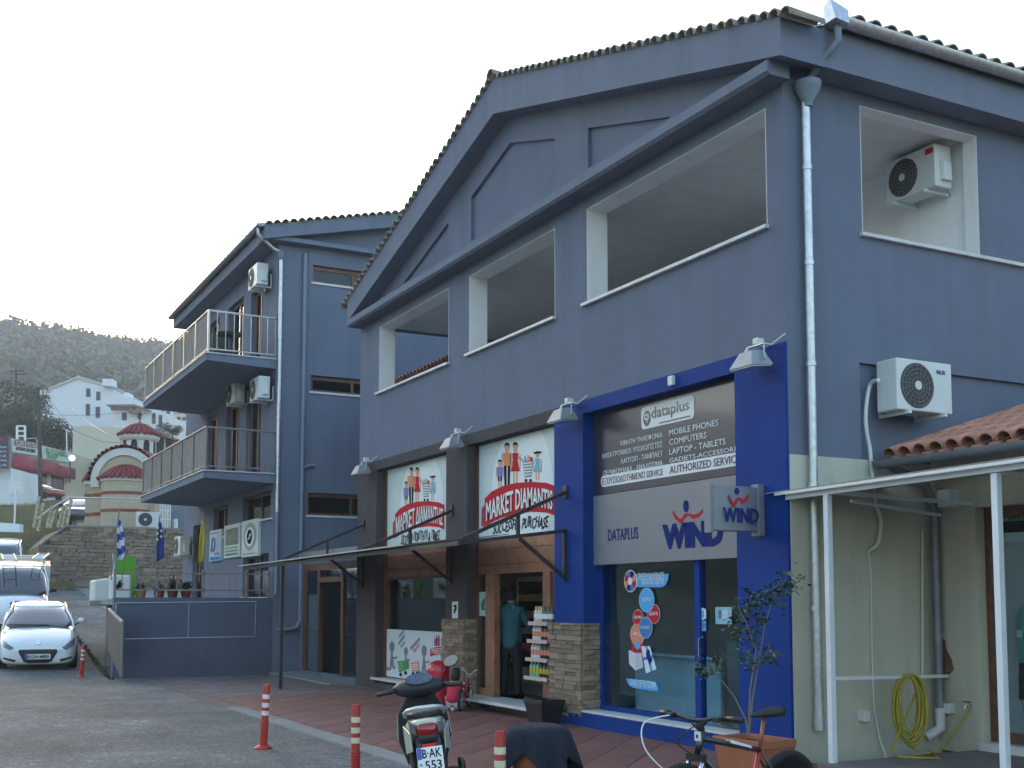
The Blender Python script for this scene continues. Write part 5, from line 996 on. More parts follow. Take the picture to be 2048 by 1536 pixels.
# bottle rack in the doorway, red checkout behind
z8 = lambda x, y, pl: on(860+x*.208333, 1120+y*.208333, 1, pl)
rk = thing('bottle_rack', 'wheeled shop rack with four shelves of bottles in the market doorway', 'rack', z8(1000,1380,.0)); yr = -.02
x0, x1 = z8(905,1100,yr).x, -5.17
for k, (y, c1, c2) in enumerate(((608,(.6,.5,.35),(.1,.09,.08)),(778,(.6,.6,.58),(.03,.02,.02)),(955,(.6,.6,.6),(.03,.03,.03)),(1135,(.15,.45,.30),(.03,.03,.03)))):
    z = z8(1000,y,yr).z; xa_ = x0+.14-.045*k; MB().box(xa_,x1,yr,yr+.3,z,z+.015).build('shelf', M('price_strip', (.55,.40,.38), .5), rk); MB().box(xa_,x1,yr-.012,yr-.002,z-.03,z+.025).build('price_rail', MAT['price_strip'], rk)
    n = 7
    for i in range(n):
        x = xa_+.05+(x1-xa_-.08)*i/(n-1); cap = i < 3; mt = M('bottle_%d_%d' % (k, cap), c1 if cap else c2, .3, var=.1)
        bt = thing('bottle', ('pale' if cap else 'dark')+' bottle on the '+('top','second','third','lowest')[k]+' shelf of the doorway rack', 'bottle', (x,yr+.1,z+.016), 'bottles on the doorway rack'); MB().lathe((x,yr+.1,z+.016), [(.034,0),(.036,.01),(.036,.15),(.015,.19),(.015,.23),(.003,.232)], 10).build('glass_body', mt, bt, smooth=True); MB().lathe((x,yr+.1,z+.016), [(.0365,.05),(.0367,.052),(.0367,.12),(.0365,.122)], 10).build('label_band', (PEACHP if k in (1,2) else PRINTW if k == 0 else YEL), bt, smooth=True)
for x in (x0+.02,x1-.02): MB().bar((x if x > -5.4 else x+.1,yr+.28,.24),(x if x > -5.4 else x+.1,yr+.28,1.72),.025).build('upright', DKST, rk)
MB().box(x0,x1,yr,yr+.32,.25,.29).build('base', DKST, rk); MB().box(x0+.06,x1,yr+.29,yr+.31,.29,1.12).build('back_panel', M('rack_red', (.30,.012,.02), .5), rk)
for x in (x0+.04,x1-.05): MB().lathe((x,yr+.02,.225), [(.002,-.015),(.036,-.015),(.036,.015),(.002,.015)], 14, ax=(V((0,1,0)),V((0,0,1)),V((1,0,0)))).build('caster', CHROME, rk, smooth=True)
ck = thing('checkout_counter', 'dark red checkout counter inside the market door', 'counter', (-5.6,.9,.19)); MB().box(-6.05,-4.98,.7,1.4,.19,1.05).build('body', M('counter_red', (.22,.01,.018), .4), ck); MB().box(-6.1,-4.97,.66,1.44,1.05,1.10).build('top', BLACK, ck)
fx0, fx1 = on(1034,1200,1,2.0).x, on(1092,1200,1,2.0).x; fg = thing('drinks_fridge', 'glass fronted fridge with pale frame inside the market', 'fridge', ((fx0+fx1)/2,2.3,.19)); MB().box(fx0,fx1,2.0,2.6,.19,2.15).build('body', M('fridge_cream', (.62,.58,.48), .5), fg); MB().box(fx0+.08,fx1-.08,1.985,2.0,.5,2.06).build('door_glass', M('fridge_dark', (.03,.015,.015), .2), fg)
for z in (.8,1.1,1.4,1.7): MB().box(fx0+.1,fx1-.1,1.972,1.984,z,z+.12).build('goods_row', M('goods_%d' % int(z*10), ((.3,.03,.03),(.25,.18,.05),(.3,.05,.04),(.1,.12,.14))[int(z*10) % 4], .5, var=.6, scale=14), fg)
sh = thing('grocery_shelf', 'grocery shelving seen through the left market window', 'shelf', (-10.5,3,.19)); 
for z in (.5,.9,1.3,1.7): MB().box(-12.6,-8.6,2.7,3.1,z,z+.03).build('shelf_board', MAT['shelf_grey'], sh); MB().box(-12.5,-8.7,2.75,3.0,z+.03,z+.24).build('goods_row', M('goods_row_%d' % int(z*10), (.18,.15,.12), .6, var=.8, scale=11), sh)
# ------------------------------------------------------------------ scooter, bicycles, people
def frame_of(o, fwd, lean=0.0):
    """matrix: local +Y forward, +X right, +Z up; lean > 0 tips to the right"""
    f = V(fwd); f.z = 0; f.normalize(); r = V((f.y, -f.x, 0)); A = Matrix((r, f, V((0,0,1)))).transposed().to_4x4(); A.translation = V(o)
    return A @ Matrix.Rotation(lean, 4, 'Y')
class Rig:                                        # builds parts of a thing in its own axes
    def __init__(s, name, label, cat, A, group=None): s.g = thing(name, label, cat, A.to_translation(), group); s.g.matrix_world = A; s.A = A
    def put(s, mb, name, mt, parent=None, **k): return mb.build(name, mt, parent or s.g, local=True, **k)
def sring(y, w, z0, z1, n=16, e=.6, x=0):         # superellipse section across Y
    c, h = (z0+z1)/2, (z1-z0)/2; out = []
    for i in range(n):
        t = 2*pi*i/n; cx, sx = cos(t), sin(t); out.append(V((x+w*abs(cx)**e*(1 if cx >= 0 else -1), y, c+h*abs(sx)**e*(1 if sx >= 0 else -1))))
    return out
def wheel(R_, r, name, put, c, rimr, spokes=0, mt_rim=None, w=None, parent=None):
    c = V(c); ax = (V((0,1,0)),V((0,0,1)),V((1,0,0))); wh = put(MB().tube([c+V((0,(R_-r)*cos(2*pi*i/36),(R_-r)*sin(2*pi*i/36))) for i in range(36)], r, 10, closed=True), name, RUBBER, smooth='all')
    a = R_-r*1.9; b = MB().lathe(c, [(a,-r*.7),(a+.006,-r*.7),(a+.006,r*.7),(a,r*.7),(a-.012,0),(a,-r*.7)], 36, ax=ax); b.build('rim', mt_rim or ALU, wh, local=True, smooth=True)
    b = MB().lathe(c, [(.004,-.04),(.022,-.04),(.022,.04),(.004,.04)], 12, ax=ax); b.build('hub', ALU, wh, local=True)
    if spokes:
        b = MB()
        for i in range(spokes): t = 2*pi*i/spokes; b.tube([c+V((.02*(1 if i % 2 else -1), .02*cos(t), .02*sin(t))), c+V((0,a*cos(t+.15),a*sin(t+.15)))], .0016, 4)
        b.build('spokes', ALU, wh, local=True)
    return wh
# --- scooter
Pp, Hh = at0(880, 8.9), at0(868, 10.05); fwd = (Hh-Pp).normalized()
SC = Rig('scooter', 'dark scooter with cream tail panels and Greek plate parked on the forecourt edge', 'scooter', frame_of(Pp+fwd*.72+V((0,0,.02)), fwd, -.125))
CRM = M('cream_bodywork', (.50,.50,.38), .3, var=.04, coat=.5); GRP = M('dark_grey_plastic', (.022,.023,.027), .5, var=.15, bump=.08, bscale=120); SEAT = M('seat_vinyl', (.012,.012,.013), .5, var=.1, bump=.15, bscale=150); TAILR = M('tail_lens', (.28,.006,.010), .12, var=.1, coat=.6); CLR = M('clear_lens', (.12,.12,.13), .15, coat=.5)
p = SC.put
p(MB().loft([sring(.10,.13,.36,.70), sring(-.1,.155,.42,.76), sring(-.3,.165,.52,.79), sring(-.46,.150,.60,.795), sring(-.57,.115,.66,.79), sring(-.63,.07,.69,.775)]), 'tail_body', CRM, smooth='all')
p(MB().loft([sring(.02,.10,.34,.60), sring(-.2,.135,.40,.62), sring(-.42,.13,.50,.655), sring(-.56,.10,.58,.685), sring(-.655,.07,.62,.70)]), 'under_tray', GRP, smooth='all')
p(MB().loft([sring(.20,.10,.70,.78), sring(.05,.135,.72,.805), sring(-.2,.145,.755,.83), sring(-.40,.13,.775,.84), sring(-.50,.09,.785,.825)]), 'seat', SEAT, smooth='all')
tl_ = p(MB().loft([sring(-.58,.085,.655,.775), sring(-.645,.082,.665,.762), sring(-.662,.06,.68,.745)]), 'tail_light', TAILR, smooth='all')
for s_ in (-1,1):
    p(MB().hexa([(s_*.086,-.652,.685),(s_*.128,-.615,.70),(s_*.125,-.56,.70),(s_*.08,-.58,.685),(s_*.086,-.645,.765),(s_*.138,-.60,.785),(s_*.132,-.55,.785),(s_*.08,-.58,.765)]), 'indicator', CLR, bev=.008)
    p(MB().hexa([(s_*.165,-.40,.52),(s_*.175,-.40,.52),(s_*.13,-.62,.56),(s_*.12,-.62,.56),(s_*.17,-.40,.74),(s_*.18,-.40,.74),(s_*.135,-.64,.70),(s_*.125,-.64,.70)]), 'side_flash', CRM, bev=.01)
p(MB().tube([(-.15,-.30,.80),(-.155,-.42,.835),(-.13,-.56,.865),(-.07,-.615,.88),(.07,-.615,.88),(.13,-.56,.865),(.155,-.42,.835),(.15,-.30,.80)], .017, 10), 'grab_rail', ALU, smooth='all')
p(MB().hexa([(-.085,-.70,.30),(.085,-.70,.30),(.085,-.66,.30),(-.085,-.66,.30),(-.10,-.62,.66),(.10,-.62,.66),(.10,-.57,.66),(-.10,-.57,.66)]), 'rear_mudguard', GRP, bev=.015)
PT = Matrix.Translation((0,-.705,.50)) @ Matrix.Rotation(-.22, 4, 'X')
pl = MB().cbox((0,0,0), (.195,.006,.185)).xf(PT); plo = p(pl, 'number_plate', M('plate_white', (.72,.73,.72), .4, var=.03)); PX, PU, PN = PT.to_3x3() @ V((1,0,0)), PT.to_3x3() @ V((0,0,1)), PT.to_3x3() @ V((0,-1,0))
def ptx(s, x, z, w, h, mt=INK): b = MB(); text(s, PT @ V((x,-.003,z)), w, h, mt, None, X=PX, U=PU, N=PN, off=.001, ext=.001, bold=.015, mb=b); b.build('lettering', mt, plo, local=True)
ptx('B·AK', -.058, .012, .145, .066); ptx('553', -.045, -.075, .125, .066); MB().cbox((-.078,-.0045,.048), (.034,.003,.085)).xf(PT).build('country_band', M('plate_blue', (.02,.08,.42), .4), plo, local=True); ptx('GR', -.09, .012, .024, .014, PRINTW)
MB().poly([PT @ q for q in disc((-.076,-.004,-.035), .010, .010, n=12)], PN*.002).build('stamp', GREYP, plo, local=True)
p(MB().cbox((0,-.672,.60), (.10,.015,.024)), 'reflector', M('reflector_red', (.75,.02,.02), .2), bev=.004)
p(MB().cbox((0,-.715,.365), (.20,.008,.02)), 'plate_holder', MAT['plate_blue'])
wheel(.225,.055,'rear_wheel',SC.put,(0,-.52,.225),.15); wheel(.225,.05,'front_wheel',SC.put,(0,.72,.225),.15)
p(MB().loft([sring(-.10,.05,.22,.34,x=.15), sring(-.3,.062,.22,.37,x=.165), sring(-.62,.062,.25,.40,x=.175), sring(-.70,.045,.28,.38,x=.178)]), 'exhaust', GRP, smooth='all'); p(MB().tube([(.178,-.69,.335),(.178,-.73,.335)], .02, 10), 'exhaust_tip', DKST); p(MB().loft([sring(-.25,.018,.25,.43,x=.235), sring(-.6,.022,.26,.46,x=.24), sring(-.72,.01,.30,.40,x=.235)]), 'exhaust_shield', BLACK, smooth='all')
p(MB().cbox((0,-.25,.30), (.20,.5,.22)), 'engine', GRP, bev=.03); p(MB().tube([(-.13,-.52,.24),(-.13,-.42,.60)], .022, 8), 'shock_absorber', DKST)
p(MB().loft([sring(.05,.15,.26,.34), sring(.35,.16,.25,.32), sring(.48,.17,.27,.36)]), 'footboard', GRP, smooth='all')
p(MB().loft([[V(q) for q in ((-.15,.44,.27),(.15,.44,.27),(.15,.50,.27),(-.15,.50,.27))],[V(q) for q in ((-.23,.47,.52),(.23,.47,.52),(.21,.55,.52),(-.21,.55,.52))],[V(q) for q in ((-.215,.42,.74),(.215,.42,.74),(.19,.51,.74),(-.19,.51,.74))],[V(q) for q in ((-.13,.36,.90),(.13,.36,.90),(.10,.44,.90),(-.10,.44,.90))]]), 'leg_shield', GRP, bev=.02, smooth=True)
p(MB().loft([[V(q) for q in ((-.16,.50,.30),(.16,.50,.30),(.10,.62,.34),(-.10,.62,.34))],[V(q) for q in ((-.235,.52,.55),(.235,.52,.55),(.12,.68,.58),(-.12,.68,.58))],[V(q) for q in ((-.215,.485,.75),(.215,.485,.75),(.1,.58,.75),(-.1,.58,.75))]]), 'front_apron', CRM, smooth=True)
p(MB().loft([[V((x,.36-.10*cos(t)*k+(.02 if k < .9 else 0),.965+.075*sin(t)*k)) for t in [2*pi*i/14 for i in range(14)]] for x, k in ((-.22,.35),(-.17,.8),(-.08,1.1),(0,1.18),(.08,1.1),(.17,.8),(.22,.35))]), 'handlebar_cover', GRP, smooth='all')
p(MB().poly([V((x*.115, .272+.042*z, 1.030+.042*z)) for x, z in [(cos(2*pi*i/20), sin(2*pi*i/20)) for i in range(20)]], (0,-.014,.014)), 'gauge', M('gauge_glass', (.07,.09,.12), .3, var=.7, scale=40, coat=.3), smooth=False)
for s_ in (-1,1):
    p(MB().tube([(s_*.20,.34,.965),(s_*.26,.32,.955),(s_*.36,.28,.95)], [.022,.02,.019], 10), 'grip', BLACK, smooth='all'); p(MB().tube([(s_*.22,.40,.97),(s_*.30,.39,.955),(s_*.35,.35,.95)], .006, 6), 'brake_lever', CHROME)
p(MB().tube([(.20,.36,.99),(.215,.35,1.06),(.25,.33,1.12)], .007, 8), 'mirror_stalk', BLACK, smooth='all'); mr = p(MB().ball((.285,.33,1.155), .062, 18, 10, (1.15,.32,.82), Matrix.Rotation(-.25,3,'Y')), 'mirror', BLACK, smooth='all')
MB().poly([V((.285+.062*cos(t)*1.0, .302+.0*sin(t), 1.155+.043*sin(t)+.012*cos(t))) for t in [2*pi*i/20 for i in range(20)]], (0,-.004,.001)).build('mirror_glass', CHROME, mr, local=True)
# --- bicycles
def bicycle(label, rear, front, R_, s, cf, ca, kid=False, lean=0.0, group=None):
    rear, front = V(rear), V(front); fw_ = front-rear; wb = fw_.length; B = Rig('bicycle', label, 'bicycle', frame_of(rear, fw_, lean), group); p = B.put
    rt_ = .028*s if not kid else .022; RH, FH = V((0,0,R_)), V((0,wb,R_))
    wheel(R_, rt_, 'rear_wheel', p, RH, 0, 28 if not kid else 16, BLACK if not kid else ALU); wheel(R_, rt_, 'front_wheel', p, FH, 0, 28 if not kid else 16, BLACK if not kid else ALU)
    bb = V((0,wb*.41,R_*.9)); st_ = V((0,wb*.28,R_*2.05)); ht, hb = V((0,wb*.82,R_*2.5)), V((0,wb*.855,R_*2.12)); t = .020*s
    if kid: st_ = V((0,wb*.25,R_*2.0)); ht, hb = V((0,wb*.78,R_*2.75)), V((0,wb*.81,R_*2.3))
    for a, c, r, nm, mt in ((bb,st_,t*.8,'seat_tube',ca),(st_,ht-(ht-hb)*.25,t*.95,'top_tube',cf),(bb,hb+(ht-hb)*.15,t*1.35,'down_tube',cf),(hb,ht,t*1.2,'head_tube',cf)): p(MB().tube([a, c], r, 12), nm, mt, smooth='all')
    for s_ in (-1,1):
        p(MB().tube([bb+V((s_*.03,0,0)), RH+V((s_*.055,0,0))], t*.5, 8), 'chain_stay', cf, smooth='all'); p(MB().tube([st_+V((s_*.02,0,-.02)), RH+V((s_*.055,0,0))], t*.45, 8), 'seat_stay', cf, smooth='all')
        cr = hb+V((s_*.055*s,.015,-.03)); p(MB().tube([cr, cr+(FH+V((s_*.055*s,0,0))-cr)*.45], t*.75, 10), 'fork_stanchion', CHROME if not kid else ca, smooth='all'); p(MB().tube([cr+(FH+V((s_*.055*s,0,0))-cr)*.4, FH+V((s_*.055*s,0,0))], t*1.0, 10), 'fork_leg', BLACK if not kid else ca, smooth='all')
        p(MB().tube([bb+V((s_*.05,0,0)), bb+V((s_*.07,s_*.10*s,-.10*s))], t*.4, 6), 'crank', ALU); p(MB().cbox(bb+V((s_*.11,s_*.10*s,-.10*s)), (.08*s,.06*s,.018)), 'pedal', BLACK)
    p(MB().bar(hb+V((-.07*s,.015,-.02)), hb+V((.07*s,.015,-.02)), .045*s, .035*s, up=(0,1,0)), 'fork_crown', BLACK)
    sp_ = st_+V((0,-wb*.055,R_*.62 if not kid else R_*.35)); p(MB().tube([st_, sp_], t*.7, 10), 'seat_post', cf if kid else M('copper_post', (.30,.10,.05), .35, .3), smooth='all')
    sd_ = MB(); 
    prof = ((-.14,.066,.045,.028),(-.10,.075,.05,.035),(-.03,.060,.045,.03),(.06,.028,.032,.025),(.12,.018,.02,.015),(.14,.008,.012,.008))
    sd_.loft([sring(sp_.y+y*s,w*s,sp_.z+.01-h*.3*s,sp_.z+.012+h*s*.9+.012*(y < -.1)) for y, w, h, _ in prof]); p(sd_, 'saddle', SEAT if not kid else M('kid_saddle', (.45,.43,.42), .5), smooth='all')
    hs = ht+V((0,.0,.03*s)); hc = hs+V((0,.06*s,.045*s)); p(MB().tube([ht, hs], t*1.1, 10), 'headset', BLACK); p(MB().bar(hs, hc, .04*s, .045*s), 'stem', BLACK if not kid else ALU)
    hw = .335*s if not kid else .20; rise = .03*s if not kid else .10
    p(MB().tube([hc+V((x*hw,-.03*abs(x)*s*(1.6 if abs(x) > .6 else 1),rise*min(1,abs(x)*2))) for x in (-1,-.7,-.4,-.12,.12,.4,.7,1)], .0135*s, 10), 'handlebar', BLACK if not kid else ALU, smooth='all')
    for s_ in (-1,1):
        p(MB().tube([hc+V((s_*hw*.70,-.032*s,rise)), hc+V((s_*hw*1.02,-.05*s,rise))], .019*s, 10), 'grip', BLACK, smooth='all')
        if not kid: p(MB().tube([hc+V((s_*hw*.62,.0,rise)), hc+V((s_*hw*.75,.05*s,rise-.02)), hc+V((s_*hw*.98,.03*s,rise-.03))], .006, 6), 'brake_lever', BLACK); p(MB().cbox(hc+V((s_*hw*.58,.01,rise-.005)), (.05,.05,.035)), 'shifter', BLACK, bev=.006)
    return B, p, hc, ht, hb, bb, st_, hw, rise
rh, fh = at0(1567, 8.02, .01), at0(1358, 7.35, .01)
BKF = M('black_frame_paint', (.012,.012,.014), .3, var=.1, coat=.5); RDF = M('red_frame_paint', (.38,.015,.02), .35, coat=.4)
B, p, hc, ht, hb, bb, st_, hw, rise = bicycle('black mountain bike with white and red trim before the planter', rh, fh, .345, 1.0, BKF, RDF)
p(MB().tube(smooth_path([hc+V((hw*.5,.05,rise)), hc+V((hw*.75,.20,-.02)), hc+V((hw*.55,.25,-.18)), hc+V((.06,.12,-.36))]), .0045, 6), 'white_cable', PRINTW, smooth='all'); p(MB().tube(smooth_path([hc+V((-hw*.5,.05,rise)), hc+V((-hw*.3,.16,-.03)), hc+V((0,.16,-.12)), hb+V((0,.05,0))]), .004, 6), 'black_cable', BLACK, smooth='all')
d_ = (hb-bb).normalized(); sgn = 1
for s_ in (1,-1):
    nn_ = V((s_,0,0)); uu = nn_.cross(d_) if s_ > 0 else nn_.cross(d_); b = MB(); o0 = bb+d_*.17+nn_*.027-d_.cross(nn_)*.0; xx = d_ if s_ < 0 else d_
    Xd = d_*(1 if s_ > 0 else 1); Ud = nn_.cross(Xd); text('CANTER', bb+d_*.14+nn_*.0265-Ud*.018, .26, .036, PRINTW, None, X=Xd, U=Ud, N=nn_, off=0, ext=.002, bold=.03, mb=b); b.build('frame_lettering', PRINTW, B.g, local=True)
    e1 = st_+(ht-st_)*.18; e2 = st_+(ht-st_)*.55; b = MB(); b.hexa([e1+nn_*.019+V((0,0,-.004)),e2+nn_*.019+V((0,0,-.012)),e2+nn_*.021+V((0,0,-.012)),e1+nn_*.021+V((0,0,-.004)),e1+nn_*.018+V((0,0,.012)),e2+nn_*.018+V((0,0,.010)),e2+nn_*.02+V((0,0,.010)),e1+nn_*.02+V((0,0,.012))]); b.build('white_flash', PRINTW, B.g, local=True)
p(MB().cbox(ht+V((0,.035,-.02)), (.05,.012,.06)), 'head_badge', PRINTW, bev=.004); p(MB().cbox(ht+V((0,.042,-.02)), (.014,.006,.02)), 'badge_mark', INK); p(MB().cbox((.012,.10,.345+.12), (.008,.05,.03)), 'spoke_reflector', M('orange_reflector', (.7,.2,.02), .2))
kr, kf = V((-6.86,-.60,.022)), V((-7.35,-.22,.022))
bicycle('small red child bicycle by the market step', kr, kf, .17, .55, RDF, M('kid_white', (.55,.55,.55), .4), kid=True, lean=.06)
# --- people
def skinmesh(name, vs, es, rs, mt, parent=None, sub=2, A=None):
    me = bpy.data.meshes.new(name); me.from_pydata([tuple((A @ V(v)) if A else v) for v in vs], es, []); me.materials.append(mt)
    o = bpy.data.objects.new(name, me); COL.objects.link(o); o.parent = parent; md = o.modifiers.new('skin', 'SKIN'); md.use_smooth_shade = True
    if not me.skin_vertices: me.attributes  # layer is created with the modifier
    for i, r in enumerate(rs): d = me.skin_vertices[0].data[i]; d.radius = (r, r) if not isinstance(r, tuple) else r; d.use_root = (i == 0)
    sb = o.modifiers.new('sub', 'SUBSURF'); sb.levels = sub; sb.render_levels = sub; return o
class Sk:
    def __init__(s): s.v = []; s.e = []; s.r = []
    def add(s, p, r, j=None): s.v.append(V(p)); s.r.append(r); k = len(s.v)-1; (s.e.append((j, k)) if j is not None else None); return k
    def chain(s, j, pts): 
        for p, r in pts: j = s.add(p, r, j)
        return j
def hand(sk, wrist, d, side, k=1.0, curl=.3):
    d = V(d).normalized(); w = V(side).normalized(); n = d.cross(w); wp = sk.v[wrist]; palm = sk.add(wp+d*.055*k, (.036*k,.016*k), wrist); kn = sk.add(wp+d*.085*k, (.038*k,.013*k), palm)
    for i, L_ in enumerate((.068,.078,.072,.056)): b0 = wp+d*.09*k+w*((i-1.5)*.020*k); sk.chain(kn, [(b0, .009*k), (b0+d*L_*.5*k-n*.012*curl, .0085*k), (b0+d*L_*.85*k-n*.05*curl*k, .0075*k)])
    sk.chain(palm, [(wp+d*.05*k+w*-.045*k, .010*k), (wp+d*.085*k+w*-.062*k-n*.01, .009*k)])
SKN = M('skin', (.40,.22,.15), .55, var=.08); HAIR = M('dark_hair', (.016,.012,.010), .6, var=.3, bump=.5, bscale=120)
def man():
    base = on(1022,1392,2,.19); A = frame_of(base, FWH*.9+RT*.35); sk = Sk()
    pel = sk.add((0,0,.88), (.155,.115)); sp = sk.add((0,.01,1.08), (.15,.11), pel); ch = sk.add((0,0,1.27), (.185,.125), sp); nb = sk.add((0,0,1.40), (.10,.08), ch); nk = sk.add((0,.02,1.47), .055, nb); h1 = sk.add((0,.04,1.55), (.075,.09), nk); h2 = sk.add((0,.04,1.63), (.078,.092), h1); sk.add((0,.04,1.70), (.05,.06), h2)
    for s_ in (-1,1):
        kk = sk.chain(pel, [((s_*.10,0,.80), .09), ((s_*.11,.02,.46), .062), ((s_*.115,-.01,.25), .055), ((s_*.12,-.01,.07), .04)]); sk.chain(kk, [((s_*.125,.08,.035), .038), ((s_*.13,.16,.03), .032)])
        if s_ > 0: w = sk.chain(nb, [((.17,0,1.36), .062), ((.27,.06,1.14), .047), ((.36,.22,1.06), .034)]); hand(sk, w, (.3,.9,-.1), (1,-.3,0))
        else: w = sk.chain(nb, [((-.17,0,1.36), .062), ((-.25,.0,1.10), .047), ((-.20,.16,1.0), .034)]); hand(sk, w, (.3,.9,-.1), (1,-.2,0))
    body = skinmesh('person', sk.v, sk.e, sk.r, SKN); body.matrix_world = A; tag(body, 'person in teal jumper and dark trousers standing with back turned in the market doorway', 'person')
    s = Sk(); a = s.add((0,.0,.72), (.19,.14)); a = s.add((0,.0,.88), (.19,.14), a); b_ = s.add((0,.01,1.08), (.18,.135), a); c = s.add((0,0,1.27), (.205,.14), b_); d = s.add((0,0,1.39), (.135,.10), c); e5 = s.add((0,.01,1.45), (.08,.075), d); s.add((0,.012,1.50), .07, e5)
    for s_ in (-1,1): s.chain(d, [((s_*.175,0,1.36), .075), (((.27 if s_ > 0 else -.25),(.06 if s_ > 0 else 0),1.13), .06), (((.345 if s_ > 0 else -.21),(.20 if s_ > 0 else .14),1.065 if s_ > 0 else 1.01), .045)])
    skinmesh('jumper', s.v, s.e, s.r, M('teal_wool', (.022,.105,.125), .9, var=.15, scale=8, bump=.3, bscale=90), body)
    s = Sk(); a = s.add((0,0,.84), (.175,.135)); s.add((0,0,1.0), (.16,.12), a)
    for s_ in (-1,1): s.chain(a, [((s_*.10,0,.78), .10), ((s_*.112,.02,.46), .078), ((s_*.118,-.01,.25), .07), ((s_*.12,-.01,.0), .066)])
    skinmesh('trousers', s.v, s.e, s.r, M('dark_trousers', (.010,.011,.016), .9, var=.2), body)
    s = Sk(); a = s.add((0,.0,1.50), (.075,.07)); a = s.add((0,.012,1.58), (.092,.10), a); a = s.add((0,.02,1.66), (.09,.102), a); s.add((0,.025,1.735), (.05,.06), a); skinmesh('hair', s.v, s.e, s.r, HAIR, body)
    for s_ in (-1,1): s = Sk(); a = s.add((s_*.12,-.02,.045), .045); s.chain(a, [((s_*.127,.08,.035), .043), ((s_*.132,.17,.03), .035)]); skinmesh('shoe', s.v, s.e, s.r, BLACK, body)
man()
def child():
    base = V((-7.05,-.62,.022)); A = frame_of(base, FWH*.8-RT*.1+RT*.45); sk = Sk()
    pel = sk.add((0,-.02,.17), (.085,.075)); sp = sk.add((0,.02,.27), (.085,.065), pel); ch = sk.add((0,.05,.36), (.10,.07), sp); nb = sk.add((0,.065,.42), (.055,.045), ch); nk = sk.add((0,.075,.455), .032, nb); h1 = sk.add((0,.085,.505), (.062,.068), nk); h2 = sk.add((0,.085,.565), (.066,.074), h1); sk.add((0,.085,.63), (.04,.045), h2)
    for s_ in (-1,1):
        kk = sk.chain(pel, [((s_*.06,.02,.14), .055), ((s_*.075,.17,.075), .043), ((s_*.07,.06,.04), .036), ((s_*.065,-.10,.035), .028)]); sk.chain(kk, [((s_*.065,-.16,.035), .024), ((s_*.065,-.19,.02), .02)])
        w = sk.chain(nb, [((s_*.095,.065,.40), .036), ((s_*.14,.12,.30), .028), ((s_*.11,.22,.24), .02)]); hand(sk, w, (-.2*s_,.9,-.4), (s_,0,0), .6)
    body = skinmesh('person', sk.v, sk.e, sk.r, SKN); body.matrix_world = A; tag(body, 'small child in red jacket kneeling on the forecourt beside the red cooler', 'person')
    s = Sk(); a = s.add((0,-.03,.10), (.12,.11)); a = s.add((0,-.02,.20), (.12,.11), a); b_ = s.add((0,.02,.28), (.12,.10), a); c = s.add((0,.05,.365), (.13,.10), b_); d = s.add((0,.065,.42), (.07,.06), c)
    for s_ in (-1,1): s.chain(d, [((s_*.10,.065,.40), .046), ((s_*.145,.12,.30), .038), ((s_*.12,.205,.25), .03)])
    skinmesh('jacket', s.v, s.e, s.r, M('red_jacket', (.48,.02,.05), .8, var=.12, scale=12, bump=.2), body)
    s = Sk(); a = s.add((0,-.02,.16), (.09,.08))
    for s_ in (-1,1): s.chain(a, [((s_*.06,.02,.135), .065), ((s_*.078,.17,.08), .053), ((s_*.07,.06,.048), .046), ((s_*.066,-.09,.042), .038)])
    skinmesh('leggings', s.v, s.e, s.r, M('pale_leggings', (.42,.40,.42), .9, var=.25, scale=30), body)
    s = Sk(); a = s.add((0,.05,.43), (.06,.05)); a = s.add((0,.055,.50), (.08,.075), a); a = s.add((0,.065,.58), (.08,.085), a); s.add((0,.07,.655), (.045,.05), a); skinmesh('hair', s.v, s.e, s.r, HAIR, body)
    for s_ in (-1,1): s = Sk(); a = s.add((s_*.065,-.11,.035), .033); s.chain(a, [((s_*.065,-.17,.033), .03), ((s_*.066,-.20,.02), .024)]); skinmesh('shoe', s.v, s.e, s.r, M('pale_shoe', (.5,.48,.48), .6), body)
child()
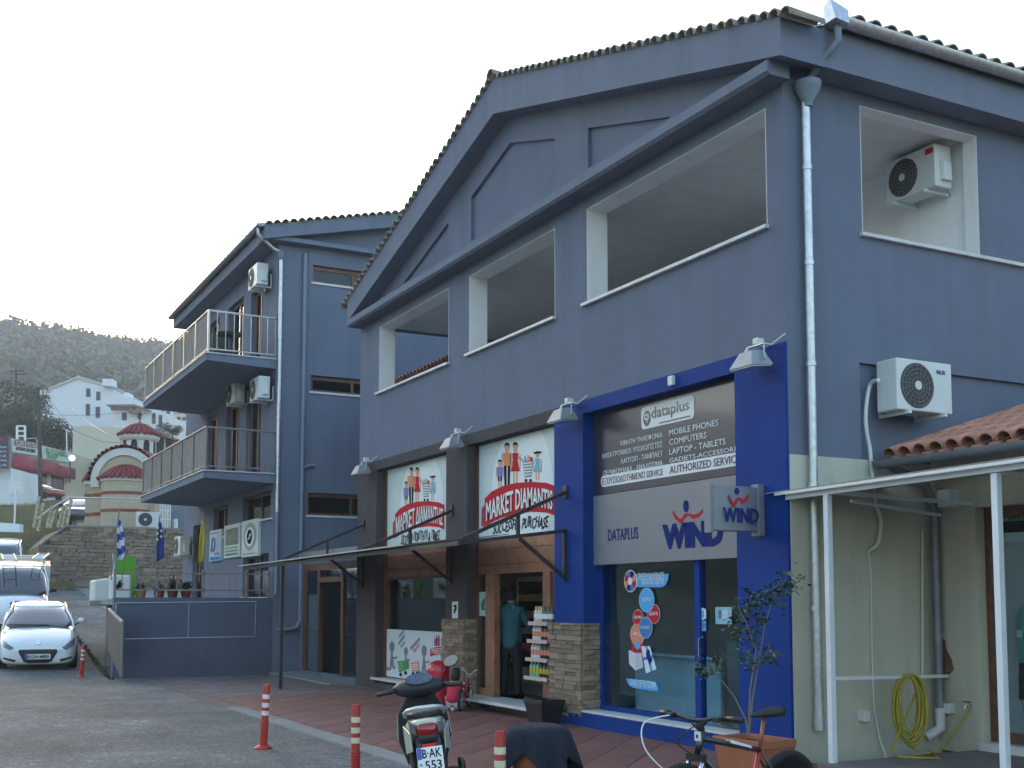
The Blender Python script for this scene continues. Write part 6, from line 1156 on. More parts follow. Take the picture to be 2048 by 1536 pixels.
# ------------------------------------------------------------------ parked vehicles
from mathutils.bvhtree import BVHTree
CARW = M('white_car_paint', (.70,.73,.75), .22, var=.02, coat=.8); CARR = M('red_car_paint', (.20,.015,.025), .25, var=.05, coat=.7); AGLASS = M('tinted_car_glass', (.022,.028,.034), .06, var=.2, coat=.9, spec=.8); LENS = M('headlamp_lens', (.16,.17,.18), .08, var=.5, scale=14, coat=1.0)
def car(name, label, cat, pos, fwd, pitch, L_, Wd, st, gh, paint, plate=None, nose=None, roofz=None, mirrors=True, wheels=True, detail=True, group=None):
    A = frame_of(pos, fwd) @ Matrix.Rotation(pitch, 4, 'X'); R_ = Rig(name, label, cat, A, group); p = R_.put
    def sec(y, w, zb, zm, zt):
        h = [(0,zb),(.80*w,zb),(.97*w,zb+.07),(1.0*w,(zb+zm)/2),(.985*w,zm),(.90*w,zm+(zt-zm)*.62),(.55*w,zt-.012),(0,zt)]
        return [V((x,y,z)) for x, z in h]+[V((-x,y,z)) for x, z in h[-2:0:-1]]
    body = p(MB().loft([sec(*q) for q in st]), 'body', paint, smooth='all', sub=2)
    def gsec(y, wb, zb, wt, zt): return [V((wb,y,zb)),V(((wb*.45+wt*.55),y,zb+(zt-zb)*.55)),V((wt,y,zt-.05)),V((wt*.6,y,zt)),V((-wt*.6,y,zt)),V((-wt,y,zt-.05)),V((-(wb*.45+wt*.55),y,zb+(zt-zb)*.55)),V((-wb,y,zb))]
    p(MB().loft([gsec(*q) for q in gh]), 'glasshouse', AGLASS, smooth='all', sub=2)
    tops = [q for q in gh if q[4] > roofz]
    rf = [[V((wt*1.0,y,zt-.045)),V((wt*.86,y,zt-.005)),V((wt*.5,y,zt+.012)),V((-wt*.5,y,zt+.012)),V((-wt*.86,y,zt-.005)),V((-wt*1.0,y,zt-.045)),V((-wt*.8,y,zt-.06)),V((wt*.8,y,zt-.06))] for y, wb, zb, wt, zt in tops]
    p(MB().loft(rf), 'roof', paint, smooth='all', sub=1)
    for s_ in (-1,1):                                    # pillars follow the glasshouse corner
        pts = [V((s_*(wt+.004), y, zt-.05)) if zt > roofz else V((s_*(wb*.6+wt*.4+.01), y, zb+(zt-zb)*.5)) for y, wb, zb, wt, zt in gh]
        p(MB().tube(pts, .028, 6), 'roof_rail', paint, smooth='all')
    dg = bpy.context.evaluated_depsgraph_get(); ev = body.evaluated_get(dg); me = ev.to_mesh(); bv = BVHTree.FromPolygons([v.co.copy() for v in me.vertices], [tuple(q.vertices) for q in me.polygons]); ev.to_mesh_clear()
    yf = max(q[0] for q in st)
    def front(pts, nm, mt, off=.008, n=6, par=None):     # patch lying on the nose, outline in (x, z)
        cx = sum(q[0] for q in pts)/len(pts); cz = sum(q[1] for q in pts)/len(pts); b = MB(); dense = []
        for i in range(len(pts)):
            a, c = pts[i-1], pts[i]
            for k in range(n): dense.append((a[0]+(c[0]-a[0])*k/n, a[1]+(c[1]-a[1])*k/n))
        def hit(x, z):
            h = bv.ray_cast(V((x, yf+2, z)), V((0,-1,0))); return V((x, (h[0].y if h[0] else yf-.3)+off, z))
        m_ = len(dense); k0 = 0
        for f_ in (1,.66,.33): b.v += [hit(cx+(x-cx)*f_, cz+(z-cz)*f_) for x, z in dense]
        b.v.append(hit(cx, cz))
        for r in range(2):
            for i in range(m_): b.face((r*m_+i, r*m_+(i+1) % m_, (r+1)*m_+(i+1) % m_, (r+1)*m_+i))
        for i in range(m_): b.face((2*m_+i, 2*m_+(i+1) % m_, 3*m_))
        return p(b, nm, mt, par, smooth='all'), hit
    if mirrors:
        for s_ in (-1,1):
            y, wb, zb, wt, zt = gh[1]; c = V((s_*(Wd/2+.10), y-.12, zb+.12)); mi = p(MB().ball(c, .10, 14, 8, (1.05,.55,.72)), 'mirror', mirrors, smooth='all'); p(MB().bar(c+V((-s_*.06,0,-.04)), V((s_*(Wd/2-.12),y-.08,zb-.02)), .05, .03), 'mirror_arm', BLACK, mi)
    if wheels:
        for y in wheels[1:]:
            for s_ in (-1,1): c = V((s_*(Wd/2-.10), y, wheels[0])); p(MB().lathe(c, [(.02,-.09),(wheels[0]-.03,-.10),(wheels[0],-.07),(wheels[0],.07),(wheels[0]-.03,.10),(.02,.09)], 28, ax=(V((0,1,0)),V((0,0,1)),V((1,0,0)))), 'wheel', RUBBER, smooth=True)
    return R_, front, yf
# white coupe
def gy(x, y): return V((x, y, gz(x)+.01))
c0 = on(79,1330,0,-21.4); fw_ = (CAM-c0); fw_.z = 0; sl2 = .095
R_, front, yf = car('parked_car', 'white coupe with dark windscreen parked facing down the road', 'car', gy(-21.6, c0.y-.02), fw_, -sl2, 4.08, 1.74,
    [(2.06,.58,.25,.50,.56),(1.99,.74,.17,.56,.66),(1.75,.83,.14,.64,.77),(1.35,.865,.14,.72,.88),(.95,.87,.15,.80,.965),(.2,.87,.16,.86,1.0),(-.8,.87,.17,.93,1.04),(-1.6,.86,.2,.98,1.10),(-1.95,.80,.3,.98,1.08),(-2.04,.70,.42,.9,.98)],
    [(1.12,.78,.86,.74,.95),(.72,.80,.92,.69,1.12),(.25,.81,.95,.62,1.33),(-.25,.81,.98,.60,1.41),(-.8,.80,1.0,.60,1.40),(-1.5,.76,1.04,.58,1.25),(-1.9,.70,1.05,.56,1.1)], CARW, roofz=1.3, mirrors=CARW, wheels=(.31,1.25,-1.2))
front([(-.40,.54),(.40,.54),(.42,.48),(.30,.26),(.20,.22),(-.20,.22),(-.30,.26),(-.42,.48)], 'grille', BLACK, .012)
for s_ in (-1,1):
    front([(s_*.50,.57),(s_*.78,.74),(s_*.81,.70),(s_*.79,.60),(s_*.60,.52)], 'headlight', LENS, .012); front([(s_*.46,.30),(s_*.72,.36),(s_*.74,.32),(s_*.50,.25)], 'fog_light_slot', BLACK, .012)
pt, hit = front([(-.27,.435),(.27,.435),(.27,.315),(-.27,.315)], 'number_plate', MAT['plate_white'], .03); yq = hit(0,.37).y+.004
b = MB(); text('KON·4890', (.215,yq,.335), .45, .08, INK, None, X=(-1,0,0), N=(0,1,0), off=.004, ext=.004, bold=.02, mb=b); b.build('lettering', INK, pt, local=True); MB().box(.225,.268,yq-.01,yq+.008,.318,.432).build('country_band', MAT['plate_blue'], pt, local=True)
front([(-.06,.64),(-.05,.70),(.05,.70),(.06,.64),(.03,.63),(.03,.66),(-.03,.66),(-.03,.63)], 'badge', CHROME, .014)
b = MB(); b.bar((-.25,1.02,.985),(.35,1.06,1.0),.02); b.bar((.1,1.0,.985),(.66,1.02,1.0),.02); R_.put(b, 'wiper', BLACK)
# white van with ladders on the roof, and a second van further up
c1 = on(36,1250,0,-28.5)
R_, front, yf = car('van', 'white van with ladders on its roof rack behind the coupe', 'van', gy(-28.6, c1.y), fw_, -.10, 4.3, 1.72,
    [(2.15,.66,.32,.60,.70),(2.06,.80,.25,.66,.82),(1.7,.86,.22,.78,1.0),(1.25,.87,.22,.9,1.12),(.5,.87,.22,1.0,1.18),(-1.2,.87,.25,1.05,1.2),(-2.1,.86,.35,1.05,1.2)],
    [(1.52,.80,.98,.78,1.10),(1.2,.82,1.05,.76,1.30),(.72,.83,1.1,.72,1.66),(.35,.83,1.12,.70,1.80),(-.5,.84,1.15,.72,1.86),(-1.6,.84,1.15,.72,1.85),(-2.12,.82,1.15,.70,1.78)], CARW, roofz=1.7, mirrors=BLACK, wheels=(.31,1.35,-1.35))
front([(.20*cos(2*pi*i/14), .86+.055*sin(2*pi*i/14)) for i in range(14)], 'emblem', NAVY, .012, 1); front([(.13*cos(2*pi*i/14), .86+.03*sin(2*pi*i/14)) for i in range(14)], 'emblem_centre', PRINTW, .02, 1)
for s_ in (-1,1): front([(s_*.56,.62),(s_*.78,.78),(s_*.80,.70),(s_*.72,.58)], 'headlight', LENS, .012)
R_.put(MB().box(-.86,-.6,-2.1,.2,1.10,1.80), 'side_panel', CARW); R_.put(MB().box(.6,.86,-2.1,.2,1.10,1.80), 'side_panel', CARW)
rk_ = MB()
for y in (.1,-.8,-1.7): rk_.bar((-.72,y,1.98),(.72,y,1.98),.04)
for s_ in (-1,1):
    for y in (.1,-.8,-1.7): rk_.bar((s_*.68,y,1.85),(s_*.68,y,1.98),.035)
R_.put(rk_, 'roof_rack', ALU)
LADY = M('yellow_ladder', (.55,.50,.22), .45, .2); vanA = R_.A
for k, (x0, w, mt, lab, ty) in enumerate(((.10,.36,LADY,'yellow edged ladder tied on the van roof rack',0),(-.55,.30,ALU,'aluminium ladder tied on the van roof rack',-.3))):
    L = Rig('ladder', lab, 'ladder', vanA @ Matrix.Translation((x0,0,2.02+.02*k)) @ Matrix.Rotation(.05-.12*k,4,'Z'))
    for s_ in (-1,1): L.put(MB().bar((s_*w/2+.2*(k == 0),-1.7,0),(s_*w/2+.2*(k == 0),1.05+ty,0),.03,.07), 'stile', mt)
    for i in range(9): L.put(MB().tube([(-w/2+.2*(k == 0),-1.5+i*.29,0),(w/2+.2*(k == 0),-1.5+i*.29,0)], .015, 6), 'rung', ALU)
c2 = on(-8,1150,0,-36.5)
car('van', 'plain white van parked furthest up the slope', 'van', gy(-36.6, c2.y), fw_, -.10, 4.6, 1.9,
    [(2.3,.70,.36,.70,.80),(2.2,.86,.28,.78,.95),(1.8,.93,.26,.95,1.2),(1.2,.95,.26,1.1,1.35),(.4,.95,.26,1.2,1.4),(-1.2,.95,.28,1.25,1.4),(-2.2,.94,.4,1.25,1.4)],
    [(1.62,.86,1.2,.84,1.32),(1.25,.88,1.25,.82,1.55),(.75,.90,1.3,.80,1.95),(.35,.90,1.3,.78,2.08),(-.5,.92,1.3,.80,2.12),(-1.6,.92,1.3,.80,2.1),(-2.2,.90,1.3,.78,2.05)], CARW, roofz=1.9, mirrors=BLACK, wheels=(.33,1.45,-1.45))
# ------------------------------------------------------------------ up the slope: retaining wall, chapel, village
RX = -40.5
wt = on(250,1057,0,RX).z; yl, yr_ = on(78,1100,0,RX).y, 12.0; yk = on(132,1057,0,RX).y
RW = thing('retaining_wall', 'brown rubble retaining wall below the small chapel', 'wall', (RX-1,2,1.8))
zl = on(78,1092,0,RX).z
MB().poly([V((RX-.06,yl,1.0)),V((RX-.06,yr_,1.0)),V((RX-.06,yr_,wt)),V((RX-.06,yk,wt)),V((RX-.06,yl,zl))], (-11,0,0)).build('core', MORT, RW)
MB().poly([V((RX+.05,yk,wt)),V((RX+.05,yr_,wt)),V((RX+.05,yr_,wt+.08)),V((RX+.05,yk,wt+.08))], (-.5,0,0)).build('coping', CONC, RW); MB().bar((RX-.1,yl,zl+.03),(RX-.1,yk,wt+.03),.4,.07).build('coping', CONC, RW)
random.seed(17); RS = [M('rubble_%d' % i, c, .95, var=.35, scale=4, bump=.8, bscale=14) for i, c in enumerate(((.27,.205,.15),(.21,.16,.12),(.33,.25,.18),(.24,.185,.145)))]
RSM = []
for k in range(12):
    q = MB(); d = lambda s=.1: random.uniform(-s, s); q.hexa([V((0+d(.3),-.5+d(),-.5+d())),V((0+d(.3),.5+d(),-.5+d())),V((-1,.5,-.5)),V((-1,-.5,-.5)),V((0+d(.3),-.5+d(),.5+d())),V((0+d(.3),.5+d(),.5+d())),V((-1,.5,.5)),V((-1,-.5,.5))]); me = q.mesh('stone'); me.materials.append(RS[k % 4]); RSM.append((me, q, k % 4))
z = gz(RX)-.2; nst = 0; rest = MB()
while z < wt-.03:
    h = min(random.uniform(.10,.20), wt-z); y = yl
    while y < 7.0:
        w = random.uniform(.22,.50); yy = y+w/2; lim = zl+(wt-zl)*min(1, max(0, (yy-yl)/(yk-yl)))
        if z+h <= lim+.02:
            dep = random.uniform(.05,.11); me, q, km = random.choice(RSM); px = proj((RX, yy, z))[0]; P = V((RX-.06+dep, yy, z+h/2)); sc = (dep, w-.015, h-.012)
            if nst < 298 and px < 385 and z > 1.9: share('stone', me, RW, P, scale=sc); nst += 1
            else: rest.k = km; n0 = len(rest.v); rest.v += [P+V((v.x*sc[0], v.y*sc[1], v.z*sc[2])) for v in q.v]; rest.f += [tuple(i+n0 for i in f) for f in q.f]; rest.m += [km]*len(q.f)
        y += w
    z += h
tag(rest.build('stone', RS, RW), kind='stuff')
# stair balustrade with speckled baluster posts
hr = thing('stair_balustrade', 'steel handrail on speckled stone balusters beside the chapel steps', 'railing', (RX,yk-1,zl))
for px, y0, y1 in ((72,1055,992),(80,1062,1006),(98,1056,1013),(104,1056,1020),(120,1055,1014),(128,1055,1008),(137,1054,997)):
    a, c = on(px-4,y0,0,RX-.4), on(px+6,y1,0,RX-.4); MB().tube([a, a+(c-a)*.5, c], [.075,.055,.07], 8).build('baluster', M('speckled_stone', (.42,.36,.26), .9, var=.6, scale=9), hr)
MB().tube([on(68,1042,0,RX-.4),on(100,1018,0,RX-.4),on(138,995,0,RX-.4),on(300,998,0,RX-.4)], .03, 8).build('handrail', STEEL, hr)
# ---- chapel (local frame: faces the camera)
UC = 50.0; zc = wt+.0; cb = at(236, 1057, UC); CZ = cb.z; kpx = UC/FOC
BRK = brickmat('chapel_brick', (.52,.43,.30), (.46,.37,.25), (.38,.32,.24), .24, .075, .008); BRD = M('red_brick_band', (.24,.07,.05), .85, var=.3, scale=8); CWH = M('chapel_white', (.62,.60,.56), .8, var=.08)
CH = thing('chapel', 'tiny byzantine chapel of yellow brick with red tiled dome above the rubble wall', 'chapel', (cb.x,cb.y,CZ))
def cp(px, py, d=0): return cb+RT*((px-236)*kpx)+V((0,0,(1057-py)*kpx))+FWH*d
def archring(px, py, r, d, n=20, a0=0, a1=pi): return [cp(px+r*cos(a0+(a1-a0)*i/n), py-r*sin(a0+(a1-a0)*i/n), d) for i in range(n+1)]
# nave: barrel vault with white arch band
b = MB(); out = [cp(167,1057,.9)]+archring(232,955,65,.9)[::-1]+[cp(297,1057,.9)]; b.poly(out, FWH*4.2); b.build('nave', BRK, CH)
b = MB(); o1, i1 = archring(232,957,68,.80), archring(232,957,53,.80)
for k in range(20): b.hexa([i1[k], o1[k], o1[k+1], i1[k+1], i1[k]+FWH*.25, o1[k]+FWH*.25, o1[k+1]+FWH*.25, i1[k+1]+FWH*.25])
b.build('arch_band', CWH, CH); MB().poly([cp(165,957,.78),cp(182,957,.78),cp(182,970,.78),cp(165,970,.78)], FWH*.3).build('arch_foot', CWH, CH); MB().poly([cp(282,957,.78),cp(299,957,.78),cp(299,970,.78),cp(282,970,.78)], FWH*.3).build('arch_foot', CWH, CH)
CT = tilemesh('roof_tile', 4.4, .10, .10, CHRED)
for k in range(22):
    a = pi*(k+.5)/22; P = cp(232+70*cos(a), 957-70*sin(a), .68); o = share('roof_tile', CT, CH, P); r_ = (RT*cos(a)+V((0,0,sin(a)))); x_ = FWH.cross(r_); o.matrix_world = Matrix.Translation(P) @ Matrix((-x_, FWH, r_)).transposed().to_4x4(); o.parent = CH; o.matrix_parent_inverse = Matrix.Translation(-CH.location)
# apse with brick bands and half dome
ax_ = (RT, -FWH, V((0,0,1))); ac = cp(236,1057,.9)
MB().lathe(ac, [(1.02,-.3),(1.02,2.05)], 24, 0, pi, ax=ax_).build('apse', BRK, CH, smooth='all'); MB().lathe(ac, [(1.03,2.05),(1.08,2.07),(1.10,2.20),(1.03,2.22)], 24, 0, pi, ax=ax_).build('apse_cornice', CWH, CH)
for z0 in (.72,1.48): MB().lathe(ac, [(1.02,z0),(1.035,z0),(1.035,z0+.13),(1.02,z0+.13)], 24, 0, pi, ax=ax_).build('brick_band', BRD, CH)
def domet(c, R_, z0, hh, n, a0, a1, ax, nm):
    MB().lathe(c, [(R_*1.06,z0-.02),(R_*.92,z0+hh*.18),(R_*.70,z0+hh*.5),(R_*.45,z0+hh*.80),(R_*.2,z0+hh*.97),(.02,z0+hh)], 24, a0, a1, ax=ax).build(nm, CHRED, CH, smooth='all')
    for k in range(n):
        a = a0+(a1-a0)*(k+.5)/n; d = ax[0]*cos(a)+ax[1]*sin(a); pts = [c+d*(R_*f)+V((0,0,z0+hh*g)) for f, g in ((1.14,-.04),(.94,.20),(.72,.52),(.47,.82),(.2,1.0))]; MB().tube(pts, [.07,.065,.055,.04,.015], 6).build('roof_tile', CHRED, CH, smooth='all')
domet(ac, 1.08, 2.22, .62, 15, 0, pi, ax_, 'apse_roof')
# left arm with tiled roof
b = MB(); b.poly([cp(146,1057,1.3),cp(170,1057,1.3),cp(170,960,1.3),cp(146,960,1.3)], FWH*2.6); b.build('side_arm', BRK, CH); MB().poly([cp(143,962,1.2),cp(172,962,1.2),cp(172,955,1.2),cp(143,955,1.2)], FWH*2.8).build('arm_cornice', CWH, CH)
for z_ in (985,1024): MB().poly([cp(145,z_+4,1.28),cp(168,z_+4,1.28),cp(168,z_-3,1.28),cp(145,z_-3,1.28)], FWH*.05).build('brick_band', BRD, CH)
b = MB(); b.poly([cp(140,957,1.1),cp(168,945,1.1),cp(168,925,1.1),cp(152,938,1.1)], FWH*2.6); b.build('arm_roof', CHRED, CH); MB().poly([cp(158,935,1.6),cp(178,932,1.6),cp(180,908,1.6),cp(160,910,1.6)], FWH*2).build('arm_roof', CHRED, CH)
for z_ in (985,1024): MB().poly([cp(168,z_+4,.88),cp(299,z_+4,.88),cp(299,z_-3,.88),cp(168,z_-3,.88)], FWH*.04).build('brick_band', BRD, CH)
# drum, dome and cross
dc = cp(238,1057,2.4); dz = lambda py: (1057-py)*kpx
oc = lambda r, z: [dc+RT*(r*cos(pi/8+pi/4*i))+FWH*(r*sin(pi/8+pi/4*i))+V((0,0,z)) for i in range(8)]
MB().loft([oc(.74,dz(905)), oc(.74,dz(862))]).build('drum', CWH, CH); MB().loft([oc(.80,dz(866)), oc(.90,dz(860)), oc(.90,dz(853))]).build('drum_cornice', CWH, CH)
for i in range(8):
    a = pi/4*i; d = RT*cos(a)+FWH*sin(a); t = V((0,0,1)).cross(d); c = dc+d*.69; pts = [c+t*x+V((0,0,dz(y))) for x, y in ((-.14,892),(.14,892),(.14,874),(.10,867),(0,864),(-.10,867),(-.14,874))]; MB().poly(pts, d*.012).build('arched_opening', DARK, CH)
domet(dc+V((0,0,0)), .84, dz(853), dz(828)-dz(853), 22, 0, 2*pi, (RT, FWH, V((0,0,1))), 'dome')
b = MB(); b.tube([dc+V((0,0,dz(830))), dc+V((0,0,dz(803)))], .03, 6); b.tube([dc+RT*-.12+V((0,0,dz(809))), dc+RT*.12+V((0,0,dz(809)))], .03, 6); b.build('cross', DKST, CH); MB().ball(dc+V((0,0,dz(827))), .08, 10, 6).build('finial', CHRED, CH)
q = on(297,1058,0,RX-.5); acunit((q.x-.45, q.y, wt+.08), .95, .68, .30, (1,0,0), 'large air conditioner unit standing beside the chapel apse')
g = thing('white_fence_panel', 'white lattice panel beside the chapel under the balcony', 'fence', on(330,1042,0,RX-.5)); a, c = on(320,1040,0,RX-.6), on(341,1004,0,RX-.6)
for i in range(5): MB().bar((RX-.6,a.y+(c.y-a.y)*i/4,wt+.08),(RX-.6,a.y+(c.y-a.y)*i/4,c.z),.04).build('slat', WST, g)
for i in range(4): MB().bar((RX-.58,a.y,wt+.1+(c.z-wt-.1)*i/3),(RX-.58,c.y,wt+.1+(c.z-wt-.1)*i/3),.04).build('rail', WST, g)
g = thing('grey_shed_wall', 'grey wall panel behind the lattice beside the chapel', 'wall', on(360,1042,0,RX-1.2)); a, c = on(340,1050,0,RX-1.2), on(378,1008,0,RX-1.2); MB().box(RX-1.4,RX-1.2,a.y,c.y,wt,c.z).build('panel', PAINTP, g); MB().tube([on(350,1056,0,RX-.8),on(350,1038,0,RX-.8)], .12, 12).build('drum', STEEL, g)
# ---- buildings placed by their ground line and distance
def pxbox(px0, px1, py0, py1, u, d, mb=None):
    b = mb or MB(); P = [at(px0,py1,u), at(px1,py1,u), at(px1,py0,u), at(px0,py0,u)]; return b.poly(P, FWH*d)
def pxpoly(pts, u, d, mb=None): return (mb or MB()).poly([at(x,y,u) for x, y in pts], FWH*d)
def house(name, label, u, outline, mt, d, wins, parent=None, wm=None, cat='building'):
    g = thing(name, label, cat, at(sum(p[0] for p in outline)/len(outline), max(p[1] for p in outline), u)); pxpoly(outline, u, d).build('wall', mt, g)
    for (x0,x1,y0,y1) in wins:
        w = pxbox(x0-.6,x1+.6,y0-.6,y1+.6,u-.12,.10).build('window', wm or WOODD, g); pxbox(x0+.2,x1-.2,y0+.3,y1-.3,u-.16,.03).build('pane', M('far_pane', (.02,.02,.024), .7, spec=.1), w)
    return g
WHT = M('village_white', (.66,.68,.70), .85, var=.05, scale=.2); YCR = M('village_cream', (.56,.51,.41), .85, var=.08, scale=.3)
zf = lambda x, y: (x/3.84, 660+y/3.84)
def zb(*L): return [zf(x, y) for x, y in L]
hw_ = [(663/3.84,692/3.84,660+450/3.84,660+512/3.84),(740/3.84,768/3.84,660+475/3.84,660+538/3.84),(660/3.84,688/3.84,660+570/3.84,660+655/3.84),(735/3.84,765/3.84,660+592/3.84,660+672/3.84)]
g = house('hotel', 'large white gabled building on the hillside with four dark windows', 230, zb((210,1010),(200,530),(330,470),(600,362),(745,402),(875,440),(870,1010)), WHT, 22, hw_)
pxpoly(zb((192,528),(330,462),(600,352),(745,394),(880,434),(880,444),(745,404),(600,366),(330,474),(196,540)), 229.5, 23).build('roof_edge', M('pale_roof_edge', (.52,.50,.48), .8), g); pxbox(785/3.84,858/3.84,660+372/3.84,660+430/3.84,228,3).build('chimney', WHT, g)
for k in range(4): pxbox((792+k*17)/3.84,(800+k*17)/3.84,660+366/3.84,660+374/3.84,227.9,.8).build('chimney_slot', DARK, g)
g = house('white_annexe', 'long lower white wing stepping down beside the big white building', 218, zb((860,1010),(862,475),(1110,560),(1280,640),(1275,1010)), WHT, 14, [(1058/3.84,1083/3.84,660+630/3.84,660+685/3.84),(1168/3.84,1192/3.84,660+640/3.84,660+718/3.84),(1220/3.84,1243/3.84,660+655/3.84,660+738/3.84),(938/3.84,970/3.84,660+635/3.84,660+690/3.84)])
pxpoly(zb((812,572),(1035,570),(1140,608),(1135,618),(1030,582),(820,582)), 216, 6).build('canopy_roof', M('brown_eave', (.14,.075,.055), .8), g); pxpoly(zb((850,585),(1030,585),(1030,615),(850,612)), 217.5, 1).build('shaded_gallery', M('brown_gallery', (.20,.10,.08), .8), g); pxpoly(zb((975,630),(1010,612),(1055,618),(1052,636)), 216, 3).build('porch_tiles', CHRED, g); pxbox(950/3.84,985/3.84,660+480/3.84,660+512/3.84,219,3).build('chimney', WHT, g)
g = house('cream_house', 'plain cream house behind the chapel with tiled veranda', 105, zb((555,1060),(560,745),(640,735),(1060,760),(1060,1060)), YCR, 8, [])
g = house('tiled_house', 'low house with long red tiled eave and dark veranda right of the chapel', 98, zb((1030,1050),(1030,770),(1080,780),(1360,860),(1360,1050)), YCR, 8, [])
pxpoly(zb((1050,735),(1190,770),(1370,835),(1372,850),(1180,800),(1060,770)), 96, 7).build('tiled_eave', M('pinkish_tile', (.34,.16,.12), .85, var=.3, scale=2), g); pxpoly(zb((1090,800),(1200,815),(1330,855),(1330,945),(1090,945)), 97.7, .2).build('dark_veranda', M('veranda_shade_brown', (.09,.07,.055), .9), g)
for x in (1170,1260): pxbox(x/3.84,(x+9)/3.84,660+810/3.84,660+945/3.84,97,.2).build('veranda_post', CWH, g)
for k in range(10): pxbox((1095+k*15)/3.84,(1098+k*15)/3.84,660+880/3.84,660+940/3.84,97.2,.1).build('baluster', DKST, g)
for i, (x0, x1, y0, y1, u, mt, lab) in enumerate(((1275,1360,730,800,190,WHT,'small white house lowest beside the tiled veranda'), (1330,1450,640,690,260,YCR,'small cream house with flat roof behind the white wing'), (1290,1450,690,740,240,WHT,'white terrace house in front of the small cream house'), (1200,1330,590,640,280,WHT,'white house highest on the slope by the balcony'))):
    house('village_house', lab, u, zb((x0,y1+220),(x0,y0+12),((x0+x1)/2,y0),(x1,y0+14),(x1,y1+220)), mt, 9, [((x0+.25*(x1-x0))/3.84,(x0+.45*(x1-x0))/3.84,660+(y0+28)/3.84,660+(y0+50)/3.84),((x0+.6*(x1-x0))/3.84,(x0+.8*(x1-x0))/3.84,660+(y0+30)/3.84,660+(y0+52)/3.84)])
# butcher's shop with red awnings
UB = 66
def ub(x): return 1/(1/88+(1/100-1/88)*(x-78)/467)            # distance along the receding shop front (zoom columns)
bs = thing('butcher_shop', 'butcher shop with white sign boards and dark red awnings up the road', 'building', at(75,995,UB)); fb = lambda x, y, o=0: at(x/3.84, 660+y/3.84, ub(x)+o)
def quadw(pts, o, d, mt, nm, par=None): return MB().poly([fb(x,y,o) for x, y in pts], FWH*d).build(nm, mt, par or bs)
quadw([(78,1290),(85,830),(540,940),(545,1290)], 0, 6, YCR, 'wall')
quadw([(92,835),(300,872),(300,965),(95,935)], -.35, .3, SIGNW, 'sign_board'); quadw([(325,895),(535,945),(535,1020),(325,985)], -.35, .3, SIGNW, 'sign_board')
def bt(s, x0, y0, x1, y1, h, mt):
    p, q = fb(x0,y0,-.40), fb(x1,y1,-.40); d = q-p; xx = d.normalized(); nn = -(V((0,0,1)).cross(xx)); nn = nn if nn.dot(CAM-p) > 0 else -nn; text(s, p, d.length, h*d.length/((x1-x0)/3.84*ub(x0)/FOC), mt, bs, X=xx, N=nn, off=.03, ext=.02, bold=.01)
bt('ΚΡΕΟΠΩΛΕΙΟ', 108,885, 285,912, .20, M('maroon_lettering', (.25,.05,.06), .5)); bt('ΔΟΥΚΑΡΟΣ ΑΝΤΩΝΙΟΣ', 120,920, 270,945, .11, INK); bt("BUTCHER'S", 350,945, 515,978, .18, GREENP); bt('SHOP', 360,985, 440,1000, .18, GREENP)
AWR = M('awning_red', (.24,.022,.035), .75, var=.12, scale=1)
for (xa_, xb_, ya_, yb_) in ((105,320,950,1065),(320,455,1000,1090),(452,578,1040,1118)):
    b = MB(); n = 8; rows = []
    for x, y0, y1 in ((xa_,ya_,yb_),(xb_,ya_+(40 if xb_-xa_ > 150 else 28),yb_+(35 if xb_-xa_ > 150 else 26))):
        rows.append([fb(x, y0+(y1-y0)*(1-cos(t*pi/2)), -.35-1.1*sin(t*pi/2)) for t in [i/n for i in range(n+1)]])
    b.loft(rows, cap=False, close=False); o = b.build('awning', AWR, bs, smooth='all'); o.modifiers.new('solid', 'SOLIDIFY').thickness = .03; quadw([(xa_,yb_-3),(xb_,yb_+30 if xb_-xa_ > 150 else yb_+23),(xb_,yb_+42 if xb_-xa_ > 150 else yb_+33),(xa_,yb_+8)], -1.46, .02, AWR, 'valance')
for (x0, x1, y0, y1) in ((165,250,1085,1180),(300,360,1095,1190),(395,490,1105,1240)): w = quadw([(x0,y1),(x0,y0),(x1,y0+8),(x1,y1+10)], -.06, .05, WOODD, 'shop_window'); quadw([(x0+8,y1-6),(x0+8,y0+8),(x1-8,y0+16),(x1-8,y1+4)], -.10, .03, AGLASS, 'pane', w)
MB().tube([at(51,882,87),at(54,877,86),at(72,876,85.5),at(75,885,85.5)], .03, 6).build('sign_lamp_arm', CWH, bs)
g = thing('purple_shop_sign', 'dark purple signboard with pale lettering beyond the vans', 'sign', at(0,935,78)); pxpoly([(-60,868),(17,872),(16,937),(-60,935)], 78, .3).build('sign_panel', M('purple_board', (.055,.045,.085), .5), g); xx = RT; 
for i, t in enumerate(('ΑΛΟΥΜΙΝΙΑ','ΚΟΥΦΩΜΑΤΑ','ΣΙΤΕΣ','ΠΑΝΤΖΟΥΡΙΑ','ΡΟΛΑ')): text(t, at(-28,896+i*9,77.9), 1.4, .13, PRINTW, g, X=RT, N=-FWH, off=.02, ext=.01)
text('X', at(0,882,77.9), .22, .26, RED, g, X=RT, N=-FWH, off=.02, ext=.01, bold=.03)
house('white_shed', 'low white building under the purple signboard', 79, [(-70,1010),(-70,935),(22,936),(20,1010)], WHT, 5, [])
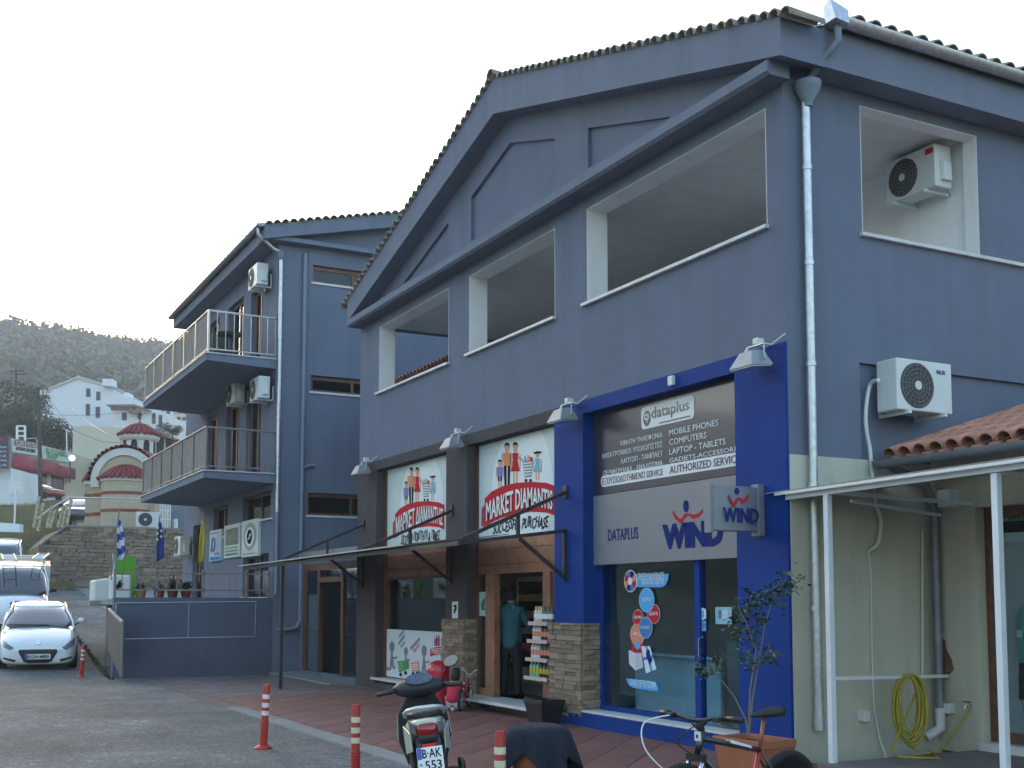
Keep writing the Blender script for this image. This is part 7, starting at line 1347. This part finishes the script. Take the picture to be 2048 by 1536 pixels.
# red parked car by the butcher
cr = at(78,1000,90)
car('parked_car', 'dark red hatchback parked in front of the butcher shop', 'car', V((cr.x,cr.y,cr.z)), RT*.95-FWH*.35, 0, 3.9, 1.7,
    [(1.95,.66,.3,.60,.68),(1.85,.80,.22,.64,.76),(1.2,.84,.2,.75,.9),(.6,.85,.2,.85,.98),(-.8,.85,.2,.92,1.0),(-1.7,.84,.25,.95,1.02),(-1.95,.72,.4,.85,.95)],
    [(.95,.78,.86,.76,.95),(.4,.80,.92,.68,1.2),(-.05,.80,.95,.62,1.40),(-.7,.80,.96,.62,1.44),(-1.4,.78,.96,.60,1.38),(-1.85,.74,.95,.58,1.05)], CARR, roofz=1.3, mirrors=CARR, wheels=(.3,1.2,-1.2))
q = at(160,1052,60)
car('parked_car', 'dark blue car half hidden behind the chapel steps', 'car', V((q.x,q.y,q.z)), RT*.2-FWH, 0, 3.9, 1.7,
    [(1.95,.66,.3,.60,.68),(1.85,.80,.22,.64,.76),(1.2,.84,.2,.75,.9),(.6,.85,.2,.85,.98),(-.8,.85,.2,.92,1.0),(-1.7,.84,.25,.95,1.02),(-1.95,.72,.4,.85,.95)],
    [(.95,.78,.86,.76,.95),(.4,.80,.92,.68,1.2),(-.05,.80,.95,.62,1.40),(-.7,.80,.96,.62,1.44),(-1.4,.78,.96,.60,1.38),(-1.85,.74,.95,.58,1.05)], M('dark_blue_paint', (.02,.03,.06), .25, coat=.7), roofz=1.3, mirrors=BLACK, wheels=(.3,1.2,-1.2))
# poles, wires, lamps, road sign
PWD = M('weathered_pole', (.075,.06,.05), .9, var=.2)
pb, ptp = at(82,997,82), at(77,776,82); g = thing('utility_pole', 'leaning timber utility pole in front of the butcher shop', 'pole', pb); MB().tube([pb-V((0,0,.6)), ptp], [.16,.11], 10).build('post', PWD, g)
for px in (82,90): MB().cbox(at(px,785,81.9), (.16,.16,.34)).build('insulator', CWH, g)
MB().bar(at(74,786,82), at(94,784,82), .1).build('crossarm', PWD, g)
pb2 = at(33,885,150); g = thing('power_pole', 'distant timber power pole with two crossarms among the trees', 'pole', pb2); MB().tube([pb2, at(32,738,150)], [.2,.14], 8).build('post', PWD, g)
for y, x0, x1 in ((742,20,48),(748,32,56)): MB().bar(at(x0,y,150), at(x1,y,150), .16).build('crossarm', PWD, g)
def wire(pts, label, r=.014): tag(MB().tube([at(*p) for p in pts], r, 5).build('overhead_wire', DKST, None), label, 'wire', 'overhead wires')
wire([(-30,705,80),(40,735,85),(110,752,92),(180,766,100),(230,776,106),(300,792,118)], 'overhead wire crossing in front of the wooded ridge'); wire([(90,785,82),(140,815,74),(185,850,62),(215,868,52)], 'overhead wire dropping from the timber pole to the chapel'); wire([(77,826,82),(115,830,82),(170,831,83),(240,826,84),(320,812,95)], 'overhead wire running level before the white building'); wire([(90,790,82),(150,862,80),(205,884,78),(290,886,80)], 'slack overhead wire sagging across the cream house')
g = thing('globe_lamp', 'white globe street lamp at the end of the butcher shop', 'lamp', at(140,960,86)); MB().ball(at(144,916,86), .22, 16, 10).build('globe', M('lamp_globe', (.85,.85,.8), .3, emit=.6), g, smooth='all'); MB().tube([at(140,965,86), at(140,924,86), at(143,920,86)], .05, 8).build('post', DKST, g)
g = thing('thin_post', 'thin grey post rising behind the butcher shop roof', 'pole', at(133,905,98)); MB().tube([at(134,912,98), at(133,862,98)], .05, 6).build('post', STEEL, g); MB().ball(at(133,861,98), .1, 8, 6).build('cap', STEEL, g)
g = thing('road_sign', 'back of a grey rectangular road sign on a white post', 'sign', at(29,1055,45)); MB().tube([at(28,1060,45), at(32,975,45)], .035, 8).build('post', WST, g); pxbox(20,46,963,985,45,.02).build('plate', STEEL, g)
g = thing('white_wall', 'low white wall along the grass bank', 'wall', at(15,1055,44)); pxpoly([(-40,1062),(-40,1042),(40,1048),(40,1064)], 44, .3).build('wall', WHT, g)
g = thing('rooftop_tank', 'white metal rack on the butcher shop roof', 'rack', at(44,880,94)); 
for x in (34,50): MB().bar(at(x,882,94), at(x,852,94), .14).build('leg', WST, g)
for y in (852,862,872): MB().bar(at(34,y,94), at(50,y,94), .12).build('rail', WST, g)
# trees and shrubs between the houses
OLV = M('olive_foliage', (.055,.070,.038), .85, var=.5, scale=.6); DGR = M('dark_shrub_foliage', (.030,.042,.022), .85, var=.5, scale=.6)
def tree(px, py, u, rx, rz, mt, label, n=2200, trunk=True, leaf=.05):
    c = at(px, py, u); gnd = c.z-rz*1.25; g = thing('tree', label, 'tree', (c.x,c.y,gnd), 'trees between the village houses'); b = MB(); lobes = [(V((random.gauss(0,.45)*rx, random.gauss(0,.45)*rx, random.uniform(-.5,.6)*rz)), random.uniform(.35,.6)) for _ in range(9)]
    for _ in range(n):
        o, s = random.choice(lobes); d = V((random.gauss(0,1), random.gauss(0,1), random.gauss(0,1))).normalized(); p = c+o+V((d.x*rx*s, d.y*rx*s, d.z*rz*s))*random.uniform(.6,1.05); L_ = leaf*random.uniform(.7,1.4)*max(rx, .8); a = V((random.uniform(-1,1), random.uniform(-1,1), random.uniform(-.6,.6))).normalized()*L_; e = d.cross(a).normalized()*L_*.6
        b.quad(p-a, p-e, p+a, p+e)
    b.build('crown', mt, g)
    b = MB(); b.tube([V((c.x,c.y,gnd-.5)), V((c.x+.1,c.y,gnd+rz*.5)), c], [.09*rx,.06*rx,.03*rx], 7)
    for o, s in lobes[:4]: b.tube([c-V((0,0,rz*.4)), c+o*.8], [.03*rx,.012*rx], 5)
    b.build('trunk', PWD, g)
random.seed(23)
for a in ((72,868,112,2.2,1.7,DGR,'dark evergreen shrub behind the butcher signboard'), (100,870,114,2.4,2.0,DGR,'tall dark evergreen above the butcher sign gap'), (126,884,116,1.9,1.7,DGR,'dark rounded shrub beside the cream house'), (8,815,125,3.4,3.6,OLV,'big olive tree beneath the distant power pole'), (30,835,120,2.6,2.4,OLV,'bushy olive tree left of the rooftop rack'), (-20,830,122,3.2,3.2,OLV,'olive tree at the edge behind the purple sign'), (45,860,110,2.0,1.5,DGR,'low dark shrub behind the rooftop rack'), (345,862,92,.9,.7,OLV,'small bush beside the tiled veranda'), (60,805,160,2.6,2.6,OLV,'tree against the corner of the large white building')): tree(*a)
# potted plants on the terrace
random.seed(29)
for k, (px, lab, rr) in enumerate(((281,'potted plant in a yellow pot beside the green board',.16), (345,'bushy potted plant with broad leaves on the terrace',.28), (372,'spiky potted plant against the terrace railing',.26), (318,'small leafy pot plant under the European flag',.18))):
    c = on(px,1192,0,-18.35); g = thing('potted_plant', lab, 'plant', (c.x,c.y,1.72), 'pot plants on the terrace'); MB().lathe((c.x,c.y,1.72), [(.09,0),(.13,.22),(.14,.22),(.14,.25),(.11,.25)], 14).build('pot', (M('ochre_pot', (.30,.17,.05), .6) if k == 0 else M('dark_red_pot', (.16,.03,.03), .6)), g, smooth=True); b = MB()
    for _ in range(60): d = V((random.gauss(0,1), random.gauss(0,1), abs(random.gauss(.3,.8)))).normalized(); p = V((c.x,c.y,1.95)); L_ = rr*random.uniform(.6,1.3); s_ = d.cross(V((0,0,1))).normalized()*.03; b.quad(p, p+d*L_*.6+s_+V((0,0,.05)), p+d*L_*1.1, p+d*L_*.6-s_+V((0,0,.05)))
    b.build('leaves', OLV, g)
# dry grass bank
random.seed(41); GR = M('dry_grass', (.20,.18,.085), .9, var=.4, scale=.8); b = MB()
for _ in range(26000):
    px = random.uniform(-60, 150); u = random.uniform(46, 84); P = at0(px, u); P.z = gz(P.x, P.y)-.02; h = random.uniform(.15,.5); a = random.uniform(0, 2*pi); s_ = V((cos(a),sin(a),0))*.02; ln = V((random.gauss(0,.15),random.gauss(0,.15),h))
    b.quad(P-s_, P+s_, P+ln)
tag(b.build('grass', GR, None), 'dry yellow grass on the bank below the butcher shop', 'grass', kind='stuff')
# weeds along the crack at the foot of the road edge
b = MB()
for _ in range(900):
    t = random.random(); px = 118+(225-118)*t+random.gauss(0,3); py = 1205+(1345-1205)*t+random.gauss(0,4); x_ = -30+13*t; P = on(px, py, 0, x_); P = V((P.x, P.y, gz(P.x)+.0)); h = random.uniform(.02,.07); a = random.uniform(0, 2*pi); s_ = V((cos(a),sin(a),0))*.02
    b.quad(P-s_, P+s_, P+V((random.gauss(0,.04),random.gauss(0,.04),h)))
tag(b.build('weeds', OLV, None), 'weeds growing along the broken road edge by the ramp', 'weeds', kind='stuff')
# ------------------------------------------------------------------ evening air over the valley
b = MB().box(-925, 610, -530, 545, -2, 150); hz = b.build('haze', [], None); tag(hz, 'thin pale evening haze over the valley', 'haze', kind='stuff')
hm = bpy.data.materials.new('haze_air'); hm.use_nodes = True; n = hm.node_tree; n.nodes.clear(); o = n.nodes.new('ShaderNodeOutputMaterial'); pv = n.nodes.new('ShaderNodeVolumePrincipled'); pv.inputs['Color'].default_value = (.86,.90,.95,1); pv.inputs['Density'].default_value = 0.00085; pv.inputs['Anisotropy'].default_value = .3
n.links.new(pv.outputs[0], o.inputs['Volume']); hz.data.materials.append(hm)
